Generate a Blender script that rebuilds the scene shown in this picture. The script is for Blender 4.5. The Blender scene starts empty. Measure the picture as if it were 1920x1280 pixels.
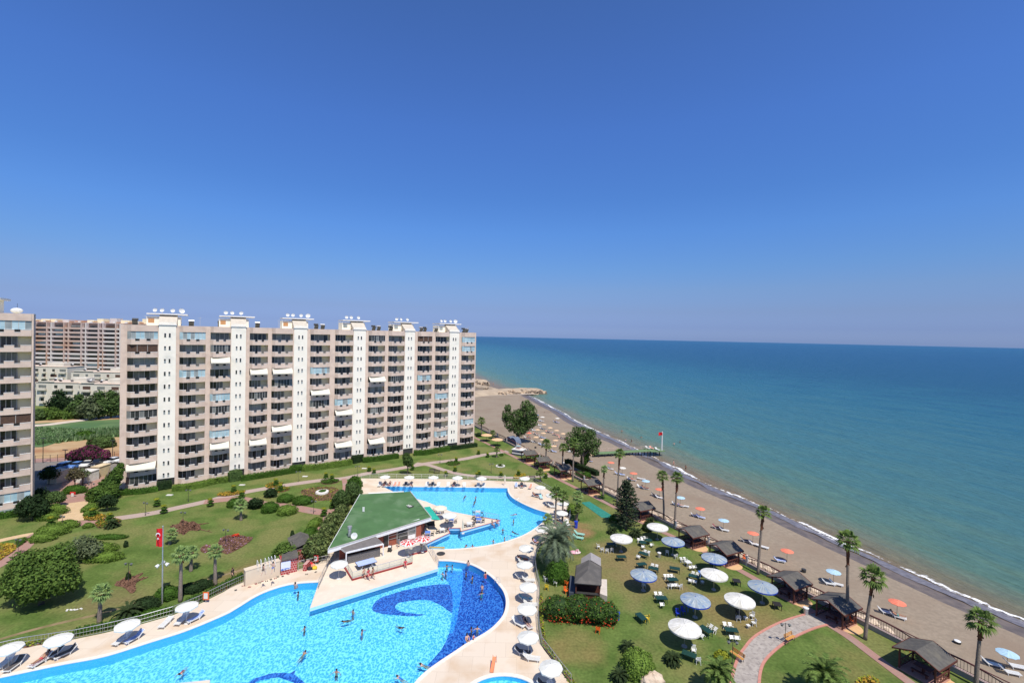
import bpy, bmesh, math, random
from mathutils import Vector, Matrix, noise as mnoise
from mathutils.geometry import tessellate_polygon
R = math.radians
sc = bpy.context.scene
col = sc.collection
# ---------------------------------------------------------------- camera, sky, sun, exposure
F_PX, CAM_H, PITCH, ROLL = 860.0, 35.6, -0.7, 1.17
cd = bpy.data.cameras.new('camera'); cam = bpy.data.objects.new('camera', cd); col.objects.link(cam)
cd.sensor_width = 36.0; cd.lens = 36.0 * F_PX / 1920.0; cd.clip_start = 0.5; cd.clip_end = 60000
_p, _r = R(PITCH), R(ROLL)
FW = Vector((0, math.cos(_p), math.sin(_p))); _u0 = Vector((0, -math.sin(_p), math.cos(_p))); _r0 = Vector((1, 0, 0))
RT = _r0 * math.cos(_r) + _u0 * math.sin(_r); UP = _u0 * math.cos(_r) - _r0 * math.sin(_r)
cam.matrix_world = Matrix(((RT.x, UP.x, -FW.x, 0), (RT.y, UP.y, -FW.y, 0), (RT.z, UP.z, -FW.z, CAM_H), (0, 0, 0, 1)))
sc.camera = cam
SUN_AZ, SUN_EL = 151.5, 60.0
w = bpy.data.worlds.new('World'); sc.world = w; w.use_nodes = True
nt = w.node_tree; nt.nodes.clear()
sky = nt.nodes.new('ShaderNodeTexSky'); sky.sky_type = 'NISHITA'; sky.sun_disc = False
sky.sun_elevation = R(SUN_EL); sky.sun_rotation = R(SUN_AZ); sky.altitude = 0
sky.air_density = 1.0; sky.dust_density = 0.6; sky.ozone_density = 3.0
hs = nt.nodes.new('ShaderNodeHueSaturation'); hs.inputs['Saturation'].default_value = 1.0; hs.inputs['Value'].default_value = 1.0
bg = nt.nodes.new('ShaderNodeBackground'); bg.inputs['Strength'].default_value = 0.092
wo = nt.nodes.new('ShaderNodeOutputWorld')
# clear summer air: deeper blue aloft, pale periwinkle rim at the horizon (a gradient over the sky's own elevation)
gc = nt.nodes.new('ShaderNodeTexCoord'); sx = nt.nodes.new('ShaderNodeSeparateXYZ'); nt.links.new(gc.outputs['Generated'], sx.inputs[0])
rp = nt.nodes.new('ShaderNodeValToRGB'); _e = rp.color_ramp.elements; _e[0].position = 0.0; _e[0].color = (.185, .263, .562, 1); _e[1].position = 1.0; _e[1].color = (.36, .37, .42, 1)
for _z, _c in ((.024, (.152, .205, .439)), (.056, (.168, .203, .360)), (.099, (.189, .236, .363)), (.142, (.183, .264, .403)), (.215, (.181, .293, .471)), (.283, (.176, .294, .485)), (.402, (.197, .316, .538)), (.503, (.204, .315, .528)), (.60, (.205, .308, .498))):
    _k = _e.new(_z); _k.color = _c + (1,)
nt.links.new(sx.outputs[2], rp.inputs[0]); vm = nt.nodes.new('ShaderNodeVectorMath'); vm.operation = 'MULTIPLY'; vn = nt.nodes.new('ShaderNodeVectorMath'); vn.operation = 'SCALE'; vn.inputs['Scale'].default_value = 3.0
nt.links.new(sky.outputs[0], vm.inputs[0]); nt.links.new(rp.outputs[0], vm.inputs[1]); nt.links.new(vm.outputs[0], vn.inputs[0]); nt.links.new(vn.outputs[0], hs.inputs['Color'])
nt.links.new(hs.outputs[0], bg.inputs[0]); nt.links.new(bg.outputs[0], wo.inputs[0])
sl = bpy.data.lights.new('sun', 'SUN'); sl.energy = 5.0; sl.angle = R(0.5); sl.color = (1.0, 0.94, 0.83)
so = bpy.data.objects.new('sun', sl); col.objects.link(so)
_sd = Vector((math.sin(R(SUN_AZ)) * math.cos(R(SUN_EL)), math.cos(R(SUN_AZ)) * math.cos(R(SUN_EL)), math.sin(R(SUN_EL))))
so.rotation_euler = _sd.to_track_quat('Z', 'Y').to_euler(); so.location = (40, -40, 120)
sc.view_settings.view_transform = 'Standard'; sc.view_settings.look = 'None'; sc.view_settings.gamma = 1
sc.view_settings.exposure = 0.12
# ---------------------------------------------------------------- where a point of the survey lies on the ground
def ray(u, v):
    return FW + RT * ((u - 960) / F_PX) + UP * ((640 - v) / F_PX)
def P(u, v, z=0.0):
    d = ray(u, v); t = (z - CAM_H) / d.z
    return Vector((d.x * t, d.y * t, z))
def DY(u, v, y):
    d = ray(u, v); t = y / d.y
    return Vector((d.x * t, y, CAM_H + d.z * t))
rnd = random.Random(7)
U = rnd.uniform
# ---------------------------------------------------------------- materials
MATS = {}
def mat(name, c1, c2=None, rough=0.75, scale=4.0, bump=0.0, bscale=None, metal=0.0, island=0.0, spec=0.35, detail=4.0, mid=(0.35, 0.65), c3=None, s3=0.1, mid3=(0.5, 0.65), sub=None):
    if name in MATS: return MATS[name]
    m = bpy.data.materials.new(name); MATS[name] = m; m.use_nodes = True
    n = m.node_tree; b = n.nodes['Principled BSDF']; L = n.links.new
    b.inputs['Roughness'].default_value = rough; b.inputs['Metallic'].default_value = metal
    b.inputs['Specular IOR Level'].default_value = spec
    c1 = tuple(c1) + (1,); c2 = tuple(c2) + (1,) if c2 else tuple(x * 0.85 for x in c1[:3]) + (1,)
    tc = n.nodes.new('ShaderNodeTexCoord'); nz = n.nodes.new('ShaderNodeTexNoise')
    nz.inputs['Scale'].default_value = scale; nz.inputs['Detail'].default_value = detail
    L(tc.outputs['Object'], nz.inputs['Vector'])
    cr = n.nodes.new('ShaderNodeValToRGB'); cr.color_ramp.elements[0].position = mid[0]; cr.color_ramp.elements[1].position = mid[1]
    cr.color_ramp.elements[0].color = c1; cr.color_ramp.elements[1].color = c2
    L(nz.outputs['Fac'], cr.inputs['Fac']); out = cr.outputs['Color']
    if c3:
        n3 = n.nodes.new('ShaderNodeTexNoise'); n3.inputs['Scale'].default_value = s3; n3.inputs['Detail'].default_value = 5
        L(tc.outputs['Object'], n3.inputs['Vector'])
        r3 = n.nodes.new('ShaderNodeValToRGB'); r3.color_ramp.elements[0].position = mid3[0]; r3.color_ramp.elements[1].position = mid3[1]
        L(n3.outputs['Fac'], r3.inputs['Fac'])
        mx = n.nodes.new('ShaderNodeMix'); mx.data_type = 'RGBA'; L(r3.outputs['Color'], mx.inputs['Factor']); L(out, mx.inputs['A'])
        mx.inputs['B'].default_value = tuple(c3) + (1,); out = mx.outputs['Result']
    if island:
        g = n.nodes.new('ShaderNodeNewGeometry'); h = n.nodes.new('ShaderNodeHueSaturation')
        mr = n.nodes.new('ShaderNodeMapRange'); mr.inputs['To Min'].default_value = 1 - island; mr.inputs['To Max'].default_value = 1 + island
        L(g.outputs['Random Per Island'], mr.inputs['Value']); L(mr.outputs[0], h.inputs['Value']); L(out, h.inputs['Color']); out = h.outputs['Color']
    L(out, b.inputs['Base Color'])
    if bump:
        nb = n.nodes.new('ShaderNodeTexNoise'); nb.inputs['Scale'].default_value = bscale or scale * 4; nb.inputs['Detail'].default_value = 4
        L(tc.outputs['Object'], nb.inputs['Vector'])
        bp = n.nodes.new('ShaderNodeBump'); bp.inputs['Strength'].default_value = bump; bp.inputs['Distance'].default_value = 0.05
        L(nb.outputs['Fac'], bp.inputs['Height']); L(bp.outputs[0], b.inputs['Normal'])
    if sub is not None:
        # thin leaves let some light through
        tr = n.nodes.new('ShaderNodeBsdfTranslucent'); L(out, tr.inputs['Color']); ms = n.nodes.new('ShaderNodeMixShader')
        ms.inputs[0].default_value = sub; o = n.nodes['Material Output']
        L(b.outputs[0], ms.inputs[1]); L(tr.outputs[0], ms.inputs[2]); L(ms.outputs[0], o.inputs['Surface'])
    return m
def tile_mat(name, c1, c2, mortar, sx=0.2, sy=0.1, msize=0.01, rough=0.7, rot=0, plane='XY', bump=0.2, c3=None, s3=0.15):
    if name in MATS: return MATS[name]
    m = bpy.data.materials.new(name); MATS[name] = m; m.use_nodes = True
    n = m.node_tree; b = n.nodes['Principled BSDF']; L = n.links.new; b.inputs['Roughness'].default_value = rough
    b.inputs['Specular IOR Level'].default_value = 0.3
    tc = n.nodes.new('ShaderNodeTexCoord'); mp = n.nodes.new('ShaderNodeMapping'); mp.inputs['Rotation'].default_value = rot if isinstance(rot, tuple) else (0, 0, rot)
    L(tc.outputs['Object'], mp.inputs['Vector']); br = n.nodes.new('ShaderNodeTexBrick')
    br.inputs['Color1'].default_value = tuple(c1) + (1,); br.inputs['Color2'].default_value = tuple(c2) + (1,); br.inputs['Mortar'].default_value = tuple(mortar) + (1,)
    br.inputs['Scale'].default_value = 1; br.inputs['Mortar Size'].default_value = msize; br.inputs['Brick Width'].default_value = sx; br.inputs['Row Height'].default_value = sy
    L(mp.outputs[0], br.inputs['Vector']); nz = n.nodes.new('ShaderNodeTexNoise'); nz.inputs['Scale'].default_value = s3; nz.inputs['Detail'].default_value = 6
    L(tc.outputs['Object'], nz.inputs['Vector']); mx = n.nodes.new('ShaderNodeMix'); mx.data_type = 'RGBA'; mx.blend_type = 'MIX'
    cr = n.nodes.new('ShaderNodeValToRGB'); cr.color_ramp.elements[0].position = 0.5; cr.color_ramp.elements[1].position = 0.72
    L(nz.outputs['Fac'], cr.inputs['Fac']); L(cr.outputs['Color'], mx.inputs['Factor']); L(br.outputs['Color'], mx.inputs['A'])
    mx.inputs['B'].default_value = tuple(c3 or [x * 0.85 for x in c1]) + (1,); L(mx.outputs['Result'], b.inputs['Base Color'])
    return m
# ---------------------------------------------------------------- mesh building
class MB:
    def __init__(s): s.v = []; s.f = []; s.mi = []; s.mats = []
    def _m(s, m):
        if m is None: return 0
        if m not in s.mats: s.mats.append(m)
        return s.mats.index(m)
    def add(s, vs, fs, m=None):
        k = len(s.v); s.v += [tuple(q) for q in vs]; i = s._m(m)
        for f in fs: s.f.append(tuple(k + j for j in f)); s.mi.append(i)
    def quad(s, a, b, c, d, m=None): s.add((a, b, c, d), ((0, 1, 2, 3),), m)
    def tri(s, a, b, c, m=None): s.add((a, b, c), ((0, 1, 2),), m)
    def box(s, c, d, m=None, rz=0.0, rx=0.0, ry=0.0):
        M = Matrix.Rotation(rz, 3, 'Z') @ Matrix.Rotation(ry, 3, 'Y') @ Matrix.Rotation(rx, 3, 'X'); c = Vector(c)
        vs = [c + M @ Vector((x * d[0] / 2, y * d[1] / 2, z * d[2] / 2)) for x in (-1, 1) for y in (-1, 1) for z in (-1, 1)]
        s.add(vs, ((0, 1, 3, 2), (4, 6, 7, 5), (0, 4, 5, 1), (2, 3, 7, 6), (0, 2, 6, 4), (1, 5, 7, 3)), m)
    def prism(s, pts, z0, z1, m=None, mside=None):
        n = len(pts); vs = [(p[0], p[1], z0) for p in pts] + [(p[0], p[1], z1) for p in pts]
        a = sum(pts[i][0] * pts[(i + 1) % n][1] - pts[(i + 1) % n][0] * pts[i][1] for i in range(n))
        o = list(range(n)) if a > 0 else list(range(n))[::-1]
        s.add([vs[n + i] for i in o], (tuple(range(n)),), m); s.add([vs[i] for i in o[::-1]], (tuple(range(n)),), m)
        for j in range(n):
            p, q = o[j], o[(j + 1) % n]
            s.add((vs[p], vs[q], vs[n + q], vs[n + p]), ((0, 1, 2, 3),), mside or m)
    def tube(s, pts, rs, m=None, n=8, cap=True):
        pts = [Vector(p) for p in pts]
        if not isinstance(rs, (list, tuple)): rs = [rs] * len(pts)
        ring = []; prev = None
        for i, p in enumerate(pts):
            t = (pts[min(i + 1, len(pts) - 1)] - pts[max(i - 1, 0)]).normalized()
            a = t.orthogonal().normalized() if prev is None else (prev - t * prev.dot(t)).normalized()
            prev = a; b = t.cross(a)
            ring.append([p + (a * math.cos(2 * math.pi * k / n) + b * math.sin(2 * math.pi * k / n)) * rs[i] for k in range(n)])
        vs = [q for r_ in ring for q in r_]; fs = []
        for i in range(len(pts) - 1):
            for k in range(n): fs.append((i * n + k, i * n + (k + 1) % n, (i + 1) * n + (k + 1) % n, (i + 1) * n + k))
        if cap: fs.append(tuple(range(n))[::-1]); fs.append(tuple((len(pts) - 1) * n + k for k in range(n)))
        s.add(vs, fs, m)
    def lathe(s, prof, m=None, n=16, c=(0, 0, 0)):
        vs = [(c[0] + r * math.cos(2 * math.pi * k / n), c[1] + r * math.sin(2 * math.pi * k / n), c[2] + z) for r, z in prof for k in range(n)]
        fs = [(i * n + k, i * n + (k + 1) % n, (i + 1) * n + (k + 1) % n, (i + 1) * n + k) for i in range(len(prof) - 1) for k in range(n)]
        s.add(vs, fs, m)
    def ball(s, c, r, m=None, n=10, k=6, sq=(1, 1, 1), jit=0.0, seed=0):
        rr = random.Random(seed); vs = []
        for i in range(k + 1):
            th = math.pi * i / k
            for j in range(n):
                ph = 2 * math.pi * j / n; q = 1 + rr.uniform(-jit, jit)
                vs.append((c[0] + r * q * sq[0] * math.sin(th) * math.cos(ph), c[1] + r * q * sq[1] * math.sin(th) * math.sin(ph), c[2] + r * q * sq[2] * math.cos(th)))
        fs = [(i * n + j, (i + 1) * n + j, (i + 1) * n + (j + 1) % n, i * n + (j + 1) % n) for i in range(k) for j in range(n)]
        s.add(vs, fs, m)
    def build(s, name, parent=None, smooth=False, mats=None):
        me = bpy.data.meshes.new(name); me.from_pydata(s.v, [], s.f)
        for m in (mats or s.mats): me.materials.append(m)
        me.polygons.foreach_set('material_index', s.mi)
        if smooth: me.polygons.foreach_set('use_smooth', [True] * len(s.f))
        me.update(); o = bpy.data.objects.new(name, me); col.objects.link(o)
        if parent: o.parent = parent
        return o
def tag(o, label=None, cat=None, group=None, kind=None):
    if label: o['label'] = label
    if cat: o['category'] = cat
    if group: o['group'] = group
    if kind: o['kind'] = kind
    return o
def empty(name, loc, label, cat, group=None, rz=0.0):
    o = bpy.data.objects.new(name, None); col.objects.link(o); o.location = loc; o.rotation_euler = (0, 0, rz); o.empty_display_size = 0.3
    return tag(o, label, cat, group)
def copy_tree(o, parent=None):
    c = o.copy(); col.objects.link(c); c.parent = parent
    for ch in o.children: copy_tree(ch, c)
    return c
class Proto:
    """a thing built once, then copied with its parts"""
    def __init__(s, fn): s.fn = fn; s.root = None
    def put(s, loc, rz=0.0, label=None, group=None, scale=None):
        if s.root is None: s.root = s.fn(); o = s.root
        else: o = copy_tree(s.root)
        o.location = loc; o.rotation_euler = (0, 0, rz)
        if scale: o.scale = (scale,) * 3 if not isinstance(scale, tuple) else scale
        else: o.scale = (1, 1, 1)
        if label: o['label'] = label
        if group: o['group'] = group
        return o
def flat(name, outer, z, m, holes=(), kind='structure', label=None, cat=None):
    polys = [[Vector((p[0], p[1], 0)) for p in outer]] + [[Vector((p[0], p[1], 0)) for p in h] for h in holes]
    tr = tessellate_polygon(polys); vs = [q for pl in polys for q in pl]; fs = []
    for t in tr:
        a, b, c = (vs[i] for i in t)
        nz = (b - a).cross(c - a).z
        if abs(nz) < 1e-9: continue
        fs.append(tuple(t) if nz > 0 else tuple(t)[::-1])
    b = MB(); b.add([(q.x, q.y, z) for q in vs], fs, m); o = b.build(name)
    return tag(o, label, cat, None, kind)
def smooth_line(pts, n=6, closed=False):
    """Catmull-Rom through the points"""
    out = []; N = len(pts); rng = range(N if closed else N - 1)
    for i in rng:
        g = (lambda k: pts[k % N]) if closed else (lambda k: pts[min(max(k, 0), N - 1)])
        p0, p1, p2, p3 = g(i - 1), g(i), g(i + 1), g(i + 2)
        for j in range(n):
            t = j / n
            out.append(tuple(0.5 * (2 * p1[k] + (-p0[k] + p2[k]) * t + (2 * p0[k] - 5 * p1[k] + 4 * p2[k] - p3[k]) * t * t + (-p0[k] + 3 * p1[k] - 3 * p2[k] + p3[k]) * t ** 3) for k in range(2)))
    if not closed: out.append(tuple(pts[-1][:2]))
    return out
def W2(px, z=0.0): return [tuple(P(u, v, z)[:2]) for u, v in px]
def ribbon(pts, w, n=6):
    c = smooth_line([tuple(q) for q in pts], n); A, B = [], []
    for i, q in enumerate(c):
        a, b = c[max(i - 1, 0)], c[min(i + 1, len(c) - 1)]; t = Vector((b[0] - a[0], b[1] - a[1])).normalized(); nn = Vector((-t.y, t.x))
        A.append((q[0] + nn.x * w / 2, q[1] + nn.y * w / 2)); B.append((q[0] - nn.x * w / 2, q[1] - nn.y * w / 2))
    return A, B
def path_strip(b, pts, w, z, m, n=6):
    A, B = ribbon(pts, w, n)
    for i in range(len(A) - 1): b.quad((*B[i], z), (*B[i + 1], z), (*A[i + 1], z), (*A[i], z), m)
# ---------------------------------------------------------------- palette
M_deck = tile_mat('deck_stone', (.62, .53, .43), (.59, .50, .40), (.46, .38, .30), 2.4, 2.4, 0.016, 0.75, c3=(.52, .39, .27), s3=0.28)
M_deck2 = tile_mat('terrace_stone', (.67, .58, .47), (.63, .54, .44), (.54, .46, .37), 0.6, 0.6, 0.006, 0.75, c3=(.58, .48, .37), s3=0.3)
M_coping = mat('coping', (.72, .66, .58), (.66, .60, .52), 0.6, 3)
M_brickpath = tile_mat('brick_path', (.36, .20, .165), (.31, .18, .15), (.24, .15, .12), 0.22, 0.11, 0.008, 0.85, c3=(.30, .21, .18), s3=0.5)
M_greypath = tile_mat('grey_path', (.40, .30, .26), (.36, .28, .24), (.28, .22, .19), 0.3, 0.15, 0.008, 0.85, c3=(.34, .28, .25), s3=0.5)
M_concrete = mat('path_concrete', (.38, .34, .30), (.30, .265, .235), 0.85, 1.2, 0.3, 12, c3=(.24, .21, .19), s3=2.5)
M_kerbpink = mat('kerb_pink', (.50, .22, .17), (.42, .19, .15), 0.8, 3)
M_plaza = tile_mat('plaza_stone', (.55, .40, .24), (.50, .36, .21), (.42, .30, .18), 0.5, 0.5, 0.01, 0.8, c3=(.46, .32, .18), s3=0.6)
M_asphalt = mat('asphalt', (.21, .185, .16), (.16, .145, .13), 0.9, 1.5, 0.3, 20)
M_dirt = mat('dirt', (.42, .29, .16), (.36, .24, .12), 0.95, 0.25, 0.5, 2, c3=(.30, .15, .07), s3=0.06, mid3=(.5, .6))
M_gravel = mat('gravel_road', (.58, .50, .42), (.46, .38, .30), 0.95, 0.6, 0.4, 3)
M_soil = mat('bed_soil', (.19, .10, .06), (.12, .06, .04), 0.95, 2.5, 0.8, 8)
M_white = mat('white_plastic', (.68, .68, .66), (.60, .60, .58), 0.4, 5)
M_canvas = mat('white_canvas', (.66, .66, .62), (.57, .57, .52), 0.8, 2.5, 0.2, 10)
M_steel = mat('steel', (.55, .55, .56), (.45, .45, .46), 0.35, 5, metal=0.7)
M_dark = mat('dark_metal', (.05, .05, .05), (.03, .03, .03), 0.5, 5)
M_rock = mat('rock', (.62, .50, .38), (.42, .32, .23), 0.9, 1.5, 0.8, 5)
def lawn_material():
    m = mat('lawn', (.112, .162, .040), (.068, .112, .024), 0.95, 0.35, 0.6, 30, detail=8, c3=(.155, .165, .055), s3=0.13, mid3=(.44, .60))
    n = m.node_tree; b = n.nodes['Principled BSDF']; L = n.links.new; b.inputs['Specular IOR Level'].default_value = 0.1
    src = b.inputs['Base Color'].links[0].from_socket
    tc = n.nodes.new('ShaderNodeTexCoord'); nz = n.nodes.new('ShaderNodeTexNoise'); nz.inputs['Scale'].default_value = 0.22; nz.inputs['Detail'].default_value = 8
    L(tc.outputs['Object'], nz.inputs['Vector'])
    def area(x, y, r0, r1, c, lo, hi, src):
        vd = n.nodes.new('ShaderNodeVectorMath'); vd.operation = 'DISTANCE'; L(tc.outputs['Object'], vd.inputs[0]); vd.inputs[1].default_value = (x, y, 0)
        mr = n.nodes.new('ShaderNodeMapRange'); mr.inputs['From Min'].default_value = r1; mr.inputs['From Max'].default_value = r0; L(vd.outputs['Value'], mr.inputs['Value'])
        ad = n.nodes.new('ShaderNodeMath'); ad.operation = 'ADD'; L(mr.outputs[0], ad.inputs[0]); L(nz.outputs['Fac'], ad.inputs[1])
        m2 = n.nodes.new('ShaderNodeMapRange'); m2.inputs['From Min'].default_value = lo; m2.inputs['From Max'].default_value = hi; L(ad.outputs[0], m2.inputs['Value'])
        mx = n.nodes.new('ShaderNodeMix'); mx.data_type = 'RGBA'; L(m2.outputs[0], mx.inputs['Factor']); L(src, mx.inputs['A']); mx.inputs['B'].default_value = tuple(c) + (1,)
        return mx.outputs['Result']
    s = area(20, 71, 5, 19, (.20, .155, .07), 1.05, 1.55, src)
    s = area(12, 84, 2, 9, (.25, .15, .075), 1.15, 1.5, s)
    s = area(30, 60, 4, 12, (.19, .15, .06), 1.1, 1.6, s)
    s = area(8, 52, 2, 9, (.20, .16, .06), 1.2, 1.7, s)
    s = area(-38, 66, 3, 12, (.17, .14, .055), 1.2, 1.6, s); s = area(-30, 78, 3, 14, (.15, .145, .05), 1.15, 1.6, s); s = area(-52, 60, 2, 9, (.16, .135, .06), 1.2, 1.6, s); s = area(38, 50, 2, 9, (.16, .15, .05), 1.2, 1.7, s)
    # fine mottling of the turf
    n2 = n.nodes.new('ShaderNodeTexNoise'); n2.inputs['Scale'].default_value = 3.0; n2.inputs['Detail'].default_value = 6; L(tc.outputs['Object'], n2.inputs['Vector'])
    mr = n.nodes.new('ShaderNodeMapRange'); mr.inputs['From Min'].default_value = .25; mr.inputs['From Max'].default_value = .75; mr.inputs['To Min'].default_value = 0.70; mr.inputs['To Max'].default_value = 1.28; L(n2.outputs['Fac'], mr.inputs['Value'])
    h = n.nodes.new('ShaderNodeHueSaturation'); L(mr.outputs[0], h.inputs['Value']); L(s, h.inputs['Color']); L(h.outputs[0], b.inputs['Base Color'])
    return m
M_lawn = lawn_material()
# ---------------------------------------------------------------- ground, beach, sea
F1 = Vector((8.75, 131.8)); FD = Vector((0.439, -0.8985)).normalized(); FN = Vector((-FD.y, FD.x))  # FN points to the sea
def fence(t): return F1 + FD * t
DZ = 0.03
pool_low = W2([(0,1270),(109,1247),(197,1230),(284,1203),(350,1182),(420,1153),(444,1140),(487.5,1114),(531,1098.5),(564,1093),(598,1091)])
pool_low_s = smooth_line(pool_low, 5) + W2([(581,1139.6),(820,1066.7),(822,1051)])
pr = smooth_line(W2([(822,1051),(847,1052),(878,1057),(899,1066),(919.6,1080),(934,1095),(944.6,1110),(949,1128),(945,1150),(930,1170),(910,1186),(880,1203),(850,1223),(820,1243),(794,1263),(775,1284),(745,1330),(700,1420)]), 5)
pool_low_s += pr[1:] + W2([(600,1560),(-500,1600),(-400,1300),(-150,1290)])
pu = W2([(717.5,911.7),(951.9,914.6)]) + smooth_line(W2([(951.9,914.6),(953,922.5),(961,933),(980,944),(1003,954),(1030,962.5),(1027,968),(1021.7,975.6),(1005,989),(982,1002.7),(951,1014),(919.6,1021.5),(888,1026),(857,1028.8),(826,1029.5),(804,1029.5)]), 4)[1:]
pu += W2([(799,1019),(843.5,999),(840,990),(863,990),(863,996.5),(939,975),(888,968),(846,962),(800,940),(745,925)])
kid_c = P(945, 1312); kid = [(kid_c.x + 3.9 * math.cos(a) * 1.0, kid_c.y + 3.2 * math.sin(a)) for a in [2 * math.pi * k / 40 for k in range(40)]]
deck_out = W2([(-400,1290),(-60,1236),(41.5,1213),(83,1208),(140,1198),(192.5,1187),(262.5,1170.6),(324,1153),(372,1133),(420,1109),(435,1099.5),(459,1090),(557,1068),(573,1063),(612,1040),(640,1000),(662,950),(676,925),(677,896.5)])
deck_out += W2([(850,898),(1001,904)]) + smooth_line(W2([(1001,904),(1034,922),(1061,941),(1070.6,958),(1066,977),(1040,1000),(1013,1024.6),(1005,1037),(1002,1056),(1005,1079),(1010,1100),(1010,1122),(1008,1160),(1010,1186),(1015,1210),(1036.6,1238.5),(1054,1262.5),(1070,1282),(1110,1340)]), 4)[1:]
deck_out += W2([(1200,1500),(1200,1800),(-900,1800)])
land = [tuple(fence(-62)), (-60, 318), (-400, 900), (-5000, 9000), (-12000, 4000), (-12000, -600), (300, -600), tuple(fence(250))]
def inset(poly, d):
    c = Vector((sum(p[0] for p in poly) / len(poly), sum(p[1] for p in poly) / len(poly)))
    return [tuple(Vector(p[:2]) + (c - Vector(p[:2])).normalized() * d) for p in poly]
flat('lawn', land, 0.0, M_lawn, [inset(deck_out, 0.25)])
flat('pool_deck', deck_out, DZ, M_deck, [pool_low_s, pu, kid])
# coping: raised pale rim of the pools, and basins
def basin(name, outline, depth, mwall, mfloor):
    b = MB(); n = len(outline)
    a = sum(outline[i][0] * outline[(i + 1) % n][1] - outline[(i + 1) % n][0] * outline[i][1] for i in range(n))
    o = outline if a > 0 else outline[::-1]
    for i in range(n):
        p, q = o[i], o[(i + 1) % n]
        b.quad((*q, depth), (*p, depth), (*p, DZ), (*q, DZ), mwall)
    tag(b.build(name + '_wall'), kind='structure')
    tag(flat(name + '_floor', o, depth, mfloor), kind='structure')
def rim(name, pts, w, closed=False, z=DZ + 0.05, side=1):
    b = MB(); n = len(pts); A = []
    for i, q in enumerate(pts):
        a = pts[(i - 1) % n] if closed else pts[max(i - 1, 0)]; c = pts[(i + 1) % n] if closed else pts[min(i + 1, n - 1)]
        t = Vector((c[0] - a[0], c[1] - a[1])).normalized(); nn = Vector((-t.y, t.x)) * side
        A.append((q[0] - nn.x * 0.04, q[1] - nn.y * 0.04, q[0] + nn.x * w, q[1] + nn.y * w))
    for i in range(n if closed else n - 1):
        p, q = A[i], A[(i + 1) % n]
        b.quad((p[0], p[1], z), (q[0], q[1], z), (q[2], q[3], z), (p[2], p[3], z), M_coping)
        b.quad((p[0], p[1], z - .09), (q[0], q[1], z - .09), (q[0], q[1], z), (p[0], p[1], z), M_coping)
        b.quad((p[2], p[3], z), (q[2], q[3], z), (q[2], q[3], z - .05), (p[2], p[3], z - .05), M_coping)
    return tag(b.build(name), kind='structure')
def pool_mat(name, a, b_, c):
    """pool floor blues, with ripple glints and caustics painted in as paler cells"""
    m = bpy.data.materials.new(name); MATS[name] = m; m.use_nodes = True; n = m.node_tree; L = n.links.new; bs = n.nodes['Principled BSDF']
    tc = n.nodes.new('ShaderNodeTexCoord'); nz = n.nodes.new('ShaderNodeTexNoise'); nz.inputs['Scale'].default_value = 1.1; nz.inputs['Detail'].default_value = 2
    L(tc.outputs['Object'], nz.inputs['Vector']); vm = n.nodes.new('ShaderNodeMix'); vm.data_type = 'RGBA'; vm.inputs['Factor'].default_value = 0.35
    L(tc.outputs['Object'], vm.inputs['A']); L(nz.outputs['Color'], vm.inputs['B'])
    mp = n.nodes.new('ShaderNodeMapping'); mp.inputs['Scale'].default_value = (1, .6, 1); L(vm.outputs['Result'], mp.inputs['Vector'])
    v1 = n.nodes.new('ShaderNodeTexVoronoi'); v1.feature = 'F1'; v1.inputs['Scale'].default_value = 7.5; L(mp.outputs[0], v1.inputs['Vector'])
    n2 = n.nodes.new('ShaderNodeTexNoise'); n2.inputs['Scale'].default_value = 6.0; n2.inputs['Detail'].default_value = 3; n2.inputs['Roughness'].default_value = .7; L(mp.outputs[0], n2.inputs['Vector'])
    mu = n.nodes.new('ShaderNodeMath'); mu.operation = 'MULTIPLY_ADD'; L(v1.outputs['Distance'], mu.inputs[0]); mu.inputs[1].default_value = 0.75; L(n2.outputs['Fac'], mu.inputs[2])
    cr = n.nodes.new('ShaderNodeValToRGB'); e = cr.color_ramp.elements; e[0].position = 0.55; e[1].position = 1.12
    e[0].position = 0.60; e[0].color = tuple(a) + (1,); e[1].position = 0.98; e[1].color = tuple(c) + (1,); k = e.new(0.82); k.color = tuple(b_) + (1,)  # paler stops paint the water's ripple glints and caustics into the floor colour
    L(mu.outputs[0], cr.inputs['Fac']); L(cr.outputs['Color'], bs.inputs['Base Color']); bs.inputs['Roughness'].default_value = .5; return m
M_pf = pool_mat('pool_glints_light', (.055, .33, .66), (.13, .46, .77), (.38, .70, .87))
M_pf2 = pool_mat('pool_glints_upper', (.095, .40, .74), (.15, .48, .80), (.34, .68, .88))
M_pd = pool_mat('pool_glints_dark', (.008, .036, .25), (.016, .062, .35), (.08, .20, .58))
M_pm = pool_mat('pool_glints_mid', (.015, .15, .50), (.03, .21, .62), (.12, .38, .78))
M_pw = mat('pool_wall_tile', (.10, .42, .66), (.07, .36, .60), 0.4, 6)
FZ = -1.0
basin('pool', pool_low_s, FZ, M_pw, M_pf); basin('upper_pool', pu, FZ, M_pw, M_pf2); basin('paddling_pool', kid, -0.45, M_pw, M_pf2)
def z6(l, z=FZ): return W2([(660 + x / 6.4, 1040 + y / 6.4) for x, y in l], z)
sw = smooth_line(z6([(245,660),(250,600),(300,545),(370,500),(470,470),(620,425),(800,385),(1000,355),(1130,350),(1185,362)]), 3) + z6([(1195,420),(1210,500),(1215,600),(1200,700)]) + smooth_line(z6([(1160,670),(1080,610),(1000,570),(930,545),(820,535),(720,545),(620,560),(560,575),(525,605),(520,640),(570,670),(650,690),(820,708),(880,712),(800,728),(700,732),(560,722),(450,712),(370,705),(290,685)]), 3)
flat('pool_swirl_inlay', sw, FZ + .01, M_pd)
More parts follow.
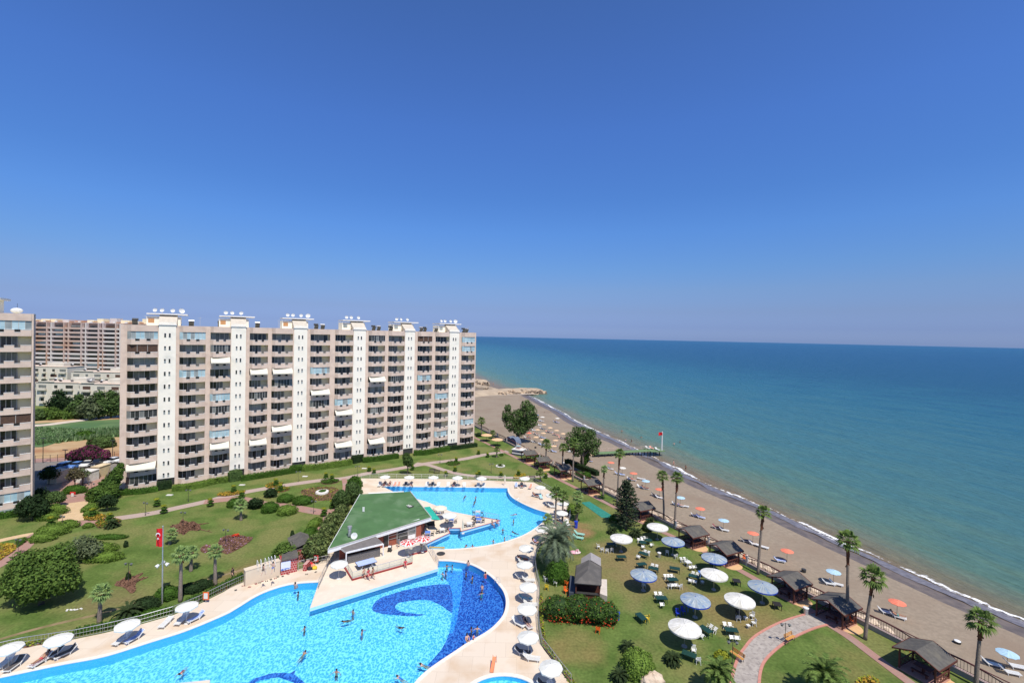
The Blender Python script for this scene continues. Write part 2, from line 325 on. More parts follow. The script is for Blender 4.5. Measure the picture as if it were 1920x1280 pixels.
band = z6([(1070,235),(1110,190),(1330,190),(1330,320),(1310,480),(1290,600),(1270,720),(1240,850),(1210,930),(1165,940),(1180,850),(1200,720),(1215,600),(1195,420),(1165,345)])
flat('pool_band_inlay', band, FZ + .015, M_pm)
dk = [p for p in pr if P(880, 1057).y + 2 > p[1] > P(780, 1279).y - 4 and p[0] > pr[0][0] + 3.2]
dk = z6([(1330,190)]) + [tuple(Vector(q)) for q in dk] + z6([(900,1330),(980,1240),(1060,1150),(1120,1050),(1165,940),(1210,930),(1240,850),(1270,720),(1290,600),(1310,480),(1330,320)])
flat('pool_deep_inlay', dk, FZ + .012, M_pd)
sw2 = [(400 + x / 4.571, 1000 + y / 4.571) for x, y in [(280,1330),(300,1280),(350,1240),(430,1215),(500,1195),(600,1190),(660,1195),(705,1165),(695,1205),(740,1240),(790,1280),(840,1360),(780,1340),(690,1275),(620,1250),(560,1230),(480,1240),(400,1255),(330,1290),(310,1340)]]
flat('pool_curl_inlay', W2(sw2, FZ), FZ + .011, M_pd)
def water_mat():
    m = bpy.data.materials.new('pool_water'); m.use_nodes = True; n = m.node_tree; n.nodes.clear(); L = n.links.new
    o = n.nodes.new('ShaderNodeOutputMaterial'); t = n.nodes.new('ShaderNodeBsdfTransparent'); t.inputs[0].default_value = (.66, .93, .985, 1)
    g = n.nodes.new('ShaderNodeBsdfGlossy'); g.inputs['Roughness'].default_value = 0.08; g.inputs['Color'].default_value = (.9, .9, .9, 1)
    fr = n.nodes.new('ShaderNodeFresnel'); fr.inputs[0].default_value = 1.33; mx = n.nodes.new('ShaderNodeMixShader')
    tc = n.nodes.new('ShaderNodeTexCoord'); nz = n.nodes.new('ShaderNodeTexNoise'); nz.inputs['Scale'].default_value = 2.6; nz.inputs['Detail'].default_value = 4
    L(tc.outputs['Object'], nz.inputs['Vector']); bp = n.nodes.new('ShaderNodeBump'); bp.inputs['Strength'].default_value = 0.9; bp.inputs['Distance'].default_value = 0.10
    L(nz.outputs['Fac'], bp.inputs['Height']); L(bp.outputs[0], g.inputs['Normal']); L(bp.outputs[0], fr.inputs['Normal'])
    L(fr.outputs[0], mx.inputs[0]); L(t.outputs[0], mx.inputs[1]); L(g.outputs[0], mx.inputs[2]); L(mx.outputs[0], o.inputs[0]); return m
M_water = water_mat()
flat('pool_water', pool_low_s, -0.12, M_water); flat('upper_pool_water', pu, -0.12, M_water); flat('paddling_pool_water', kid, -0.1, M_water)
rim('pool_rim', smooth_line(pool_low, 5), 0.42, side=1); rim('pool_rim', pr, 0.42, side=1); rim('pool_rim', kid, 0.42, True, side=-1)
rim('upper_pool_rim', pu[:-10], 0.3, side=1)
# beach
Sh = [(989,741),(1024,759),(1057,776),(1079,791),(1107,804),(1144,821),(1184,839),(1210,853),(1234,864),(1264,879),(1305,901),(1360,925),(1400,940),(1445,958),(1509,988),(1589,1025),(1660,1056),(1710,1079),(1750,1097),(1805,1121),(1860,1143),(1920,1168),(2050,1222),(2300,1320),(2800,1500)]
SEA = -1.5
S_w = [Vector(q) for q in smooth_line(W2(Sh, SEA), 6)]
M_sand = mat('sand', (.275, .220, .162), (.225, .180, .132), 0.95, 1.6, 1.0, 3.5, detail=8, c3=(.225, .170, .122), s3=0.12, mid3=(.45, .7))
M_wet = mat('wet_sand', (.100, .078, .062), (.165, .128, .098), 0.45, 0.7, 0.4, 4, detail=6, spec=0.4)
def strips(name, rows, m, kind='structure'):
    """rows: list of (fraction from fence to waterline or metres, z)"""
    b = MB(); G = []
    for S in S_w:
        t = (S - F1).dot(FD); Fp = F1 + FD * t; wd = (S - Fp).length; nn = (S - Fp).normalized()
        wob = mnoise.noise(Vector((t * .12, 3.1, 0))) * .9 + mnoise.noise(Vector((t * .5, 9.1, 0))) * .3
        G.append([tuple(Fp + nn * (f * wd if not isinstance(f, str) else wd + float(f) + wob * (0.5 if abs(float(f)) > 3 else .3))) + (z,) for f, z in rows])
    for i in range(len(G) - 1):
        for j in range(len(rows) - 1): b.quad(G[i][j], G[i + 1][j], G[i + 1][j + 1], G[i][j + 1], m)
    return tag(b.build(name, smooth=True), kind=kind)
BZ = -0.8
strips('beach', [(0, BZ), (.3, BZ), (.6, BZ), ('-5.6', -.86)], M_sand)
strips('wet_beach', [('-5.6', -.86), ('-2.5', -1.2), ('0', -1.5), ('6', -1.9), ('25', -3.5)], M_wet)
S0 = S_w[0]; f0 = F1 + FD * (S0 - F1).dot(FD)
flat('far_beach', [tuple(f0), tuple(S0 + Vector((9, 3))), tuple(P(1004, 739, -1))[:2], tuple(P(985, 736, -1))[:2], tuple(P(950, 735, -1))[:2], tuple(P(893, 737, -1))[:2], (-62, 300), tuple(fence(-62))], -0.87, mat('far_sand', (.33, .265, .20), (.27, .215, .16), 0.95, 0.12, 0.8, 1.5, detail=8, c3=(.40, .345, .28), s3=0.05, mid3=(.4, .6)))
b = MB()
for i in range(len(S_w) - 1):  # low sea wall face under the fence
    pass
A_, B_ = fence(-62), fence(120); b.quad((*A_, -1.2), (*B_, -1.2), (*B_, 0), (*A_, 0), M_concrete); tag(b.build('ground_edge'), kind='structure')
# sea
def sea_mat():
    m = bpy.data.materials.new('sea'); m.use_nodes = True; n = m.node_tree; L = n.links.new; bs = n.nodes['Principled BSDF']
    tc = n.nodes.new('ShaderNodeTexCoord'); a = S_w[24]; c = S_w[110] if len(S_w) > 110 else S_w[-8]
    t = (c - a).normalized(); nn = Vector((-t.y, t.x))
    if nn.x < 0: nn = -nn
    vs = n.nodes.new('ShaderNodeVectorMath'); vs.operation = 'SUBTRACT'; L(tc.outputs['Object'], vs.inputs[0]); vs.inputs[1].default_value = (a.x, a.y, 0)
    vd = n.nodes.new('ShaderNodeVectorMath'); vd.operation = 'DOT_PRODUCT'; L(vs.outputs[0], vd.inputs[0]); vd.inputs[1].default_value = (nn.x, nn.y, 0)
    ang = math.atan2(t.y, t.x); mp = n.nodes.new('ShaderNodeMapping'); mp.vector_type = 'TEXTURE'; mp.inputs['Rotation'].default_value = (0, 0, ang); mp.inputs['Scale'].default_value = (1, .22, 1)
    L(tc.outputs['Object'], mp.inputs['Vector'])
    nz = n.nodes.new('ShaderNodeTexNoise'); nz.inputs['Scale'].default_value = 0.028; nz.inputs['Detail'].default_value = 7; nz.inputs['Roughness'].default_value = .6; L(mp.outputs[0], nz.inputs['Vector'])
    # log distance from the shore, jittered by drifting silt
    mx0 = n.nodes.new('ShaderNodeMath'); mx0.operation = 'MAXIMUM'; L(vd.outputs['Value'], mx0.inputs[0]); mx0.inputs[1].default_value = 0.8
    lg = n.nodes.new('ShaderNodeMath'); lg.operation = 'LOGARITHM'; L(mx0.outputs[0], lg.inputs[0]); lg.inputs[1].default_value = 10
    nj = n.nodes.new('ShaderNodeMapRange'); nj.inputs['From Min'].default_value = .3; nj.inputs['From Max'].default_value = .7; nj.inputs['To Min'].default_value = -.20; nj.inputs['To Max'].default_value = .20; L(nz.outputs['Fac'], nj.inputs['Value'])
    ad = n.nodes.new('ShaderNodeMath'); L(lg.outputs[0], ad.inputs[0]); L(nj.outputs[0], ad.inputs[1])
    mr = n.nodes.new('ShaderNodeMapRange'); mr.inputs['From Max'].default_value = 4.0; L(ad.outputs[0], mr.inputs['Value'])
    cr = n.nodes.new('ShaderNodeValToRGB'); e = cr.color_ramp.elements; e[0].position = 0.02; e[0].color = (.20, .15, .09, 1); e[1].position = .95; e[1].color = (.014, .085, .175, 1)
    for p, c_ in ((.20, (.165, .170, .115)), (.30, (.095, .185, .145)), (.40, (.062, .165, .170)), (.50, (.042, .145, .180)), (.59, (.020, .115, .175)), (.66, (.010, .075, .145)), (.78, (.010, .072, .155))):
        k = e.new(p); k.color = c_ + (1,)
    L(mr.outputs[0], cr.inputs['Fac'])
    n5 = n.nodes.new('ShaderNodeTexNoise'); n5.inputs['Scale'].default_value = 0.4; n5.inputs['Detail'].default_value = 6; L(mp.outputs[0], n5.inputs['Vector'])
    m5 = n.nodes.new('ShaderNodeMapRange'); m5.inputs['From Min'].default_value = .3; m5.inputs['From Max'].default_value = .7; m5.inputs['To Min'].default_value = .86; m5.inputs['To Max'].default_value = 1.13; L(n5.outputs['Fac'], m5.inputs['Value'])
    h = n.nodes.new('ShaderNodeHueSaturation'); L(m5.outputs[0], h.inputs['Value']); L(cr.outputs[0], h.inputs['Color']); L(h.outputs[0], bs.inputs['Base Color'])
    bs.inputs['Roughness'].default_value = 0.30; bs.inputs['IOR'].default_value = 1.33; bs.inputs['Specular IOR Level'].default_value = 0.18
    n3 = n.nodes.new('ShaderNodeTexNoise'); n3.inputs['Scale'].default_value = 0.9; n3.inputs['Detail'].default_value = 8; n3.inputs['Roughness'].default_value = .65; L(mp.outputs[0], n3.inputs['Vector'])
    bp = n.nodes.new('ShaderNodeBump'); bp.inputs['Strength'].default_value = 1.0; bp.inputs['Distance'].default_value = 0.45; n4 = n.nodes.new('ShaderNodeTexNoise'); n4.inputs['Scale'].default_value = 0.16; n4.inputs['Detail'].default_value = 3; L(mp.outputs[0], n4.inputs['Vector'])
    ad4 = n.nodes.new('ShaderNodeMath'); ad4.operation = 'MULTIPLY_ADD'; L(n4.outputs['Fac'], ad4.inputs[0]); ad4.inputs[1].default_value = 3.0; L(n3.outputs['Fac'], ad4.inputs[2])
    L(ad4.outputs[0], bp.inputs['Height']); L(bp.outputs[0], bs.inputs['Normal'])
    return m
M_sea = sea_mat()
RS = 12500
flat('sea', [(RS * math.cos(a), RS * math.sin(a)) for a in [2 * math.pi * k / 720 for k in range(720)]], SEA, M_sea)
# breaking wave along the waterline
def foam_mat():
    m = bpy.data.materials.new('foam'); m.use_nodes = True; n = m.node_tree; L = n.links.new; bs = n.nodes['Principled BSDF']
    bs.inputs['Base Color'].default_value = (.80, .80, .80, 1); bs.inputs['Roughness'].default_value = .8
    tc = n.nodes.new('ShaderNodeTexCoord'); nz = n.nodes.new('ShaderNodeTexNoise'); nz.inputs['Scale'].default_value = 1.3; nz.inputs['Detail'].default_value = 8; nz.inputs['Roughness'].default_value = .7
    L(tc.outputs['Object'], nz.inputs['Vector']); uv = n.nodes.new('ShaderNodeAttribute'); uv.attribute_name = 'edge'
    ad = n.nodes.new('ShaderNodeMath'); ad.operation = 'ADD'; L(nz.outputs['Fac'], ad.inputs[0]); L(uv.outputs['Fac'], ad.inputs[1])
    nl = n.nodes.new('ShaderNodeTexNoise'); nl.inputs['Scale'].default_value = .11; nl.inputs['Detail'].default_value = 3; L(tc.outputs['Object'], nl.inputs['Vector'])
    al = n.nodes.new('ShaderNodeMath'); al.operation = 'MULTIPLY_ADD'; L(nl.outputs['Fac'], al.inputs[0]); al.inputs[1].default_value = .7; al.inputs[2].default_value = -.36; ad0 = ad; ad = n.nodes.new('ShaderNodeMath'); L(ad0.outputs[0], ad.inputs[0]); L(al.outputs[0], ad.inputs[1])
    mr = n.nodes.new('ShaderNodeMapRange'); mr.inputs['From Min'].default_value = .80; mr.inputs['From Max'].default_value = .97; L(ad.outputs[0], mr.inputs['Value'])
    L(mr.outputs[0], bs.inputs['Alpha']); return m
M_foam = foam_mat()
def foam_strip(name, offs, z0, cols, seed):
    b = MB(); G = []; at = []
    for S in S_w[:-4]:
        t = (S - F1).dot(FD); Fp = F1 + FD * t; nn = (S - Fp).normalized(); wd = (S - Fp).length
        wob = mnoise.noise(Vector((t * .12, 3.1, 0))) * .27 + mnoise.noise(Vector((t * .25, seed, 0))) * 1.0 + mnoise.noise(Vector((t * 1.1, seed, 5))) * .35
        wid = 1 + mnoise.noise(Vector((t * .07, seed, 7))) * 1.2
        G.append([tuple(Fp + nn * (wd + offs[0] + wob + o * max(wid, .25))) + (z0 + dz,) for o, dz in zip(offs[1], offs[2])])
    nc = len(offs[1])
    for i in range(len(G) - 1):
        for j in range(nc - 1): b.quad(G[i][j], G[i + 1][j], G[i + 1][j + 1], G[i][j + 1], M_foam)
    o = b.build(name, smooth=True); a = o.data.attributes.new('edge', 'FLOAT', 'POINT'); k = 0
    for i in range(len(G) - 1):
        for j in range(nc - 1):
            for jj in (j, j, j + 1, j + 1): a.data[k].value = cols[jj]; k += 1
    return tag(o, kind='structure')
foam_strip('surf', (0.4, [0, .35, .8, 1.3], [.03, .12, .16, .04]), SEA + .02, [0.16, .42, .38, .12], 2.0)
foam_strip('surf', (-1.6, [0, 1.0, 2.0], [.16, .10, .07]), SEA + .03, [0.12, .27, .2], 8.0)
M_wetshine = mat('swash_water', (.115, .098, .095), (.19, .17, .175), 0.30, 1.4, 0.5, 3, spec=0.35)
b = MB()
for i in range(len(S_w) - 1):
    q = []
    for S in (S_w[i], S_w[i + 1]):
        t = (S - F1).dot(FD); Fp = F1 + FD * t; nn = (S - Fp).normalized(); wb = mnoise.noise(Vector((t * .15, 4, 0))) * 1.6 + mnoise.noise(Vector((t * .6, 4, 0))) * .5
        q.append((tuple(S - nn * (1.9 + wb)) + (-1.19 + .0,), tuple(S + nn * .6) + (SEA + .015,)))
    b.quad(q[0][0], q[1][0], q[1][1], q[0][1], M_wetshine)
tag(b.build('swash', smooth=True), kind='structure')
# ---------------------------------------------------------------- paths
b = MB(); path_strip(b, W2([(-120,1120),(15,1045),(56,1011),(94,992.5),(131,983),(169,979),(206,973)]), 2.6, .02, M_brickpath); path_strip(b, W2([(-60,1030),(0,1013),(47,1003),(75,999)]), 1.6, .014, M_plaza)
tag(b.build('path'), kind='structure')
b = MB(); path_strip(b, W2([(204,973.5),(281,962.5),(340,950),(383,940.6),(452.5,923.7),(527.5,910.6),(602.5,900),(643.7,896.6),(690,887),(742,879),(805,868),(867,860.5),(903.7,853),(952,845.5)]), 2.4, .024, M_greypath)
tag(b.build('path'), kind='structure')
b = MB(); path_strip(b, W2([(383,941),(445,935),(490,944),(520,947),(561,953),(602.5,960),(621,958)]), 2.6, .032, M_brickpath); path_strip(b, W2([(621,958),(638,948),(647,916),(645,897)]), 1.1, .036, M_brickpath)
path_strip(b, W2([(615,962),(610,976),(591,1006),(578,1030),(575,1044)]), 1.3, .04, M_brickpath)
path_strip(b, W2([(780,868),(805,872),(830,880),(860,888),(900,893),(947,895.5),(1035,892.5),(1062,900)]), 1.7, .028, M_greypath)
tag(b.build('path'), kind='structure')
b = MB(); path_strip(b, W2([(862,806),(890,820),(952,850),(1004,877),(1079,914),(1153,951),(1193,974),(1284,1016),(1367,1058),(1465,1112.5),(1511,1139),(1532,1151)]), 1.15, .044, M_brickpath)
path_strip(b, W2([(1552,1169),(1592,1194),(1640,1230),(1700,1275),(1800,1350)]), 1.15, .044, M_brickpath); tag(b.build('path'), kind='structure')
lE = smooth_line(W2([(1371,1420),(1368,1330),(1371,1280),(1382,1237.6),(1395,1215.7),(1417,1191.6),(1460.7,1167.5),(1504.5,1153),(1545,1144)]), 6)
rE = smooth_line(W2([(1440,1420),(1425,1330),(1423.5,1280),(1430,1246),(1449.7,1222),(1482.5,1198),(1526,1178),(1567,1167.5),(1600,1160)]), 6)
flat('path', lE + rE[::-1], .05, M_concrete)
b = MB()
for e, s in ((lE, 1), (rE, -1)):
    for i in range(len(e) - 1):
        p, q = Vector(e[i]), Vector(e[i + 1]); t = (q - p).normalized(); nn = Vector((-t.y, t.x)) * s * .14
        a_, b_, c_, d_ = p - nn, q - nn, q + nn, p + nn
        if s < 0: a_, b_, c_, d_ = b_, a_, d_, c_
        b.quad((*a_, .10), (*b_, .10), (*c_, .10), (*d_, .10), M_kerbpink); b.quad((*a_, 0), (*b_, 0), (*b_, .10), (*a_, .10), M_kerbpink); b.quad((*c_, 0), (*d_, 0), (*d_, .10), (*c_, .10), M_kerbpink)
tag(b.build('path_kerb'), kind='structure')
flat('plaza', W2([(101,947.5),(166,938),(161,955),(157,975),(110,980),(107,965)]), .046, M_plaza)
flat('driveway', W2([(98,948),(84,932),(80,905),(60,890),(60,860),(235,855),(235,880),(200,885),(190,925),(168,938)]), .040, M_brickpath)
flat('parking_lot', W2([(40,900),(40,868),(240,858),(240,884),(200,890),(160,893),(120,900),(112,915),(60,925)]), .052, M_asphalt)
flat('dirt_field', W2([(-60,872),(-60,800),(300,770),(420,775),(420,862),(240,862),(60,872)]), .02, M_dirt)
flat('reed_bed', W2([(-60,842),(-60,800),(300,782),(400,780),(400,806),(240,818),(170,822),(110,829),(80,838)]), .045, mat('reed_ground', (.07, .14, .045), (.05, .10, .04), 0.95, 0.1, .5, 1, c3=(.13, .19, .07), s3=.06))
b = MB(); path_strip(b, W2([(-60,802),(70,797.5),(120,792),(160,787),(222,780.5),(300,774)]), 4.5, .07, M_gravel); tag(b.build('gravel_road'), kind='structure')
b = MB(); path_strip(b, W2([(-40,1210),(40,1186),(110,1168),(180,1152),(215,1142),(270,1124),(340,1100),(400,1083),(459,1066)]), .55, .012, mat('trodden_earth', (.25, .18, .10), (.17, .14, .06), .95, .8, .5, 6)); tag(b.build('trodden_track'), kind='structure')
# ---------------------------------------------------------------- apartment blocks
M_pink = mat('pink_render', (.655, .52, .43), (.62, .49, .405), 0.9, 0.35, 0.15, 20, c3=(.54, .42, .35), s3=.7, mid3=(.48, .70))
M_cream = mat('cream_render', (.84, .74, .50), (.80, .70, .47), 0.9, 0.5)
M_towerw = mat('white_render', (.85, .80, .70), (.82, .77, .67), 0.9, 0.4, c3=(.66, .64, .57), s3=.3, mid3=(.55, .75))
M_trim = mat('white_trim', (.78, .76, .73), (.70, .68, .66), 0.7, 3)
M_shade = mat('recess_render', (.52, .46, .36), (.48, .42, .32), 0.9, 1)
M_slab = mat('slab_edge', (.48, .42, .36), (.42, .37, .31), 0.9, 1)
def glass(name, c, r=0.12, c2=None): return mat(name, c, c2, r, 0.6, spec=0.6)
M_gd = glass('dark_glass', (.055, .060, .062), c2=(.018, .020, .022)); M_gm = glass('grey_curtain_glass', (.21, .215, .205), c2=(.13, .14, .135)); M_gc = glass('pale_curtain_glass', (.33, .36, .35), .2, c2=(.22, .25, .25))
M_gb = glass('blue_screen_glass', (.30, .45, .50), .15, c2=(.46, .60, .64)); M_gw = glass('frame_white', (.7, .7, .7), .4); M_blind = mat('brown_blind', (.10, .055, .035), (.07, .04, .03), .8, 3)
M_awn = mat('awning_canvas', (.62, .59, .50), (.56, .53, .45), .85, 2); M_solar = glass('solar_glass', (.03, .04, .06), .1); M_frame = mat('frame_grey', (.46, .45, .43), (.4, .39, .37), .5, 4); M_vent = mat('orange_blind', (.5, .26, .12), None, .8, 4)
class Block:
    """a facade frame: s runs along it, n stands out towards the garden"""
    def __init__(B, name, A, D, label, H):
        B.A = Vector(A); B.D = Vector(D).normalized(); B.N = Vector((B.D.y, -B.D.x)); B.H = H
        B.root = empty(name, (A[0], A[1], 0), label, 'apartment building', 'long apartment blocks with curved balconies')
        B.rz = math.atan2(B.D.y, B.D.x); B.root.rotation_euler = (0, 0, B.rz); B.nb = 0
        B.sb = MB(); B.sd = MB()
    # local coordinates: x along the facade, -y out of it
def bow(t):
    if t < .14: return .15 + .80 * t / .14
    return .95 - .85 * ((t - .14) / .86) ** 1.8
def ptop(t):
    if .27 < t < .41 or .63 < t < .76: return .58
    return 1.0
def balcony_mesh(b, s0, w, zb):
    """zb: underside of the parapet; bowed front with two notches"""
    ts = [0, .07, .14, .27, .271, .34, .41, .411, .52, .63, .631, .70, .76, .761, .86, .93, 1.0]
    fr = [(s0 + t * w, -bow(t)) for t in ts]
    for i in range(len(ts) - 1):
        if ts[i + 1] - ts[i] < .01:
            continue
        (x0, y0), (x1, y1) = fr[i], fr[i + 1]; h = 1.27 if ptop((ts[i] + ts[i + 1]) / 2) == 1 else .80
        b.quad((x0, y0, zb), (x1, y1, zb), (x1, y1, zb + h), (x0, y0, zb + h), M_pink)
        b.quad((x1, y1 + .14, zb + .2), (x0, y0 + .14, zb + .2), (x0, y0 + .14, zb + h), (x1, y1 + .14, zb + h), M_cream)
        b.quad((x0, y0 - .03, zb + h), (x1, y1 - .03, zb + h), (x1, y1 + .17, zb + h + .002), (x0, y0 + .17, zb + h + .002), M_trim)
        b.quad((x0, y0 - .03, zb + h - .07), (x1, y1 - .03, zb + h - .07), (x1, y1 - .03, zb + h), (x0, y0 - .03, zb + h), M_trim)
    for i in range(len(ts) - 1):
        if ts[i + 1] - ts[i] < .01:
            x, y = fr[i]; b.quad((x, y, zb + .80), (x, y + .14, zb + .80), (x, y + .14, zb + 1.27), (x, y, zb + 1.27), M_trim); b.quad((x + .01, y + .14, zb + .80), (x + .01, y, zb + .80), (x + .01, y, zb + 1.27), (x + .01, y + .14, zb + 1.27), M_trim)
    bot = [(x, y, zb) for x, y in fr] + [(s0 + w, 1.2, zb), (s0, 1.2, zb)]
    b.add(bot, (tuple(range(len(bot)))[::-1],), M_cream)
    top = [(x, y + .1, zb + .22) for x, y in fr] + [(s0 + w, 1.2, zb + .22), (s0, 1.2, zb + .22)]
    b.add(top, (tuple(range(len(top))),), M_slab)
def door_mesh(b, s0, w, z0, z1, kind, rr):
    """sliding doors at the back of the balcony, three to five leaves, or a screen on the parapet"""
    if kind in ('screen', 'darkscreen', 'blind'):
        n = 7 if kind != 'blind' else 3
        for i in range(n):
            ta, tb = i / n, (i + 1) / n; ya, yb = -bow(max(ta, .05)) + .16, -bow(tb) + .16
            if kind == 'screen': m = rr.choice([M_gb, M_gb, M_gb, M_gc])
            elif kind == 'blind': m = M_blind
            else: m = rr.choice([M_gd, M_gd, M_gm])
            xa, xb = s0 + ta * w + .03, s0 + tb * w - .03
            b.quad((xa, ya, z0), (xb, yb, z0), (xb, yb, z1), (xa, ya, z1), m)
            b.box((xb + .03, yb, (z0 + z1) / 2), (.06, .06, z1 - z0), M_frame)
        return
    wd = w * (.62 if kind == 'part' else .9); n = 4 if w < 5.2 else 5
    for i in range(n):
        m = rr.choice({'part': [M_gd, M_gm, M_gm, M_gd], 'full': [M_gd, M_gd, M_gd, M_gm], 'pale': [M_gm, M_gm, M_gc]}.get(kind, [M_gd, M_gm]))
        xa = s0 + .05 + wd * i / n; xb = s0 + .05 + wd * (i + 1) / n - .05
        b.quad((xa, 1.16, z0 - 1.0), (xb, 1.16, z0 - 1.0), (xb, 1.16, z1), (xa, 1.16, z1), m)
        b.box((xb + .025, 1.12, (z0 - 1 + z1) / 2), (.11, .07, z1 - z0 + 1), M_frame)
    b.box((s0 + .05 + wd / 2, 1.12, z1 - .05), (wd, .07, .10), M_frame)
def rail_mesh(b, s0, w, zb, both=(.27, .63)):
    for t in both:
        t1 = t + .14; x0, x1 = s0 + t * w, s0 + t1 * w; y0, y1 = -bow(t) + .05, -bow(t1) + .05
        for z in (.90, 1.02, 1.14, 1.25): b.tube([(x0, y0, zb + z), (x1, y1, zb + z)], .025, M_dark, 4)
def awning_mesh(b, s0, w, z1, rr):
    o = 1.5 + rr.random() * .5; dz = 1.15; n = 8
    for i in range(n):
        x0, x1 = s0 + .1 + (w - .2) * i / n, s0 + .1 + (w - .2) * (i + 1) / n; sag = lambda k: .06 * math.sin(math.pi * k / n)
        b.quad((x0, -.25 - o, z1 - dz - sag(i)), (x1, -.25 - o, z1 - dz - sag(i + 1)), (x1, -.10, z1), (x0, -.10, z1), M_awn)
        b.quad((x0, -.25 - o, z1 - dz - .28), (x1, -.25 - o, z1 - dz - .28), (x1, -.25 - o, z1 - dz - sag(i + 1)), (x0, -.25 - o, z1 - dz - sag(i)), M_awn)
    for x in (s0 + .15, s0 + w - .15): b.tube([(x, -.12, z1 - .1), (x, -.25 - o, z1 - dz)], .03, M_steel, 4)
KINDS = {}
def add_cols(B, cols, z_first, floors, pitch, rules, limit):
    for ci, (s0, s1) in enumerate(cols):
        w = s1 - s0
        for f in range(floors):
            rr = random.Random(ci * 31 + f * 7 + (3 if B.H > 37 else 0)); z1 = z_first - f * pitch; z0 = z1 - 1.63; zb = z0 - 1.27
            k = rules.get((ci, f))
            if k is None: k = rr.choices(['part', 'full', 'pale', 'screen', 'darkscreen'], [5, 2.6, 3.4, .7, .8])[0]
            awn = isinstance(k, str) and k.startswith('awn')
            if awn: kk = 'full'
            else: kk = k
            if B.nb < limit:
                b = MB(); balcony_mesh(b, s0, w, zb); o = b.build('balcony', B.root)
                b = MB(); door_mesh(b, s0, w, z0, z1, kk, rr); b.build('balcony_screen' if kk in ('screen', 'darkscreen', 'blind') else 'sliding_door', o)
                
                for tt in (.27, .63): b = MB(); rail_mesh(b, s0, w, zb, (tt,)); b.build('railing', o)
                if awn: b = MB(); awning_mesh(b, s0, w, z1, rr); b.build('awning', o)
                B.nb += 1
            else:
                balcony_mesh(B.sb, s0, w, zb); door_mesh(B.sd, s0, w, z0, z1, kk, rr); rail_mesh(B.sb, s0, w, zb)
                if awn: awning_mesh(B.sb, s0, w, z1, rr)
# ---- main block
A0 = P(223, 921); B0 = P(888, 834.5)
BK = Block('apartment_block', (A0.x, A0.y), (B0.x - A0.x, B0.y - A0.y), 'long pink and white apartment block with six stair towers behind the lawn', 36.35)
cols = [(1.13,6.47),(10.39,15.38),(16.32,20.41),(24.4,28.41),(29.3,34.09),(38.3,43.21),(44.53,49.23),(53.48,58.2),(59.21,64.0),(68.07,72.76),(73.81,78.44),(82.74,87.5)]
tows = [(6.6,9.75),(20.52,23.6),(34.34,37.5),(49.35,52.65),(64.09,67.1),(78.48,81.8)]
L_ = 87.9; H = 36.35
b = MB()
b.box((L_ / 2, 7.2, H / 2), (L_ - .1, 12, H - .1), M_cream)
b.build('wall', BK.root)
# piers: every strip of wall between two openings, from the ground to the parapet
b = MB(); edges = [0.0] + [q for c in cols for q in c] + [L_]
for i in range(0, len(edges), 2):
    a, c = edges[i], edges[i + 1]
    y0 = 0 if i % 4 else -.0
    ov = [t for t in tows if t[0] >= a - .2 and t[1] <= c + .3]
    if ov:
        t = ov[0]
        if t[0] - a > .05: b.box(((a + t[0]) / 2, .62, H / 2), (t[0] - a, 1.25, H - .02), M_pink)
        if c - t[1] > .05: b.box(((c + t[1]) / 2, .62, H / 2), (c - t[1], 1.25, H - .02), M_pink)
    else: b.box(((a + c) / 2, .60, H / 2), (c - a, 1.22, H), M_pink)
b.build('pier', BK.root)
for s0, s1 in cols:     # bowed parapet band above the top balcony
    n = 14; w = s1 - s0; b = MB()
    for i in range(n):
        x0, x1 = s0 + w * i / n, s0 + w * (i + 1) / n; y0, y1 = -bow(i / n), -bow((i + 1) / n)
        b.quad((x0, y0, H - 1.42), (x1, y1, H - 1.42), (x1, y1, H), (x0, y0, H), M_pink); b.quad((x0, y0, H), (x1, y1, H), (x1, 1.2, H), (x0, 1.2, H), M_pink)
        b.quad((x1, y1, H - 1.42), (x0, y0, H - 1.42), (x0, 1.2, H - 1.42), (x1, 1.2, H - 1.42), M_cream)
    b.build('roof_parapet', BK.root)
rules = {(0,0):'screen',(0,1):'blind',(0,2):'pale',(0,3):'full',(0,4):'full',(0,6):'darkscreen',(0,8):'full',(0,10):'awn',(0,11):'darkscreen',(1,0):'screen',(1,3):'screen',(2,0):'pale',(2,1):'darkscreen',(2,2):'awn',(2,5):'screen',(2,8):'screen',(2,9):'awn',(3,3):'awn',(3,9):'awn',(3,0):'full',(4,0):'pale',(4,3):'awn',(4,8):'awn',
 (5,3):'screen',(5,5):'awn',(5,11):'darkscreen',(5,6):'darkscreen',(6,7):'awn',(6,10):'awn',(7,4):'awn',(7,10):'awn',(7,7):'darkscreen',(8,10):'darkscreen',(8,4):'darkscreen',(9,0):'blind',(9,4):'screen',(10,6):'screen',(11,0):'screen',(11,1):'screen',(11,9):'screen',(11,11):'full'}
add_cols(BK, cols, H - 1.42, 12, 2.9, rules, 100)
o = BK.sb.build('balcony_row', BK.root); o['kind'] = 'stuff'; o['label'] = 'curved pink balconies of the farthest four columns'
BK.sd.build('sliding_door', o)
swn = MB(); nw = 0
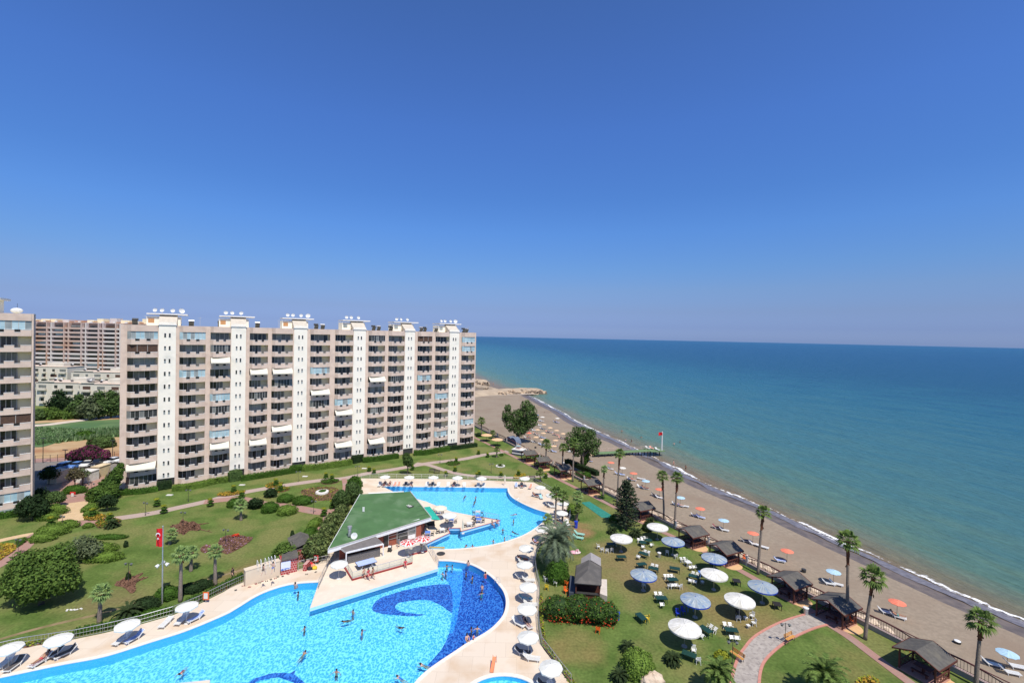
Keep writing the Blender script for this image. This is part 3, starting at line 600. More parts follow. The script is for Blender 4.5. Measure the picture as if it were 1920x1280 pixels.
for ti, (s0, s1) in enumerate(tows):
    b = MB(); w = s1 - s0; sm = (s0 + s1) / 2
    b.box((sm, .8, (H + 1.6) / 2 + .4), (w, 1.9, H - .9), M_towerw)
    o = b.build('stair_tower', BK.root)
    b = MB(); b.box((sm, .3, 1.1), (w - .1, .5, 2.2), M_dark); b.build('entrance_recess', BK.root)
    for f in range(12):
        z = H - 2.2 - 2.9 * f
        if f == 11: z += .2
        for sx in (-.42, .42):
            op = rnd.random() < (.5 if f < 3 else .15); t_ = MB() if nw < 100 else swn
            t_.box((sm + sx, -.165, z), (.42, .05, 1.0), M_trim); t_.box((sm + sx, -.20, z + (.0 if op else .22)), (.32, .04, .9 if op else .42), M_gd)
            if not op: t_.box((sm + sx, -.20, z - .24), (.32, .03, .44), M_gc)
            if nw < 100: t_.build('stair_window', o)
            nw += 1
    # stair head-house: flat slab roof behind, sloping tiled hood over the tower
    b = MB(); hz = H + 2.6; z0 = H + .3
    b.add([(s0 - .1, -.25, z0), (s1 + .1, -.25, z0), (s1 + .1, 3.6, hz), (s0 - .1, 3.6, hz), (s0 - .1, 3.6, z0), (s1 + .1, 3.6, z0)], ((0, 1, 2, 3), (0, 3, 4), (1, 5, 2), (2, 5, 4, 3)), mat('hood_slope', (.52, .47, .39), (.46, .41, .34), .9, 1.5))
    b.box((sm, -.22, z0 - .12), (w + .3, .2, .24), M_trim); ho = b.build('roof_hood', BK.root)
    b = MB(); b.box((sm - .9, 5.2, H + 1.0), (6.3, 4.4, 2.1), M_towerw); b.box((sm - .2, 5.2, hz + .02), (7.6, 5.6, .26), M_trim); hh = b.build('roof_house', BK.root)
    b = MB(); b.box((sm - 3.2, 2.98, H + 1.1), (1.1, .06, 1.0), M_vent if ti < 3 else M_gc); b.build('window', hh)
    for k, dx in enumerate([-2.6, -1.3, .7, 2.4][: 4 if ti in (0, 5, 2) else 3]):
        b = MB(); r = .46 if k != 3 else .62; ang = rnd.uniform(-.5, .6); dn = Vector((math.sin(ang), -math.cos(ang), .35)).normalized(); cc = Vector((sm + dx, 4.2, hz + .95)); a1 = dn.orthogonal().normalized(); a2 = dn.cross(a1)
        pr_ = [(0, -.16), (.5, -.11), (.85, -.03), (1, .04)]; vs = []
        for q, h_ in pr_:
            for j in range(14): vs.append(cc + (a1 * math.cos(j * math.pi / 7) + a2 * math.sin(j * math.pi / 7)) * q * r + dn * h_ * 1.2)
        b.add(vs, [(i * 14 + j, i * 14 + (j + 1) % 14, (i + 1) * 14 + (j + 1) % 14, (i + 1) * 14 + j) for i in range(3) for j in range(14)], M_white)
        b.tube([cc - dn * .15, (cc.x, cc.y + .3, hz)], .05, M_steel, 5); b.tube([cc + dn * .1 - Vector((0, 0, r * .9)), cc + dn * .55], .02, M_steel, 4)
        b.build('satellite_dish', hh)
if swn.v: o = swn.build('stair_window', BK.root); o['kind'] = 'stuff'
# water heaters on the roof
for i, s in enumerate((2.2, 12.5, 18.3, 26.2, 40.2, 42.0, 55.5, 57.2, 61, 70, 71.5, 75.5, 84.5, 86)):
    b = MB(); z = H + .1; y = 2.0 + (i % 3) * .8
    b.box((s, y, z + .45), (1.0, .08, 1.3), M_solar, rx=R(40)); b.tube([(s - .55, y + .55, z + 1.15), (s + .55, y + .55, z + 1.15)], .24, M_steel if i % 2 else M_dark, 8)
    for dx in (-.5, .5): b.tube([(s + dx, y + .6, z - .1), (s + dx, y + .6, z + 1.1)], .03, M_frame, 4)
    b.build('water_heater', BK.root)
for s in (4, 14.2, 31, 46, 72, 86.7):
    b = MB(); b.tube([(s, 3, H), (s, 3, H + 2.2)], .03, M_frame, 4); b.tube([(s - .4, 3, H + 2), (s + .4, 3, H + 2)], .02, M_frame, 4); b.build('aerial', BK.root)
# ---- the near block on the left, same kind, cut by the frame
C1 = P(60.5, 960); BL = Block('apartment_block', (C1.x - 33 * BK.D.x, C1.y - 33 * BK.D.y), BK.D, 'pink apartment block cut off by the left edge of the view', 37.9)
H2 = 37.9; L2 = 33.0
b = MB(); b.prism([(0, 1.25), (L2 - .5, 1.25), (L2 - 3.3, 13.2), (0, 13.2)], 0, H2 - .05, M_cream); b.build('wall', BL.root)
cols2 = [(26.9, 32.75), (21.0, 26.0)]
tow2 = (17.4, 20.6)
b = MB()
for a, c in ((32.75, 33.0), (26.0, 26.9), (20.6, 21.0), (0, 17.4)): b.box(((a + c) / 2, .61, H2 / 2), (c - a, 1.23, H2), M_pink)
b.build('pier', BL.root)
b = MB(); b.box((19, .7, H2 / 2 + .5), (3.2, 1.9, H2 + .2), M_towerw); b.build('stair_tower', BL.root)
b = MB()
for s0, s1 in cols2:
    n = 16; w = s1 - s0
    for i in range(n):
        x0, x1 = s0 + w * i / n, s0 + w * (i + 1) / n; y0, y1 = -bow(i / n), -bow((i + 1) / n)
        b.quad((x0, y0, H2 - 1.35), (x1, y1, H2 - 1.35), (x1, y1, H2), (x0, y0, H2), M_pink); b.quad((x0, y0, H2), (x1, y1, H2), (x1, 1.2, H2), (x0, 1.2, H2), M_pink)
        b.quad((x1, y1, H2 - 1.35), (x0, y0, H2 - 1.35), (x0, 1.2, H2 - 1.35), (x1, 1.2, H2 - 1.35), M_cream)
        b.quad((x0, y0, 0), (x1, y1, 0), (x1, y1, 1.4), (x0, y0, 1.4), mat('plinth', (.36, .40, .40), (.30, .34, .34), .8, 2))
b.build('roof_parapet', BL.root)
add_cols(BL, cols2, H2 - 1.35, 12, 2.93, {(0,0):'screen',(0,1):'part',(0,2):'part',(0,3):'part',(0,4):'part',(0,5):'part',(0,6):'blind',(0,7):'part',(0,8):'part',(0,9):'part',(0,10):'part',(0,11):'screen'}, 100)
b = MB(); b.box((22.9, 5.2, H2 + 1.3), (8.5, 4.4, 2.6), M_towerw); b.box((22.2, 5.2, H2 + 2.75), (11.5, 5.6, .35), M_trim); b.build('roof_house', BL.root)
b = MB(); b.ball((30.0, 3, H2 + .6), .9, M_white, 12, 6, (1, .5, .6)); b.tube([(30, 3.3, H2), (30, 3.3, H2 + 2.0)], .03, M_dark, 4); b.build('satellite_dish', BL.root)
# ---- far apartment slab
def far_slab():
    Y = 312.0; r = empty('apartment_tower', (-300, Y, 0), 'distant brown and white slab of flats with many floors', 'apartment building')
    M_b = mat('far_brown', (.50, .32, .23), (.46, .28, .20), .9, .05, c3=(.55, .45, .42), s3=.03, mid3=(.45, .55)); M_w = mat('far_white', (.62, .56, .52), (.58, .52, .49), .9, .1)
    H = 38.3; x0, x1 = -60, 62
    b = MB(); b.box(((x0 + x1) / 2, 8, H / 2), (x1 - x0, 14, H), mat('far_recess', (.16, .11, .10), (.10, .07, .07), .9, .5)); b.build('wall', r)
    xs = [x0 + 14.6 * i / 2 for i in range(0, 18)]; b = MB(); k = 0; x = x0; bays = []
    while x < x1 - 5:
        b.box((x + .45, .2, H / 2), (.9, 2.2, H), M_b if k % 2 else M_w); bays.append((x + .9, 7.8)); x += 8.7
        b.box((x + .35, .2, H / 2), (.7, 2.2, H), M_b); bays.append((x + .7, 2.3)); x += 3.0; k += 1
    b.build('pier', r); fl = MB(); n = 0
    for f in range(13):
        z = H - 1.4 - 2.9 * f
        b = MB(); 
        for (bx, bw) in bays: b.box((bx + bw / 2, -.4 if bw > 5 else .1, z - 2.25), (bw, 1.5, 1.25), M_w if f > 5 or bx > 20 else M_b)
        b.build('balcony_band', r)
    for f in range(13):
        z = H - 1.4 - 2.9 * f
        for j, (bx, bw) in enumerate(bays):
            if bw < 5: continue
            n += 1; b = MB() if n < 100 else fl; m = rnd.choice([M_gd, M_gd, M_gm, M_gm, M_blind, M_gb]); b.box((bx + bw * .5, .3, z - .7), (bw * rnd.choice([.6, .8, .98]), .1, 1.2), m)
            if n < 100: b.build('window', r)
    fl.build('window', r)['kind'] = 'stuff'
    b = MB(); b.box(((x0 + x1) / 2, 8, H + .2), (x1 - x0, 14, .5), M_b)
    for i in range(15):
        x = x0 + 4 + i * 8; b.box((x, 6 + rnd.random() * 3, H + 1.3), (rnd.uniform(3, 6), 5, rnd.uniform(1.2, 5.4)), rnd.choice([M_b, M_cream, M_w, M_cream])); b.box((x + 3, 3, H + .9), (1.5, 1, 1.0), M_white)
        b.box((x - 2, 2.5, H + .8), (1, 2.5, .8), mat('far_brick', (.45, .25, .15), None, .9, 1))
    b.build('roof', r); return r
far_slab()
# ---- low white houses between the trees and the slab
M_hw = mat('house_white', (.66, .61, .51), (.58, .53, .44), .9, .3)
def low_house(name, x, y, w, d, h, fl, label, rz=0):
    r = empty(name, (x, y, 0), label, 'house', 'low white houses behind the trees', rz); b = MB(); b.box((0, d / 2, h / 2), (w, d, h), M_hw); b.build('wall', r)
    b = MB(); b.box((0, d / 2, h + .12), (w + .4, d + .4, .24), mat('house_roof', (.62, .50, .40), (.52, .42, .34), .9, .5)); b.box((-w * .3, -.05, h + .35), (w * .3, .3, .7), M_hw); b.box((w * .22, d * .4, h + 1.1), (w * .3, d * .4, 1.9), M_hw)
    b.build('roof', r)
    for i in range(4):
        b = MB(); xx = -w * .42 + w * .25 * i + rnd.random() * 2; yy = d * .2 + rnd.random() * d * .5; b.box((xx, yy, h + .7), (1.2, .1, 1.2), M_solar, rx=R(45)); b.ball((xx, yy + .6, h + 1.2), .5, M_white, 8, 5, (1.2, .8, .8)); b.build('water_heater', r)
    for f in range(fl):
        n = int(w / 5)
        for i in range(n):
            b = MB(); ww = rnd.choice([1.4, 3.2, 3.4]); xx = -w / 2 + (i + .5) * w / n; z = h - 1.8 - f * 2.9
            b.box((xx, -.02, z), (ww, .12, 1.4), rnd.choice([M_gd, M_gm, M_blind])); b.box((xx, -.5, z - 1.2), (ww + .6, 1.0, .9), M_hw); b.build('window', r)
hx = lambda u, Y: (u - 960) / F_PX * Y
low_house('white_house', hx(118, 205) , 205, 24, 10, 10.5, 3, 'white three storey house behind the dark round tree'); low_house('white_house', hx(190, 203), 203, 19, 10, 10.5, 3, 'white house right of the dark round tree, with a tiled roof terrace')
low_house('white_house', hx(75, 250), 250, 30, 10, 13.5, 3, 'white house farther back on the left, below the slab of flats'); low_house('white_house', hx(190, 245), 246, 34, 10, 11.5, 3, 'white house farther back on the right, below the slab of flats')
# ---------------------------------------------------------------- plants
def leafm(n, a, b_, c3=None, isl=.35, sub=.25): return mat(n, a, b_, .75, .6, island=isl, spec=.15, c3=c3, s3=.8, mid3=(.5, .6), sub=sub)
G_pine = leafm('foliage_round_tree', (.115, .185, .035), (.06, .11, .02)); G_euc = leafm('foliage_eucalyptus', (.095, .155, .045), (.055, .095, .028)); G_dark = leafm('foliage_dark', (.028, .055, .018), (.018, .038, .012))
G_hedge = leafm('foliage_hedge', (.065, .14, .018), (.045, .10, .014)); G_lime = leafm('foliage_lime', (.15, .235, .04), (.10, .165, .025)); G_yel = leafm('foliage_yellow_tip', (.32, .34, .03), (.20, .24, .03)); G_palm = leafm('palm_leaf', (.15, .22, .055), (.085, .14, .032), isl=.5)
G_palml = leafm('palm_leaf_light', (.26, .36, .13), (.16, .25, .075), isl=.35); G_date = leafm('date_leaf', (.15, .19, .12), (.10, .14, .08), isl=.35); G_rub = leafm('foliage_fig', (.17, .21, .07), (.06, .095, .025), isl=.5); G_grey = leafm('foliage_grey', (.14, .17, .09), (.09, .12, .05))
G_orange = leafm('flowers_orange', (.42, .25, .03), (.30, .19, .03), isl=.3, sub=.1); G_mag = leafm('flowers_magenta', (.17, .03, .09), (.09, .018, .05), isl=.4, sub=.1); G_red = leafm('flowers_red', (.60, .06, .02), (.45, .04, .02), isl=.3, sub=.1); G_lav = leafm('flowers_lavender', (.42, .24, .36), (.28, .17, .26), isl=.3, sub=.1)
G_wood = mat('bark', (.20, .155, .115), (.11, .085, .065), .95, 3, .7, 12); G_palmt = mat('palm_trunk', (.26, .21, .17), (.17, .135, .11), .95, 6, .8, 14); G_skirt = mat('palm_skirt', (.20, .075, .035), (.11, .045, .025), .95, 5, .8, 14)
def leaves(b, lobes, n, size, m, rr, up=.35, fill=.55, asp=1.6):
    tot = sum(l[3] ** 2 for l in lobes); ms = m if isinstance(m, list) else [m]
    for l in lobes:
        sq = l[4] if len(l) > 4 else (1, 1, 1); k = int(n * l[3] ** 2 / tot)
        for _ in range(k):
            d = Vector((rr.gauss(0, 1), rr.gauss(0, 1), rr.gauss(0, 1))).normalized(); q = fill + (1 - fill) * rr.random() ** .6
            q *= 1 + .22 * mnoise.noise(d * 2.2 + Vector((l[0], l[1], l[2])))
            c = Vector((l[0] + d.x * l[3] * sq[0] * q, l[1] + d.y * l[3] * sq[1] * q, l[2] + d.z * l[3] * sq[2] * q))
            nn = (d + Vector((rr.gauss(0, .7), rr.gauss(0, .7), rr.gauss(0, .7) + up))).normalized(); a = nn.orthogonal().normalized(); a = Matrix.Rotation(rr.uniform(0, 6.28), 3, nn) @ a; e = nn.cross(a)
            s = size * rr.uniform(.6, 1.35); a *= s * asp / 2; e *= s / 2
            b.add((c - a, c - e * .8 + a * .1, c + a, c + e * .8 + a * .1), ((0, 1, 2, 3),), rr.choice(ms) if len(ms) > 1 else ms[0])
def cores(b, lobes, m, k=.62):
    for i, l in enumerate(lobes): b.ball(l[:3], l[3] * k, m, 10, 6, l[4] if len(l) > 4 else (1, 1, 1), .12, i)
def tree(name, label, loc, lobes, n, size, m, tr=.2, th=None, group=None, cat='tree', limbs=True, seed=0, lean=(0, 0), core=True, coremat=None):
    rr = random.Random(seed + int(loc[0] * 10)); r = empty(name, loc, label, cat, group); b = MB()
    top = th or max(l[2] for l in lobes); cx = sum(l[0] for l in lobes) / len(lobes); cy = sum(l[1] for l in lobes) / len(lobes)
    b.tube([(0, 0, -.1), (cx * .2 + .06, cy * .2, top * .35), (cx * .6, cy * .6 + .05, top * .7), (cx, cy, top)], [tr * 1.2, tr, tr * .75, tr * .3], G_wood, 9)
    if limbs:
        for l in lobes: b.tube([(cx * .25, cy * .25, top * .35), ((cx * .4 + l[0]) / 2, (cy * .4 + l[1]) / 2, (top * .45 + l[2]) / 2 - .1), l[:3]], [tr * .6, tr * .42, tr * .15], G_wood, 6)
    b.build('trunk', r, True); b = MB()
    if core: cores(b, lobes, coremat or (m[0] if isinstance(m, list) else m), .55)
    leaves(b, lobes, n, size, m, rr); b.build('crown', r); return r
def fan_crown(nf=30, R_=1.6, m=None, seed=0, droop=1.0):
    rr = random.Random(seed); b = MB()
    for i in range(nf):
        az = i * 2.39996 + rr.uniform(-.2, .2); t = i / nf; el = R(75) - R(118) * t * droop + rr.uniform(-.12, .12)
        d = Vector((math.cos(az) * math.cos(el), math.sin(az) * math.cos(el), math.sin(el))); side = Vector((-math.sin(az), math.cos(az), 0)); up = side.cross(d) * -1
        pl = R_ * rr.uniform(.42, .55); b.tube([(0, 0, 0), d * pl * .5 + Vector((0, 0, .03)), d * pl], [.03, .022, .015], m, 3, False); c = d * pl; fl = R_ * rr.uniform(.5, .62)
        nb = 9
        for k in range(nb):
            a = R(-82) + R(164) * k / (nb - 1); dr = (d * math.cos(a) + side * math.sin(a)).normalized(); ln = fl * (1 - .22 * abs(a)); w = side * math.cos(a) - d * math.sin(a); w *= .085 * R_ / 1.6 * 1.05
            mid = c + dr * ln * .6 + up * .05; tip = c + dr * ln - Vector((0, 0, .20 * ln + rr.uniform(0, .12)))
            b.add((c, mid - w, tip, mid + w), ((0, 1, 2, 3),), m)
    return b
def feather_crown(nf=40, R_=2.8, m=None, seed=0, lo=-35, hi=82, lw=.36):
    rr = random.Random(seed); b = MB()
    for i in range(nf):
        az = i * 2.39996; el = R(hi) - R(hi - lo) * (i / nf) + rr.uniform(-.1, .1); L = R_ * rr.uniform(.85, 1.1); pts = []; p = Vector((0, 0, 0)); e = el; N = 7
        side = Vector((-math.sin(az), math.cos(az), 0))
        for k in range(N + 1):
            pts.append(p.copy()); d = Vector((math.cos(az) * math.cos(e), math.sin(az) * math.cos(e), math.sin(e))); p = p + d * L / N; e -= R(9 + 4 * k * .6)
        b.tube(pts, [.035 - .004 * k for k in range(N + 1)], m, 3, False)
        for k in range(N * 3):
            u_ = .6 + k / 3 * (N - .7) / N; i0 = min(int(u_), N - 1); q = pts[i0].lerp(pts[i0 + 1], u_ - i0); d = (pts[i0 + 1] - pts[i0]).normalized(); up = side.cross(d) * -1
            ll = lw * R_ / 2.8 * (1 - .5 * k / (N * 3)) * rr.uniform(.8, 1.2)
            for s in (-1, 1):
                tip = q + side * s * ll + d * ll * .75 + up * .12 * ll - Vector((0, 0, .15 * ll)); b.add((q - d * .07, tip, q + d * .09), ((0, 1, 2),), m)
    return b
FC = {}
def fan_data(key, **kw):
    if key not in FC:
        o = fan_crown(**kw).build('crown'); FC[key] = o.data; bpy.data.objects.remove(o)
    return FC[key]
def fan_palm(base, crown, rpx, label, group='tall fan palms', light=False, skirt=.25, tr=.155, seed=0, zb=0.0):
    B0_ = P(base[0], base[1], zb); T = DY(crown[0], crown[1], B0_.y); h = T.z - zb - .25; Rr = rpx / F_PX * B0_.y
    r = empty('fan_palm', (B0_.x, B0_.y, zb), label, 'palm tree', group); dx = T.x - B0_.x; b = MB(); rr = random.Random(seed + int(base[0]))
    N = 12; pts = []; rs = []
    for k in range(N + 1):
        t = k / N; pts.append((dx * t ** 1.4, 0, -.1 + (h + .1) * t)); rs.append(tr * (1.35 - .55 * t) * (1 if k % 2 else 1.06))
    b.tube(pts, rs, G_palmt, 9); b.build('trunk', r, True)
    if skirt:
        b = MB(); z0 = h * (1 - skirt); b.tube([(dx * (1 - skirt) ** 1.4, 0, z0), (dx * (1 - skirt / 2) ** 1.4, 0, (z0 + h) / 2), (dx, 0, h - .05)], [tr * .95, tr * 1.25, tr * 1.6], G_skirt, 9)
        for k in range(26):
            a = rr.uniform(0, 6.28); t = rr.uniform(.05, 1); c = Vector((dx * (1 - skirt * (1 - t)), 0, z0 + (h - z0) * t)); o_ = Vector((math.cos(a), math.sin(a), 0)); b.add((c + o_ * tr * .8, c + o_ * tr * 1.9 + Vector((0, 0, -.35)), c + o_ * tr * 1.1 + Vector((.05, .05, -.45))), ((0, 1, 2),), G_skirt)
        b.build('dead_leaf_skirt', r)
    o = bpy.data.objects.new('crown', fan_data(('l' if light else 'd', int(base[0]) % 3), nf=27, R_=1.6, m=G_palml if light else G_palm, seed=int(base[0]) % 3, droop=1.0 if not light else 1.15)); col.objects.link(o); o.parent = r
    o.location = (dx, 0, h); o.scale = (Rr / 1.66,) * 3; o.rotation_euler = (0, 0, rr.uniform(0, 6)); return r
# tall palms along the sea fence, nearest first
for a in [((1830,1286),(1840,1160),29,'tall palm nearest the bottom right corner, beside the fence'),((1622,1198),(1638,1078),27,'leaning palm on the lawn right of the tallest palm'),((1588,1168),(1590,1010),25,'tallest palm, standing by the gazebo where the curved path ends'),
          ((1421,1076),(1431,957),17,'tall straight palm between the two middle gazebos'),((1300-35,991),(1270,893),15,'right-hand palm of the close pair behind the white garden umbrella'),((1245,979),(1242,890),14,'left-hand palm of the close pair behind the white garden umbrella'),
          ((1157,950),(1162,848),13,'tall palm rising out of the layered dark conifer'),((1131,929),(1133,877),9,'small yellowish palm on the lawn left of the layered conifer'),((1074,903),(1076,829),14,'very tall slim palm in front of the airy eucalyptus'),
          ((1053.6,894),(1056,837),11,'palm just left of the very tall slim palm'),((1023,875),(1024.5,831),13,'palm beside the second gazebo from the striped kiosk'),((931,857),(932,841),8,'short palm on the far lawn near the path junction'),
          ((902.6,817),(902.8,788),10,'short palm nearest the right end of the apartment block'),((924,822),(924,810),7,'short palm by the far end of the sea fence')]:
    fan_palm(*a, light=(a[0][0] == 1131), skirt=.3)
# palms round the pool
for a in [((1041,986),(1043,921),17,'left one of the two tall palms on the round pool terrace'),((1054.5,976),(1056,928),15,'right one of the two tall palms on the round pool terrace'),((1080,975),(1083,928),14,'palm behind the round terrace beside the green mat'),
          ((1028,992),(1027,970),13,'short palm on the pool edge beside the date palm'),((1013,903),(1013,884),11,'short palm on the lawn behind the pool corner'),((1081,978),(1085,952),12,'short bushy palm with a brown trunk beside the green mat')]:
    fan_palm(*a, group='palms round the pool terrace', light=a[0][0] in (1080, 1028), skirt=.2)
for a in [((186,1166),(190,1106),21,'thick light green palm on the lawn nearest the big round tree'),((338,1127),(340,1035),20,'tall light palm in front of the pool railing'),((358,1070),(359,1032),16,'short stout palm behind the tall light palm'),
          ((403.6,1096),(403,1030),17,'light palm beside the purple flower bed'),((452,975),(450.6,943),15,'light palm alone on the middle of the lawn'),((318,1040-20),(321,998),14,'small light palm beside the red flag')]:
    fan_palm(*a, group='light green palms on the park lawn', light=True, skirt=.18, tr=.19)
def feather_palm(name, loc, h, Rr, label, cat='palm tree', m=G_date, nf=44, lo=-40, group=None, trunk=.3, seed=1, hi=82, lw=.36):
    r = empty(name, loc, label, cat, group); b = MB(); b.tube([(0, 0, -.1), (0, 0, h * .5), (0, 0, h)], [trunk * 1.2, trunk, trunk * 1.15], G_palmt, 10); b.build('trunk', r, True)
    o = feather_crown(nf, Rr, m, seed, lo, hi, lw).build('crown', r); o.location = (0, 0, h); return r
q = P(1040, 1072); feather_palm('date_palm', q, DY(1046, 1016, q.y).z, 3.9, 'big grey green date palm between pool deck and lawn', nf=64, lo=-50, lw=.55)
q = P(1052, 1046); feather_palm('date_palm', q, DY(1058, 1000, q.y).z, 3.0, 'smaller date palm just behind the big grey green one', nf=44, lo=-40, seed=3, lw=.5)
for (u, v, h, Rr, lab, m_) in [(1345,1300,2.2,2.0,'leafy palm cut by the bottom edge, left of the curved path',G_palm),(1545,1312,2.6,2.6,'leafy palm cut by the bottom edge, right of the curved path',G_palm)]:
    feather_palm('garden_palm', P(u, v), h, Rr, lab, m=m_, nf=34, lo=-25, group='palms at the bottom edge', trunk=.2, lw=.6)
for (u, v, Rr, lab) in [(1178,1222,1.1,'spiky cycad above the clipped round shrub'),(1261,1243,1.15,'spiky cycad alone on the lawn below the nearest white umbrella'),(1161,1276,1.1,'spiky cycad cut by the bottom edge beside the clipped shrub'),(211,988,1.5,'dark cycad on the park lawn left of the red flag'),
                        (240,1158,1.9,'large dark cycad beside the pool railing'),(1219,1004-22,1.2,'cycad under the far white garden umbrella'),(1148,1000,1.2,'pale cycad at the foot of the layered conifer'),(1193,1005,1.5,'tall dark cycad beside the layered conifer')]:
    feather_palm('cycad', P(u, v), .5, Rr, lab, 'cycad', leafm('cycad_leaf', (.055, .085, .03), (.03, .05, .018)), 40, -5, 'cycads on the lawns', .22, int(u), 75, .5)
# trees
T = tree
q = P(77, 1132); T('round_tree', 'big round evergreen tree on the park lawn at the left edge', q, [(0,0,4.2,3.2,(1,1,.85)),(-2.1,.3,3.9,2.3),(2.0,-.2,3.8,2.4),(.4,-1.4,3.3,2.3),(-1.0,-.9,5.6,1.8),(1.3,.9,5.7,1.8),(-2.7,-.8,2.8,1.6),(2.9,.3,2.9,1.6)], 14000, .26, G_pine, .28)
q = P(970, 831, BZ); T('eucalyptus_tree', 'dense dark eucalyptus with two crowns standing on the beach', q, [(-2.0,0,6.5,2.6),(1.8,.5,6.2,2.8),(3.4,0,10.2,3.0),(4.2,0,7.5,2.6),(-3.6,0,9.6,2.0),(-.2,0,9.0,2.6),(.8,0,4.8,2.4),(2.8,0,12.9,2.0),(-3.4,0,12.0,1.3),(4.6,0,12.2,1.2),(-4.2,.4,8.2,1.3),(5.6,0,9.0,1.5),(.6,0,10.6,1.3)], 7500, .40, G_euc, .5, core=False)
q = P(1092, 884, BZ); T('eucalyptus_tree', 'airy eucalyptus on the beach behind the very tall palm', q, [(-1.2,0,7.6,2.4),(1.6,.5,8.2,2.6),(-3.0,0,9.0,1.9),(0,0,10.2,2.2),(2.8,0,6.0,1.8),(-1.6,0,5.6,1.7),(-3.6,0,7.2,1.4),(2.2,0,10.4,1.4),(-1.8,0,11.2,1.2),(4.0,0,8.0,1.2)], 5000, .34, G_grey if False else G_euc, .3, core=False)
q = P(1091, 880, BZ); T('small_tree', 'small light green tree under the airy eucalyptus', q + Vector((.6, -1, 0)), [(0,0,3.4,1.3),(.2,0,4.6,1.1),(-.3,0,2.4,1.0)], 1500, .3, G_hedge, .14)
q = P(764, 890); T('lawn_tree', 'small round tree behind the far row of parasols', q, [(0,0,3.6,1.3),(-.4,0,4.6,1.05),(.5,0,3.0,1.0)], 2600, .22, leafm('foliage_lawn_tree', (.08,.13,.03), (.04,.08,.02)), .14)
# layered conifer
q = P(1173, 991); r = empty('layered_conifer', q, 'tall dark conifer with layered branches beside the green mat', 'tree'); b = MB(); b.tube([(0,0,0),(0,0,5),(.1,0,8.6)], [.28,.2,.05], G_wood, 8); b.build('trunk', r); rr = random.Random(4); b = MB(); M_ar = leafm('foliage_conifer', (.07,.10,.05), (.032,.052,.028))
for k in range(15):
    z = .8 + k * .55; Rk = 2.6 * (1 - .022 * k) if k < 9 else 2.1 * (1 - (k - 9) / 8); nbr = 9
    for j in range(nbr):
        a = j * 6.283 / nbr + k * .4 + rr.uniform(-.2, .2); L = Rk * rr.uniform(.6, 1.12)
        b.tube([(0,0,z), (math.cos(a)*L*.6, math.sin(a)*L*.6, z+.15), (math.cos(a)*L, math.sin(a)*L, z+.5)], [.05,.04,.02], G_wood, 3, False)
        for i in range(34):
            t = rr.uniform(.25, 1); c = Vector((math.cos(a)*L*t, math.sin(a)*L*t, z + .5*t*t)); d = Vector((rr.gauss(0,1), rr.gauss(0,1), rr.gauss(0,.35))).normalized() * .34; e = Vector((rr.gauss(0,.06), rr.gauss(0,.06), .11)); b.add((c, c+d*.5-e, c+d, c+d*.5+e), ((0,1,2,3),), M_ar)
b.build('crown', r)
# fig trees along the restaurant and others
for (u, v, hh, cr, lab, m_) in [(592,1052,2.5,1.75,'bushy fig tree nearest the pool gate',G_rub),(614,1030,2.7,1.7,'second fig tree along the green roof, counted from the pool gate',G_rub),(622,1010,2.7,1.75,'third fig tree along the green roof, counted from the pool gate',G_rub),(640,990,2.6,1.7,'fourth fig tree along the green roof, counted from the pool gate',G_rub),
      (639,953,2.3,1.45,'dark round tree by the narrow path behind the green roof',G_euc),(661,945,3.0,1.6,'tall dark tree at the back corner of the green roof',G_euc),(664,925,2.4,1.5,'yellow green tree at the corner of the upper pool deck',G_hedge),(533,1058,1.7,1.7,'round bright shrub tree behind the beige wall',G_pine)]:
    tree('garden_tree', lab, P(u, v), [(0,0,hh,cr),(-cr*.5,0,hh*.72,cr*.75),(cr*.45,.3,hh*.78,cr*.75),(0,-.3,hh+cr*.45,cr*.65),(0,0,hh*.4,cr*.7)], 3200, .24, m_, .13, group='trees round the restaurant', seed=int(u))
for (u, v, hh, cr, lab, m_, n_) in [(60,975,2.6,2.1,'dark spreading tree against the left apartment block',G_dark,3200),(104,950,2.0,1.2,'narrow conifer at the corner of the plaza',G_euc,2200),(140,915,3.3,1.25,'thin brownish tree in the driveway island',leafm('foliage_bare',(.14,.12,.07),(.09,.08,.04)),900),(155,909,2.8,1.0,'smaller thin tree in the driveway island',G_grey,600),
      (76,1003-60,1.8,1.3,'dark bush tree in the shade behind the left block',G_dark,1200),(201,958,2.0,1.3,'small flat topped tree on the lawn beside the plaza',G_dark,1000),(155,1052,2.1,1.9,'grey leaved open shrub on the park lawn',G_grey,1600),(478,953,1.1,1.15,'small dark round tree beside the pink path',G_dark,1300),(507,932,1.0,1.0,'small dark shrub tree left of the round flower bed',G_dark,900),(92,921-14,2.6,1.6,'shaded tree between the apartment blocks',G_dark,1200)]:
    tree('park_tree', lab, P(u, v), [(0,0,hh,cr),(-cr*.7,0,hh*.8,cr*.7),(cr*.7,.2,hh*.85,cr*.7),(0,-.3,hh+cr*.4,cr*.6)], n_, .26, m_, .11, group='trees near the plaza', seed=int(v), core=n_ > 950)
q = P(178, 941); T('conifer_hedge_tree', 'broad bright green conifer against the corner of the long block', q + Vector((0,1.5,0)), [(0,0,1.2,2.0),(.8,.8,2.6,1.8),(1.3,1.6,4.2,1.4),(1.6,2.2,5.4,1.0),(1.8,2.4,6.4,.6),(-1.2,-.3,.8,1.4),(1.6,.4,1.3,1.5)], 9000, .34, leafm('foliage_bright_conifer', (.10,.17,.03), (.05,.10,.02)), .2)
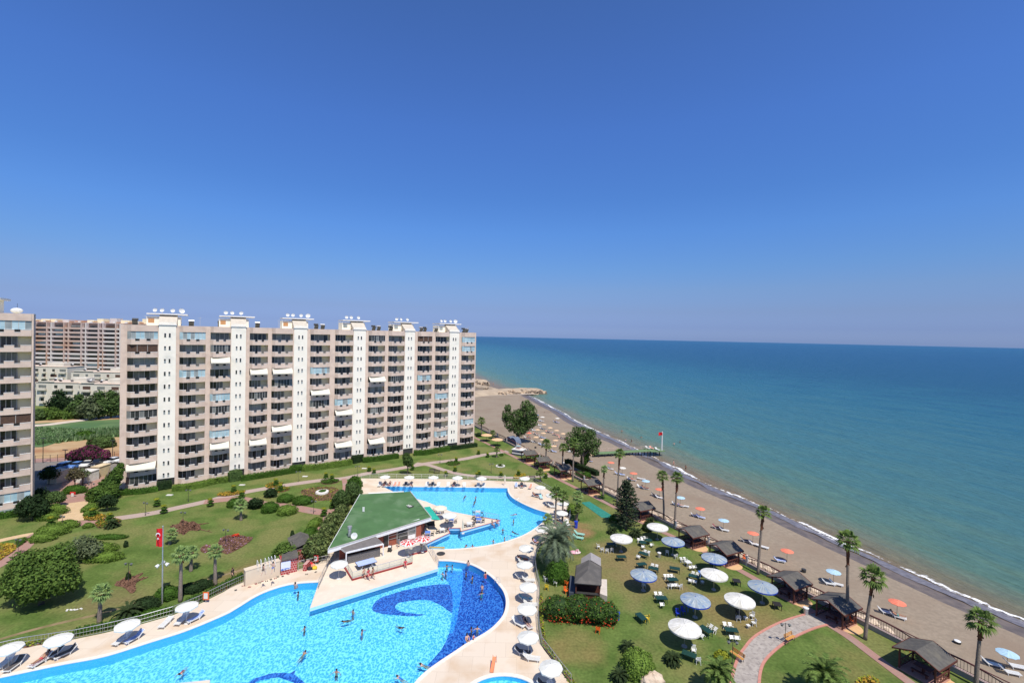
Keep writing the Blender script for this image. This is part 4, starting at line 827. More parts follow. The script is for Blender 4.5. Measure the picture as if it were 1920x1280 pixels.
# clipped forms
def bush_obj(name, label, loc, r_, sq, n, size, m, cat='shrub', group=None, lobes=None, core=True):
    o_ = lobes or [(0,0,r_*sq[2]*.45,r_,sq)]; b = MB(); rr = random.Random(int(loc[0]*7+loc[1]*3))
    if core: cores(b, o_, (m[0] if isinstance(m, list) else m), .86)
    leaves(b, o_, n, size, m, rr, .2, .86, 1.4); o = b.build(name); o.location = loc; return tag(o, label, cat, group)
for (u, v, r_, sq, m_, lab) in [(98,1000,1.7,(1.5,1,.6),G_lime,'light green mound on the brick path edge'),(125,988,1.5,(1.3,.9,.55),G_lime,'light green mound nearest the plaza below the path'),(80,1012,1.5,(1.3,.9,.55),G_lime,'light green mound farther left along the brick path'),(165,988,.75,(1.1,.9,.7),G_lime,'small round lime bush at the path fork'),
      (178,1032,2.0,(1.7,.8,.4),G_lime,'lime green ground shrub below the grey leaved shrub'),(190,1048,1.9,(1.7,.8,.4),G_lime,'second lime green ground shrub on the park lawn'),(208,990+18,1.2,(2.2,.7,.3),G_hedge,'low dark green ground shrub below the cycad'),
      (506,958,1.55,(1.05,1,.8),G_hedge,'dome shaped dark shrub below the pink path'),(538,962,1.65,(1.15,1,.65),G_lime,'dome shaped lime shrub below the pink path'),(443,948,1.5,(1.2,1,.7),G_hedge,'dome shrub beside the lawn palm'),(535,939,1.45,(1.2,1,.7),G_hedge,'dome shrub above the pink path, left one'),(568,943,1.7,(1.25,1,.6),G_hedge,'dome shrub above the pink path, right one'),
      (100,970-8,1.7,(1.5,.8,.7),G_lime,'sloping lime hedge along the left side of the plaza'),(88,973,1.5,(1.4,.8,.6),G_lime,'lower lime hedge below the left side of the plaza'),(170,955,1.3,(.9,1.3,.6),G_lime,'lime hedge along the right side of the plaza'),(170,965,1.1,(1.2,.7,.5),G_lime,'short lime hedge at the right corner of the plaza'),
      (140,923,1.9,(1.3,.8,.55),G_hedge,'dark clipped hedge in the driveway island'),(590,985,1.4,(.8,1.4,.6),G_lime,'lime hedge beside the narrow pink path, far end'),(580,1004,1.4,(.8,1.4,.6),G_hedge,'dark hedge beside the narrow pink path, middle'),(562,1025,1.5,(.9,1.2,.55),G_lime,'lime hedge beside the grey roofed shed'),
      (273,1140,1.3,(1.2,.9,.7),G_dark,'dark bush behind the pool railing, left'),(313,1120,1.4,(1.1,.9,.7),G_hedge,'bright bush at the foot of the flagpole'),(358,1108,1.2,(1.3,.8,.6),G_dark,'dark bush behind the pool railing beside the tall palm'),(380,1100,1.1,(1.2,.8,.6),G_dark,'dark bush behind the pool railing, right'),(290,1150,1.0,(1.6,.7,.4),G_hedge,'low bush against the pool railing'),
      (1197,1262,1.75,(1,1,.95),G_lime,'clipped round bright shrub at the bottom edge'),(1392,1228,.01,(1,1,1),G_lime,''),(1353,1236,.8,(1,.6,.9),G_yel,'small yellow green curled shrub beside the bench'),(1214,990+4,.95,(1,1,1),G_dark,'round dark shrub beside the far white garden umbrella'),(1156,952+25,1.2,(1.2,.8,.8),G_hedge,'green bush at the left foot of the layered conifer'),
      (1046,1090,1.7,(1.0,.8,1.3),G_hedge,'climber covered thicket under the date palm'),(1100,895,1.0,(1.2,1,1),G_hedge,'bush under the airy eucalyptus'),(1086,893,1.0,(1.3,1,1),G_euc,'dark bush by the fence under the airy eucalyptus'),(1072,960,1.0,(1,1,1.2),G_lime,'yellow green bush at the edge of the round terrace'),(940,890-36,.6,(1,1,.8),G_hedge,'small bush beside the short far palm'),
      (898,818,.9,(1.3,1,1),G_dark,'dark bush by the right end of the block'),(1010,870-10,.8,(1.5,1,1),G_hedge,'bush by the second gazebo from the kiosk'),(470,1262,.01,(1,1,1),G_lime,''),(1150,1122-10,.01,(1,1,1),G_lime,'')]:
    if r_ > .1: bush_obj('shrub', lab, P(u, v), r_, sq, int(1500 * r_), .17, m_, group='clipped shrubs in the park')
def topiary(u, v, lab, k=1.0):
    b = MB(); rr = random.Random(int(u)); lb = [(0,0,.45*k,.62*k,(1,1,.36)),(.1*k,0,1.0*k,.52*k,(1,1,.36)),(-.05*k,0,1.5*k,.42*k,(1,1,.36))]
    r = empty('topiary', P(u, v), lab, 'topiary', 'tiered topiary shrubs along the path'); b.tube([(0,0,0),(.05,0,.8*k),(0,0,1.6*k)], [.07,.05,.03], G_wood, 5); b.build('stem', r)
    b = MB(); cores(b, lb, G_dark, .8); leaves(b, lb[:2], 520, .15, G_hedge, rr, .6, .8); leaves(b, lb[2:], 300, .15, G_yel, rr, .6, .8); b.build('crown', r)
for u, v, lab in [(173,969,'tiered topiary on the orange bed at the plaza corner'),(206,978,'tiered topiary on the low planted island in the path'),(95,985,'tiered topiary below the left plaza hedge'),(294,949,'tiered topiary above the path, first right of the flag'),(307,962,'tiered topiary below the path, first right of the flag'),(394,949,'tiered topiary at the fork of the pink path'),(438,923,'tiered topiary on the long orange bed'),(453,934,'tiered topiary at the right end of the long orange bed'),
    (517,910,'tiered topiary on the small orange bed'),(526,921,'tiered topiary below the small orange bed'),(611,896,'tiered topiary on the upper lawn, left of its pair'),(622,901,'tiered topiary on the upper lawn, right of its pair'),(623,952,'tiered topiary with a bright top beside the round flower bed'),(607,967,'tiered topiary at the pink path corner'),(692,884,'tiered topiary near the railing of the far deck'),(701,888,'tiered topiary right beside the deck railing'),
    (773,881,'tiered topiary by the small lawn tree'),(853,884,'tiered topiary between the path and bench'),(836,893,'tiered topiary nearest the far railing bench'),(898,892,'tiered topiary behind the fifth far parasol'),(894,896,'low topiary behind the fifth far parasol'),(939,894,'tiered topiary behind the closed parasol'),(972,891,'tiered topiary on the yellow bed by the deck corner'),(1023,896,'dark tiered topiary by the grey path bend'),(897,852,'tiered topiary on the far lawn near the block'),(914,857,'small topiary on the far path edge'),(855,866,'tiered topiary on the planted ring')]:
    topiary(u, v, lab, .85 if v < 900 else 1.0)
# flower beds, one bed one thing
def bed(lab, px, m, h=.3, n=60, size=.16, name='flower_bed', cat='flower bed', grp='flower beds'):
    pts = W2(px); cx = sum(p[0] for p in pts) / len(pts); cy = sum(p[1] for p in pts) / len(pts); b = MB(); loc = [(p[0]-cx, p[1]-cy) for p in smooth_line(pts, 4, True)]; b.prism(loc, 0, .06, M_soil); rr = random.Random(int(cx*5))
    A = abs(sum(loc[i][0]*loc[(i+1)%len(loc)][1]-loc[(i+1)%len(loc)][0]*loc[i][1] for i in range(len(loc)))/2); xs = [p[0] for p in loc]; ys = [p[1] for p in loc]
    def ins(x, y):
        c = False; j = len(loc)-1
        for i in range(len(loc)):
            if (loc[i][1] > y) != (loc[j][1] > y) and x < (loc[j][0]-loc[i][0])*(y-loc[i][1])/(loc[j][1]-loc[i][1])+loc[i][0]: c = not c
            j = i
        return c
    k = 0; N = int(min(A*n, 6000)); tries = 0
    while k < N and tries < N*6:
        tries += 1; x, y = rr.uniform(min(xs), max(xs)), rr.uniform(min(ys), max(ys))
        if not ins(x, y): continue
        k += 1; z = .06 + h*rr.random()*(.6+.4*math.sin(x*1.3)*math.cos(y*1.7)); d = Vector((rr.gauss(0,1), rr.gauss(0,1), rr.gauss(0,.5))).normalized()*size; e = d.cross(Vector((rr.gauss(0,.4), rr.gauss(0,.4), 1))).normalized()*size*.6; c = Vector((x,y,z))
        b.add((c-d, c-e, c+d, c+e), ((0,1,2,3),), rr.choice(m) if isinstance(m, list) else m)
    o = b.build(name); o.location = (cx, cy, .005); return tag(o, lab, cat, grp)
z4 = lambda l: [(x/5.333, 820+y/5.333) for x, y in l]; z8 = lambda l: [(x/8, 870+y/8) for x, y in l]; z66 = lambda l: [(340+x/5.333, 860+y/5.333) for x, y in l]; z5 = lambda l: [(x/4.571, 1000+y/4.571) for x, y in l]
bed('orange flower bed at the right corner of the plaza', z8([(1250,790),(1340,750),(1480,750),(1590,780),(1500,830),(1380,850),(1290,840)]), [G_orange, G_orange, G_hedge])
bed('planted island of orange flowers and hedge in the path', z8([(1440,870),(1560,820),(1780,830),(1810,870),(1700,930),(1500,960),(1430,920)]), [G_hedge, G_lime, G_orange], .6)
bed('small orange bed at the left corner of the plaza', z8([(680,960),(760,910),(860,890),(840,930),(740,975)]), [G_orange, G_orange, G_hedge])
bed('large yellow and orange bed at the far left path', z4([(-60,1090),(60,1060),(150,1080),(150,1130),(60,1190),(0,1230),(-80,1250)]), [G_orange, G_yel, G_orange]); bed('green bed edge beside the far left path', z4([(150,1060),(180,1030),(290,1010),(240,1060),(170,1100)]), G_hedge, .4)
bed('long orange bed above the pink path', z66([(360,370),(400,340),(560,320),(640,320),(600,350),(450,375)]), [G_orange, G_orange, G_hedge]); bed('small orange bed above the path, right of the long one', z66([(840,280),(860,250),(920,240),(1020,240),(960,280),(880,295)]), [G_orange, G_hedge])
bed('oval hedge bed with orange rim below the path', z66([(905,320),(970,280),(1070,285),(1080,310),(1000,335),(920,340)]), [G_orange, G_lime, G_hedge], .4); bed('curved green hedge on the upper lawn', z66([(1405,215),(1560,205),(1565,235),(1480,255),(1410,250)]), G_hedge, .7, cat='hedge', name='low_hedge', grp=None)
bed('brown soil bed with a few stems, right of the flag', z4([(1700,890),(1790,860),(1830,810),(1850,860),(1930,840),(2000,890),(1990,930),(1900,930),(1830,975),(1790,920)]), M_soil, .25, 30); bed('brown soil bed with trailing arm', z66([(0,660),(40,620),(110,660),(280,640),(130,680),(310,735),(120,700),(40,740),(-60,740)]), M_soil, .25, 30)
bed('purple and brown flower bed beside the light palm', z66([(190,910),(250,860),(340,880),(400,790),(520,760),(640,780),(715,790),(640,860),(480,945),(420,940),(330,900),(240,940)]), [M_soil]*7 + [G_lav], .22, 45); bed('red flowers on top of the purple bed', z66([(500,775),(550,758),(580,780),(530,795)]), G_red, .5)
bed('brown soil cross with trailing arms on the left lawn', z5([(980,440),(1080,370),(1110,330),(1130,370),(1230,340),(1170,390),(1270,375),(1170,420),(1160,490),(1120,510),(1060,460)]), M_soil, .2, 30)
bed('yellow ring bed round the white planter', z66([(1200,320),(1300,290),(1450,280),(1560,300),(1580,330),(1540,400),(1350,415),(1230,375)]), [M_soil, M_soil, G_yel, G_hedge], .2, 22); bed('yellow bed at the deck corner on the far lawn', [(962,896),(968,889),(985,888),(984,895),(970,898)], [G_orange, G_yel], .3)
bed('oval hedge ring on the far lawn', [(836,869),(845,865),(862,867),(860,871),(846,873)], G_hedge, .4); bed('yellow flower strip below the right palm at the bottom edge', [(1600,1290),(1615,1272),(1640,1275),(1650,1300)], [G_orange, G_yel], .6)
bed('yellow green border along the lower deck railing', [(1011,1120),(1018,1120),(1020,1170),(1026,1205),(1045,1235),(1066,1262),(1085,1290),(1075,1290),(1050,1256),(1030,1230),(1017,1208),(1013,1180)], [G_yel, G_yel, G_hedge, G_lime], .45, 40)
bed('pale yellow shrub border behind the left railing', [(40,1208),(85,1196),(140,1184),(138,1194),(84,1206),(44,1215)], [G_yel, G_lime], .5, 40); bed('orange flowers behind the railing near the beige wall', [(400,1114),(425,1104),(432,1100),(428,1094),(405,1104)], [G_orange, G_hedge], .4)
# hedges
def hedge(lab, px, w, h, m, size=.2, dens=45):
    pts = [Vector(p) for p in W2(px)]; r0 = pts[0]; b = MB(); rr = random.Random(int(r0.x*3))
    for i in range(len(pts)-1):
        a, c = pts[i]-r0, pts[i+1]-r0; L = (c-a).length; t = (c-a)/L; nn = Vector((-t.y, t.x)); b.box(((a.x+c.x)/2, (a.y+c.y)/2, h*.45), (L+.2, w*.8, h*.85), m, math.atan2(t.y, t.x))
        for _ in range(int(L*dens*(w+2*h)/2)):
            s = rr.uniform(0, L); k = rr.choice((0,0,1,2)); o_, z, d = (rr.uniform(-w/2, w/2), h, Vector((0,0,1))) if k == 0 else ((w/2*(1 if k == 1 else -1)), rr.uniform(0, h), Vector((nn.x, nn.y, 0))*(1 if k == 1 else -1))
            z *= 1+.12*mnoise.noise(Vector((s*.5, 0, r0.x))); c_ = Vector((a.x+t.x*s+nn.x*o_, a.y+t.y*s+nn.y*o_, z+.03)); q_ = (d+Vector((rr.gauss(0,.6), rr.gauss(0,.6), rr.gauss(0,.6)))).normalized(); e = q_.orthogonal().normalized()*size*.6; f = q_.cross(e)*.8; b.add((c_-e, c_-f, c_+e, c_+f), ((0,1,2,3),), m)
    o = b.build('hedge'); o.location = (r0.x, r0.y, 0); return tag(o, lab, 'hedge', 'hedges along the buildings')
zz3 = lambda l: [(540+x/3.88, 570+y/3.88) for x, y in l]; zz2 = lambda l: [(220+x/3.459, 560+y/3.459) for x, y in l]
hedge('dark low hedge along the left end of the long block', zz2([(0,1268),(60,1268),(150,1262),(260,1245)]), 1.6, 1.0, G_hedge); hedge('dark square hedge under the first stair tower', zz2([(258,1240),(350,1225)]), 1.8, 1.7, G_dark); hedge('bright hedge between the first and second stair tower', zz2([(362,1245),(450,1238),(560,1215),(640,1195),(715,1185)]), 1.6, 1.2, G_lime)
hedge('bushy dark hedge under the second stair tower', zz2([(725,1185),(800,1170)]), 2.0, 2.4, G_euc); hedge('dark hedge right of the second stair tower', zz2([(805,1180),(900,1165),(1000,1150),(1150,1125)]), 1.6, 1.2, G_hedge); hedge('hedge below the third stair tower', zz3([(15,1215),(100,1210)]), 1.6, 1.4, G_hedge)
hedge('light hedge between third and fourth stair tower', zz3([(110,1210),(200,1205),(340,1185),(460,1165)]), 1.6, 1.4, G_lime); hedge('dark bush hedge under the fourth stair tower', zz3([(470,1158),(530,1145)]), 1.8, 2.0, G_dark); hedge('dark hedge right of the fourth stair tower', zz3([(545,1150),(650,1140),(800,1118)]), 1.5, 1.3, G_hedge)
hedge('hedge between fifth and sixth stair tower', zz3([(915,1098),(1000,1095),(1080,1080),(1170,1065)]), 1.5, 1.4, G_hedge); hedge('hedge at the right end of the long block', zz3([(1175,1060),(1250,1052),(1370,1035)]), 1.5, 1.2, G_dark)
hedge('hedge below the left apartment block', z8([(-40,810),(80,800),(200,780),(330,770)]), 1.8, 1.1, G_hedge); hedge('dark hedge behind the pool railing, lower left', [(140,1190),(192,1179),(262,1162),(324,1146)], .8, .7, G_hedge); hedge('dark hedge behind the pool railing near the beige wall', [(350,1136),(385,1120),(420,1102),(455,1084)], .8, .8, G_hedge)
hedge('dark hedge by the fence under the airy eucalyptus', [(1062,868),(1100,884),(1120,892)], 1.5, 1.3, G_dark)
# rough ground beyond the car park
for (u, v, w_, h_, lab, m_) in [(112,782,5.2,8.2,'dark round tree in front of the white houses',G_dark),(147,788,4,8,'grey green tree right of the dark round tree',G_euc),(168,790,4.5,7.5,'willow like tree in the middle of the far tree line',G_grey),(185,788,5,9,'tall grey green tree in the far tree line',G_euc),(208,786,5,9,'tree at the right end of the far tree line',G_euc),(232,786,5,8,'tree beside the corner of the long block far behind',G_euc),(85,788,3.0,3.0,'bright bush tree at the left end of the far tree line',G_lime),(100,789,3.4,3.4,'bush tree below the dark round tree',G_pine),(128,788,3.2,3.2,'light bush tree in front of the tree line',G_pine),(72,790,3.0,3.0,'low tree behind the left block',G_euc),(150,787,3.2,3.0,'low grey tree before the gravel road',G_grey),(80,752,4,7,'green tree left of the rear white house',G_pine)]:
    q = P(u, v - 3 if v > 760 else v); tree('far_tree', lab, q, [(0,0,(h_:=h_*1.28)*.55,w_*.62),(-w_*.5,0,h_*.42,w_*.5),(w_*.5,0,h_*.45,w_*.5),(0,0,h_*.8,w_*.42),(w_*.2,-.5,h_*.25,w_*.5)], 1500, .6, m_, .25, group='trees beyond the gravel road', seed=int(u), limbs=False)
bush_obj('shrub', 'dark green bush on the dry ground beyond the cars', P(190, 838), 3.1, (1.1,.9,.75), 1800, .5, G_euc, group='bushes on the dry ground'); bush_obj('shrub', 'bright green bush among the reeds', P(160, 820), 2.6, (1.2,.8,.55), 1300, .5, G_hedge, group='bushes on the dry ground')
q = P(165, 869); b = MB(); lb = [(0,0,2.2,2.6,(1.2,.9,.8)),(-3,0,1.6,2.0,(1.2,.9,.8)),(3.2,0,1.8,2.0,(1.2,.9,.75))]; cores(b, lb, G_dark, .82); leaves(b, [(l[0],l[1],l[2]+.5,l[3],l[4]) for l in lb], 4200, .3, [G_mag, G_mag, G_mag, G_dark], random.Random(2), .2, .8); o = b.build('bougainvillea'); o.location = q; tag(o, 'wide magenta flowering bougainvillea behind the black car', 'flowering shrub')
M_reed1 = leafm('reed_leaf', (.10, .19, .06), (.07, .14, .045)); M_reed2 = leafm('reed_leaf_pale', (.22, .30, .15), (.15, .22, .10))
b = MB(); rr = random.Random(9)
for _ in range(9000):
    u, v = rr.uniform(60, 230), rr.uniform(804, 834)
    if v > 834 - (u - 70) * .10 + 4 * mnoise.noise(Vector((u * .05, 0, 0))): continue
    c = P(u, v); h_ = rr.uniform(.4, 1.2) * (1.1 + mnoise.noise(Vector((c.x*.05, c.y*.05, 0)))); d = Vector((rr.gauss(0,.5), rr.gauss(0,.4), h_)); e = Vector((rr.uniform(-.35,.35), rr.uniform(-.3,.3), 0)); b.add((c - e, c + e, c + d), ((0,1,2),), rr.choice([M_reed1, M_reed2]))
tag(b.build('reeds'), kind='stuff')
for (u, v, lab) in [(238-2,1025,'tiny conifer sapling on the park lawn'),(240,1086,'tiny conifer sapling above the soil cross'),(548,1005,'tiny spiky plant alone on the lawn')]:
    bush_obj('sapling', lab, P(u, v), .45, (.7,.7,1.6), 260, .14, G_dark, group='saplings on the park lawn')
# climber covered arbour with red flowers
q = P(1086, 1170); b = MB(); lb = [(-2.4,1.2,1.3,1.7,(1.2,.9,.85)),(0,1.0,1.4,1.8,(1.2,.9,.85)),(2.4,.8,1.3,1.7,(1.1,1,.85)),(3.9,.6,1.1,1.35,(.9,1,1.0))]; lb = [(l[0]-0.1,l[1],l[2],l[3],l[4]) for l in lb]; cores(b, lb, G_dark, .85); leaves(b, lb, 9000, .15, [G_hedge, G_hedge, G_euc, G_pine], random.Random(3), -.2, .84); rr = random.Random(5)
leaves(b, [(l[0],l[1]-.1,l[2]-.15,l[3]*1.05,l[4]) for l in lb], 1, .13, G_red, rr, 0, .92)
leaves(b, [(l[0],l[1]-.45,l[2]-.75,l[3]*.82,(l[4][0],l[4][1],.55)) for l in lb], 520, .14, G_red, rr, 0, .95); leaves(b, [(l[0],l[1],l[2]+.02,l[3]*1.02,l[4]) for l in lb], 160, .12, G_red, rr, 0, .95); o = b.build('flowering_climber'); o.location = q; tag(o, 'big mound of climber with red flowers in front of the garden bar', 'climber')
# ---------------------------------------------------------------- sea fence and boulders
M_rail = mat('rail_paint', (.16, .055, .045), (.11, .04, .035), .6, 3); M_wallc = mat('low_wall', (.34, .32, .29), (.27, .25, .23), .9, .8, .2, 8); M_cap = mat('wall_cap', (.62, .46, .40), (.55, .40, .34), .8, 2); M_pier = mat('pier_white', (.66, .64, .60), (.55, .53, .50), .85, 2)
def local_root(name, loc, label, cat, d, group=None): return empty(name, loc, label, cat, group, math.atan2(d.y, d.x))
t0, t1, SEG = -52.0, 112.0, 7.4
fr_ = local_root('sea_fence', (*fence(t0), 0), 'low wall with dark red arched railing between lawn and beach', 'fence', FD)
b = MB(); b.box(((t1 - t0) / 2, 0, .28), (t1 - t0, .26, .60), M_wallc); b.build('wall', fr_); b = MB(); b.box(((t1 - t0) / 2, 0, .61), (t1 - t0, .34, .07), M_cap); b.build('wall_cap', fr_)
n = int((t1 - t0) / SEG)
for i in range(n):
    x0 = i * SEG; b = MB(); b.box((x0, 0, .82), (.30, .30, 1.64), M_pier); b.box((x0, 0, 1.67), (.38, .38, .07), M_cap); b.build('pier', fr_)
    b = MB(); N = 10
    top = lambda s: 1.30 + .42 * math.sin(math.pi * s)
    b.tube([(x0 + .15 + (SEG - .3) * k / N, 0, top(k / N)) for k in range(N + 1)], .07, M_rail, 5); b.tube([(x0 + .15, 0, 1.74), (x0 + SEG * .25, 0, 1.72), (x0 + SEG * .5, 0, 1.80), (x0 + SEG * .75, 0, 1.72), (x0 + SEG - .15, 0, 1.74)], .06, M_rail, 5); b.tube([(x0 + .15, 0, .76), (x0 + SEG - .15, 0, .76)], .035, M_rail, 4)
    nb = 26
    for k in range(1, nb): s = k / nb; b.box((x0 + .15 + (SEG - .3) * s, 0, (.70 + top(s)) / 2), (.028, .028, top(s) - .70), M_dark)
    b.build('railing_panel', fr_)
def rock_proto(seed):
    def f():
        b = MB(); rr = random.Random(seed); n, k = 9, 6; vs = []
        for i in range(k + 1):
            for j in range(n):
                th, ph = math.pi * i / k, 2 * math.pi * j / n; d = Vector((math.sin(th) * math.cos(ph), math.sin(th) * math.sin(ph), math.cos(th))); q = 1 + .45 * mnoise.noise(d * 1.4 + Vector((seed, 0, 0)))
                vs.append(d * q)
        b.add(vs, [(i * n + j, (i + 1) * n + j, (i + 1) * n + (j + 1) % n, i * n + (j + 1) % n) for i in range(k) for j in range(n)], M_rock); o = b.build('boulder')
        return tag(o, 'pale boulder in the row along the beach side of the fence', 'boulder', 'boulders along the fence')
    return f
RP = [Proto(rock_proto(s)) for s in range(5)]; rr = random.Random(11)
for i in range(150):
    t = -20 + 105 * (i / 150) + rr.uniform(-.4, .4); q = fence(t) + FN * rr.uniform(1.9, 3.3); s = rr.uniform(.35, .75); RP[i % 5].put((q.x, q.y, BZ + s * .5), rr.uniform(0, 6), scale=(s * rr.uniform(.9, 1.5), s, s * rr.uniform(.7, 1)))
# ---------------------------------------------------------------- gazebos
M_shing = mat('roof_felt', (.105, .098, .088), (.075, .07, .064), .9, 3, .4, 20, c3=(.12, .11, .09), s3=1.0); M_gwood = mat('dark_red_wood', (.115, .035, .022), (.075, .025, .018), .7, 4); M_apron = mat('apron_tile', (.60, .38, .20), (.55, .34, .17), .85, 3); M_gfloor = mat('gazebo_floor', (.42, .22, .16), (.36, .19, .14), .85, 3)
def gazebo_fn():
    r = empty('gazebo', (0, 0, 0), 'x', 'gazebo', 'dark roofed gazebos along the sea fence'); W, D = 1.55, 1.45
    b = MB(); b.box((0, 0, .04), (3.4, 3.2, .10), M_gfloor); b.build('floor', r)
    b = MB(); b.prism([(1.72 + 1.7 * math.sin(a), 1.3 - 2.3 * (1 - math.cos(a)) * .75) if False else (1.7 + 1.25 * math.sin(a), 1.45 * math.cos(a)) for a in [math.pi * k / 12 for k in range(13)]], 0, .05, M_apron); b.build('apron', r)
    for sx in (-1, 1):
        for sy in (-1, 1): b = MB(); b.box((sx * W, sy * D, 1.2), (.15, .15, 2.35), M_gwood); b.build('post', r)
    b = MB(); HX, HY, ez, rz = 2.05, 1.95, 2.20, 3.05; th = .1
    for s in (-1, 1):
        for z_, up in ((0, True), (-th, False)):
            q = [(0, -HY, rz + z_), (s * HX, -HY, ez + z_), (s * HX, HY, ez + z_), (0, HY, rz + z_)]
            if (s > 0) != up: q = q[::-1]
            b.quad(*q, M_shing if up else M_gwood)
        b.box((s * HX, 0, ez - th / 2), (.06, 2 * HY, th + .10), M_gwood)
        for y in (-HY, HY): b.tube([(0, y, rz - th / 2), (s * HX, y, ez - th / 2)], .08, M_gwood, 4)
    b.build('roof', r)
    for kind, cx, cy, L, rot in (('a', 0, D, 2.95, 0), ('b', W, .15, 2.6, math.pi / 2), ('c', -W, 0, 2.75, math.pi / 2)):
        b = MB(); M = Matrix.Rotation(rot, 3, 'Z')
        for z in (.22, .95): c = M @ Vector((0, 0, 0)); b.box((cx, cy, z), (L, .09, .09), M_gwood, rot)
        m_ = 4
        for k in range(m_):
            x0, x1 = -L / 2 + L * k / m_, -L / 2 + L * (k + 1) / m_
            for (p, q) in (((x0, 0, .25), (x1, 0, .92)), ((x1, 0, .25), (x0, 0, .92))): b.tube([Vector((cx, cy, 0)) + M @ Vector(p), Vector((cx, cy, 0)) + M @ Vector(q)], .03, M_gwood, 4)
        b.build('rail', r)
    b = MB(); b.box((0, 0, .74), (1.5, .8, .06), M_gwood); b.box((0, 0, .38), (.12, .5, .7), M_gwood); b.build('table', r)
    for s in (-1, 1): b = MB(); b.box((0, s * .85, .45), (1.5, .3, .06), M_gwood); b.box((-.6, s * .85, .25), (.08, .25, .4), M_gwood); b.box((.6, s * .85, .25), (.08, .25, .4), M_gwood); b.build('bench', r)
    return r
GZ = Proto(gazebo_fn); grz = math.atan2(FD.y, FD.x)
for u, v, lab in [(1733,1215,'gazebo nearest the bottom right corner'),(1569,1122,'gazebo at the end of the curved path, with a patched roof'),(1488,1077,'gazebo left of the one at the curved path, with a green roof patch'),(1366,1018,'gazebo directly left of the tall straight palm, palm shadow on its roof'),(1304,989,'gazebo between the close palm pair and the blue umbrellas'),(1206,943,'gazebo half hidden behind the layered conifer'),(1107,900,'gazebo on the open lawn left of the small yellowish palm'),(1055,873,'dark gazebo behind the very tall slim palm'),(1016,858,'gazebo beside the palm, second from the striped kiosk'),(991,846,'gazebo next to the striped kiosk')]:
    q = P(u, v, 2.75); w_ = Vector((q.x, q.y)); off = (w_ - F1).dot(FN)
    if off > -2.1: w_ -= FN * (off + 2.1)
    GZ.put((w_.x, w_.y, 0), grz, 'dark ' + lab if not lab.startswith('dark') else lab)
# ---------------------------------------------------------------- parasols
def cone_canopy(b, R_, z0, z1, n, m, val=.15, scal=0, mv=None, cuts=None):
    for i in range(n):
        a0, a1 = 2 * math.pi * i / n, 2 * math.pi * (i + 1) / n; am = (a0 + a1) / 2; mm = m[i % len(m)] if isinstance(m, list) else m
        p0, p1 = Vector((R_ * math.cos(a0), R_ * math.sin(a0), z0)), Vector((R_ * math.cos(a1), R_ * math.sin(a1), z0)); pm = Vector((R_ * .955 * math.cos(am), R_ * .955 * math.sin(am), z0 + .03)) if scal else (p0 + p1) / 2
        ap = Vector((0, 0, z1)); h0, h1, hm = p0.lerp(ap, .5) + Vector((0, 0, .04)), p1.lerp(ap, .5) + Vector((0, 0, .04)), pm.lerp(ap, .5)
        b.add((p0, pm, p1, h0, hm, h1, ap), ((0, 1, 4, 3), (1, 2, 5, 4), (3, 4, 6), (4, 5, 6)), mm)
        if cuts: # red sectors with white gores
            e = .012; f = lambda p, k: p.lerp(ap, k) + Vector((0, 0, .03 + .03 * (1 - abs(2 * k - 1))))
            b.add((f(p0.lerp(p1, .2), .02), f(p0.lerp(p1, .8), .02), f(p0.lerp(p1, .8), .38), f(p0.lerp(p1, .2), .38)), ((0, 1, 2, 3),), cuts); b.add((f(p0.lerp(p1, .2), .46), f(p0.lerp(p1, .8), .46), f(p0.lerp(p1, .7), .80), f(p0.lerp(p1, .3), .80)), ((0, 1, 2, 3),), cuts)
        v_ = Vector((0, 0, -val)); b.add((p0, pm, p1, p1 + v_, pm + v_ * (1.0 if not scal else .7), p0 + v_), ((5, 4, 1, 0), (4, 3, 2, 1)), mv or mm)
def pool_parasol_fn(m, closed=False, cuts=None, n=8, R_=1.22):
    def f():
        r = empty('parasol', (0, 0, 0), 'x', 'parasol', 'parasols round the pools'); b = MB()
        if closed: b.lathe([(.05, 2.5), (.13, 2.2), (.17, 1.5), (.22, 1.0), (.12, .95)], m, 8)
        else: cone_canopy(b, R_, 2.08, 2.52, n, m, .16, 1, cuts=cuts)
        b.build('canopy', r); b = MB(); b.tube([(0, 0, 0), (0, 0, 2.56)], .03, M_steel, 6); b.build('pole', r); b = MB(); b.lathe([(0, .12), (.24, .12), (.28, 0)], M_pier, 10); b.build('base', r)
        if not closed:
            b = MB()
            for k in range(n): a = 2 * math.pi * k / n; b.tube([(0, 0, 2.42), (R_ * .96 * math.cos(a), R_ * .96 * math.sin(a), 2.06)], .012, M_steel, 3, False)
            b.build('ribs', r)
        return r
    return f
PPW = Proto(pool_parasol_fn(M_canvas)); M_canc = mat('cream_canvas', (.66, .60, .47), (.6, .54, .42), .85, 2); M_redc = mat('red_canvas', (.62, .02, .025), (.5, .015, .02), .8, 3)
PPC = Proto(pool_parasol_fn(M_canc)); PCL = Proto(pool_parasol_fn(M_canc, True)); PRW = Proto(pool_parasol_fn(M_canvas, cuts=M_redc, n=8, R_=1.35))
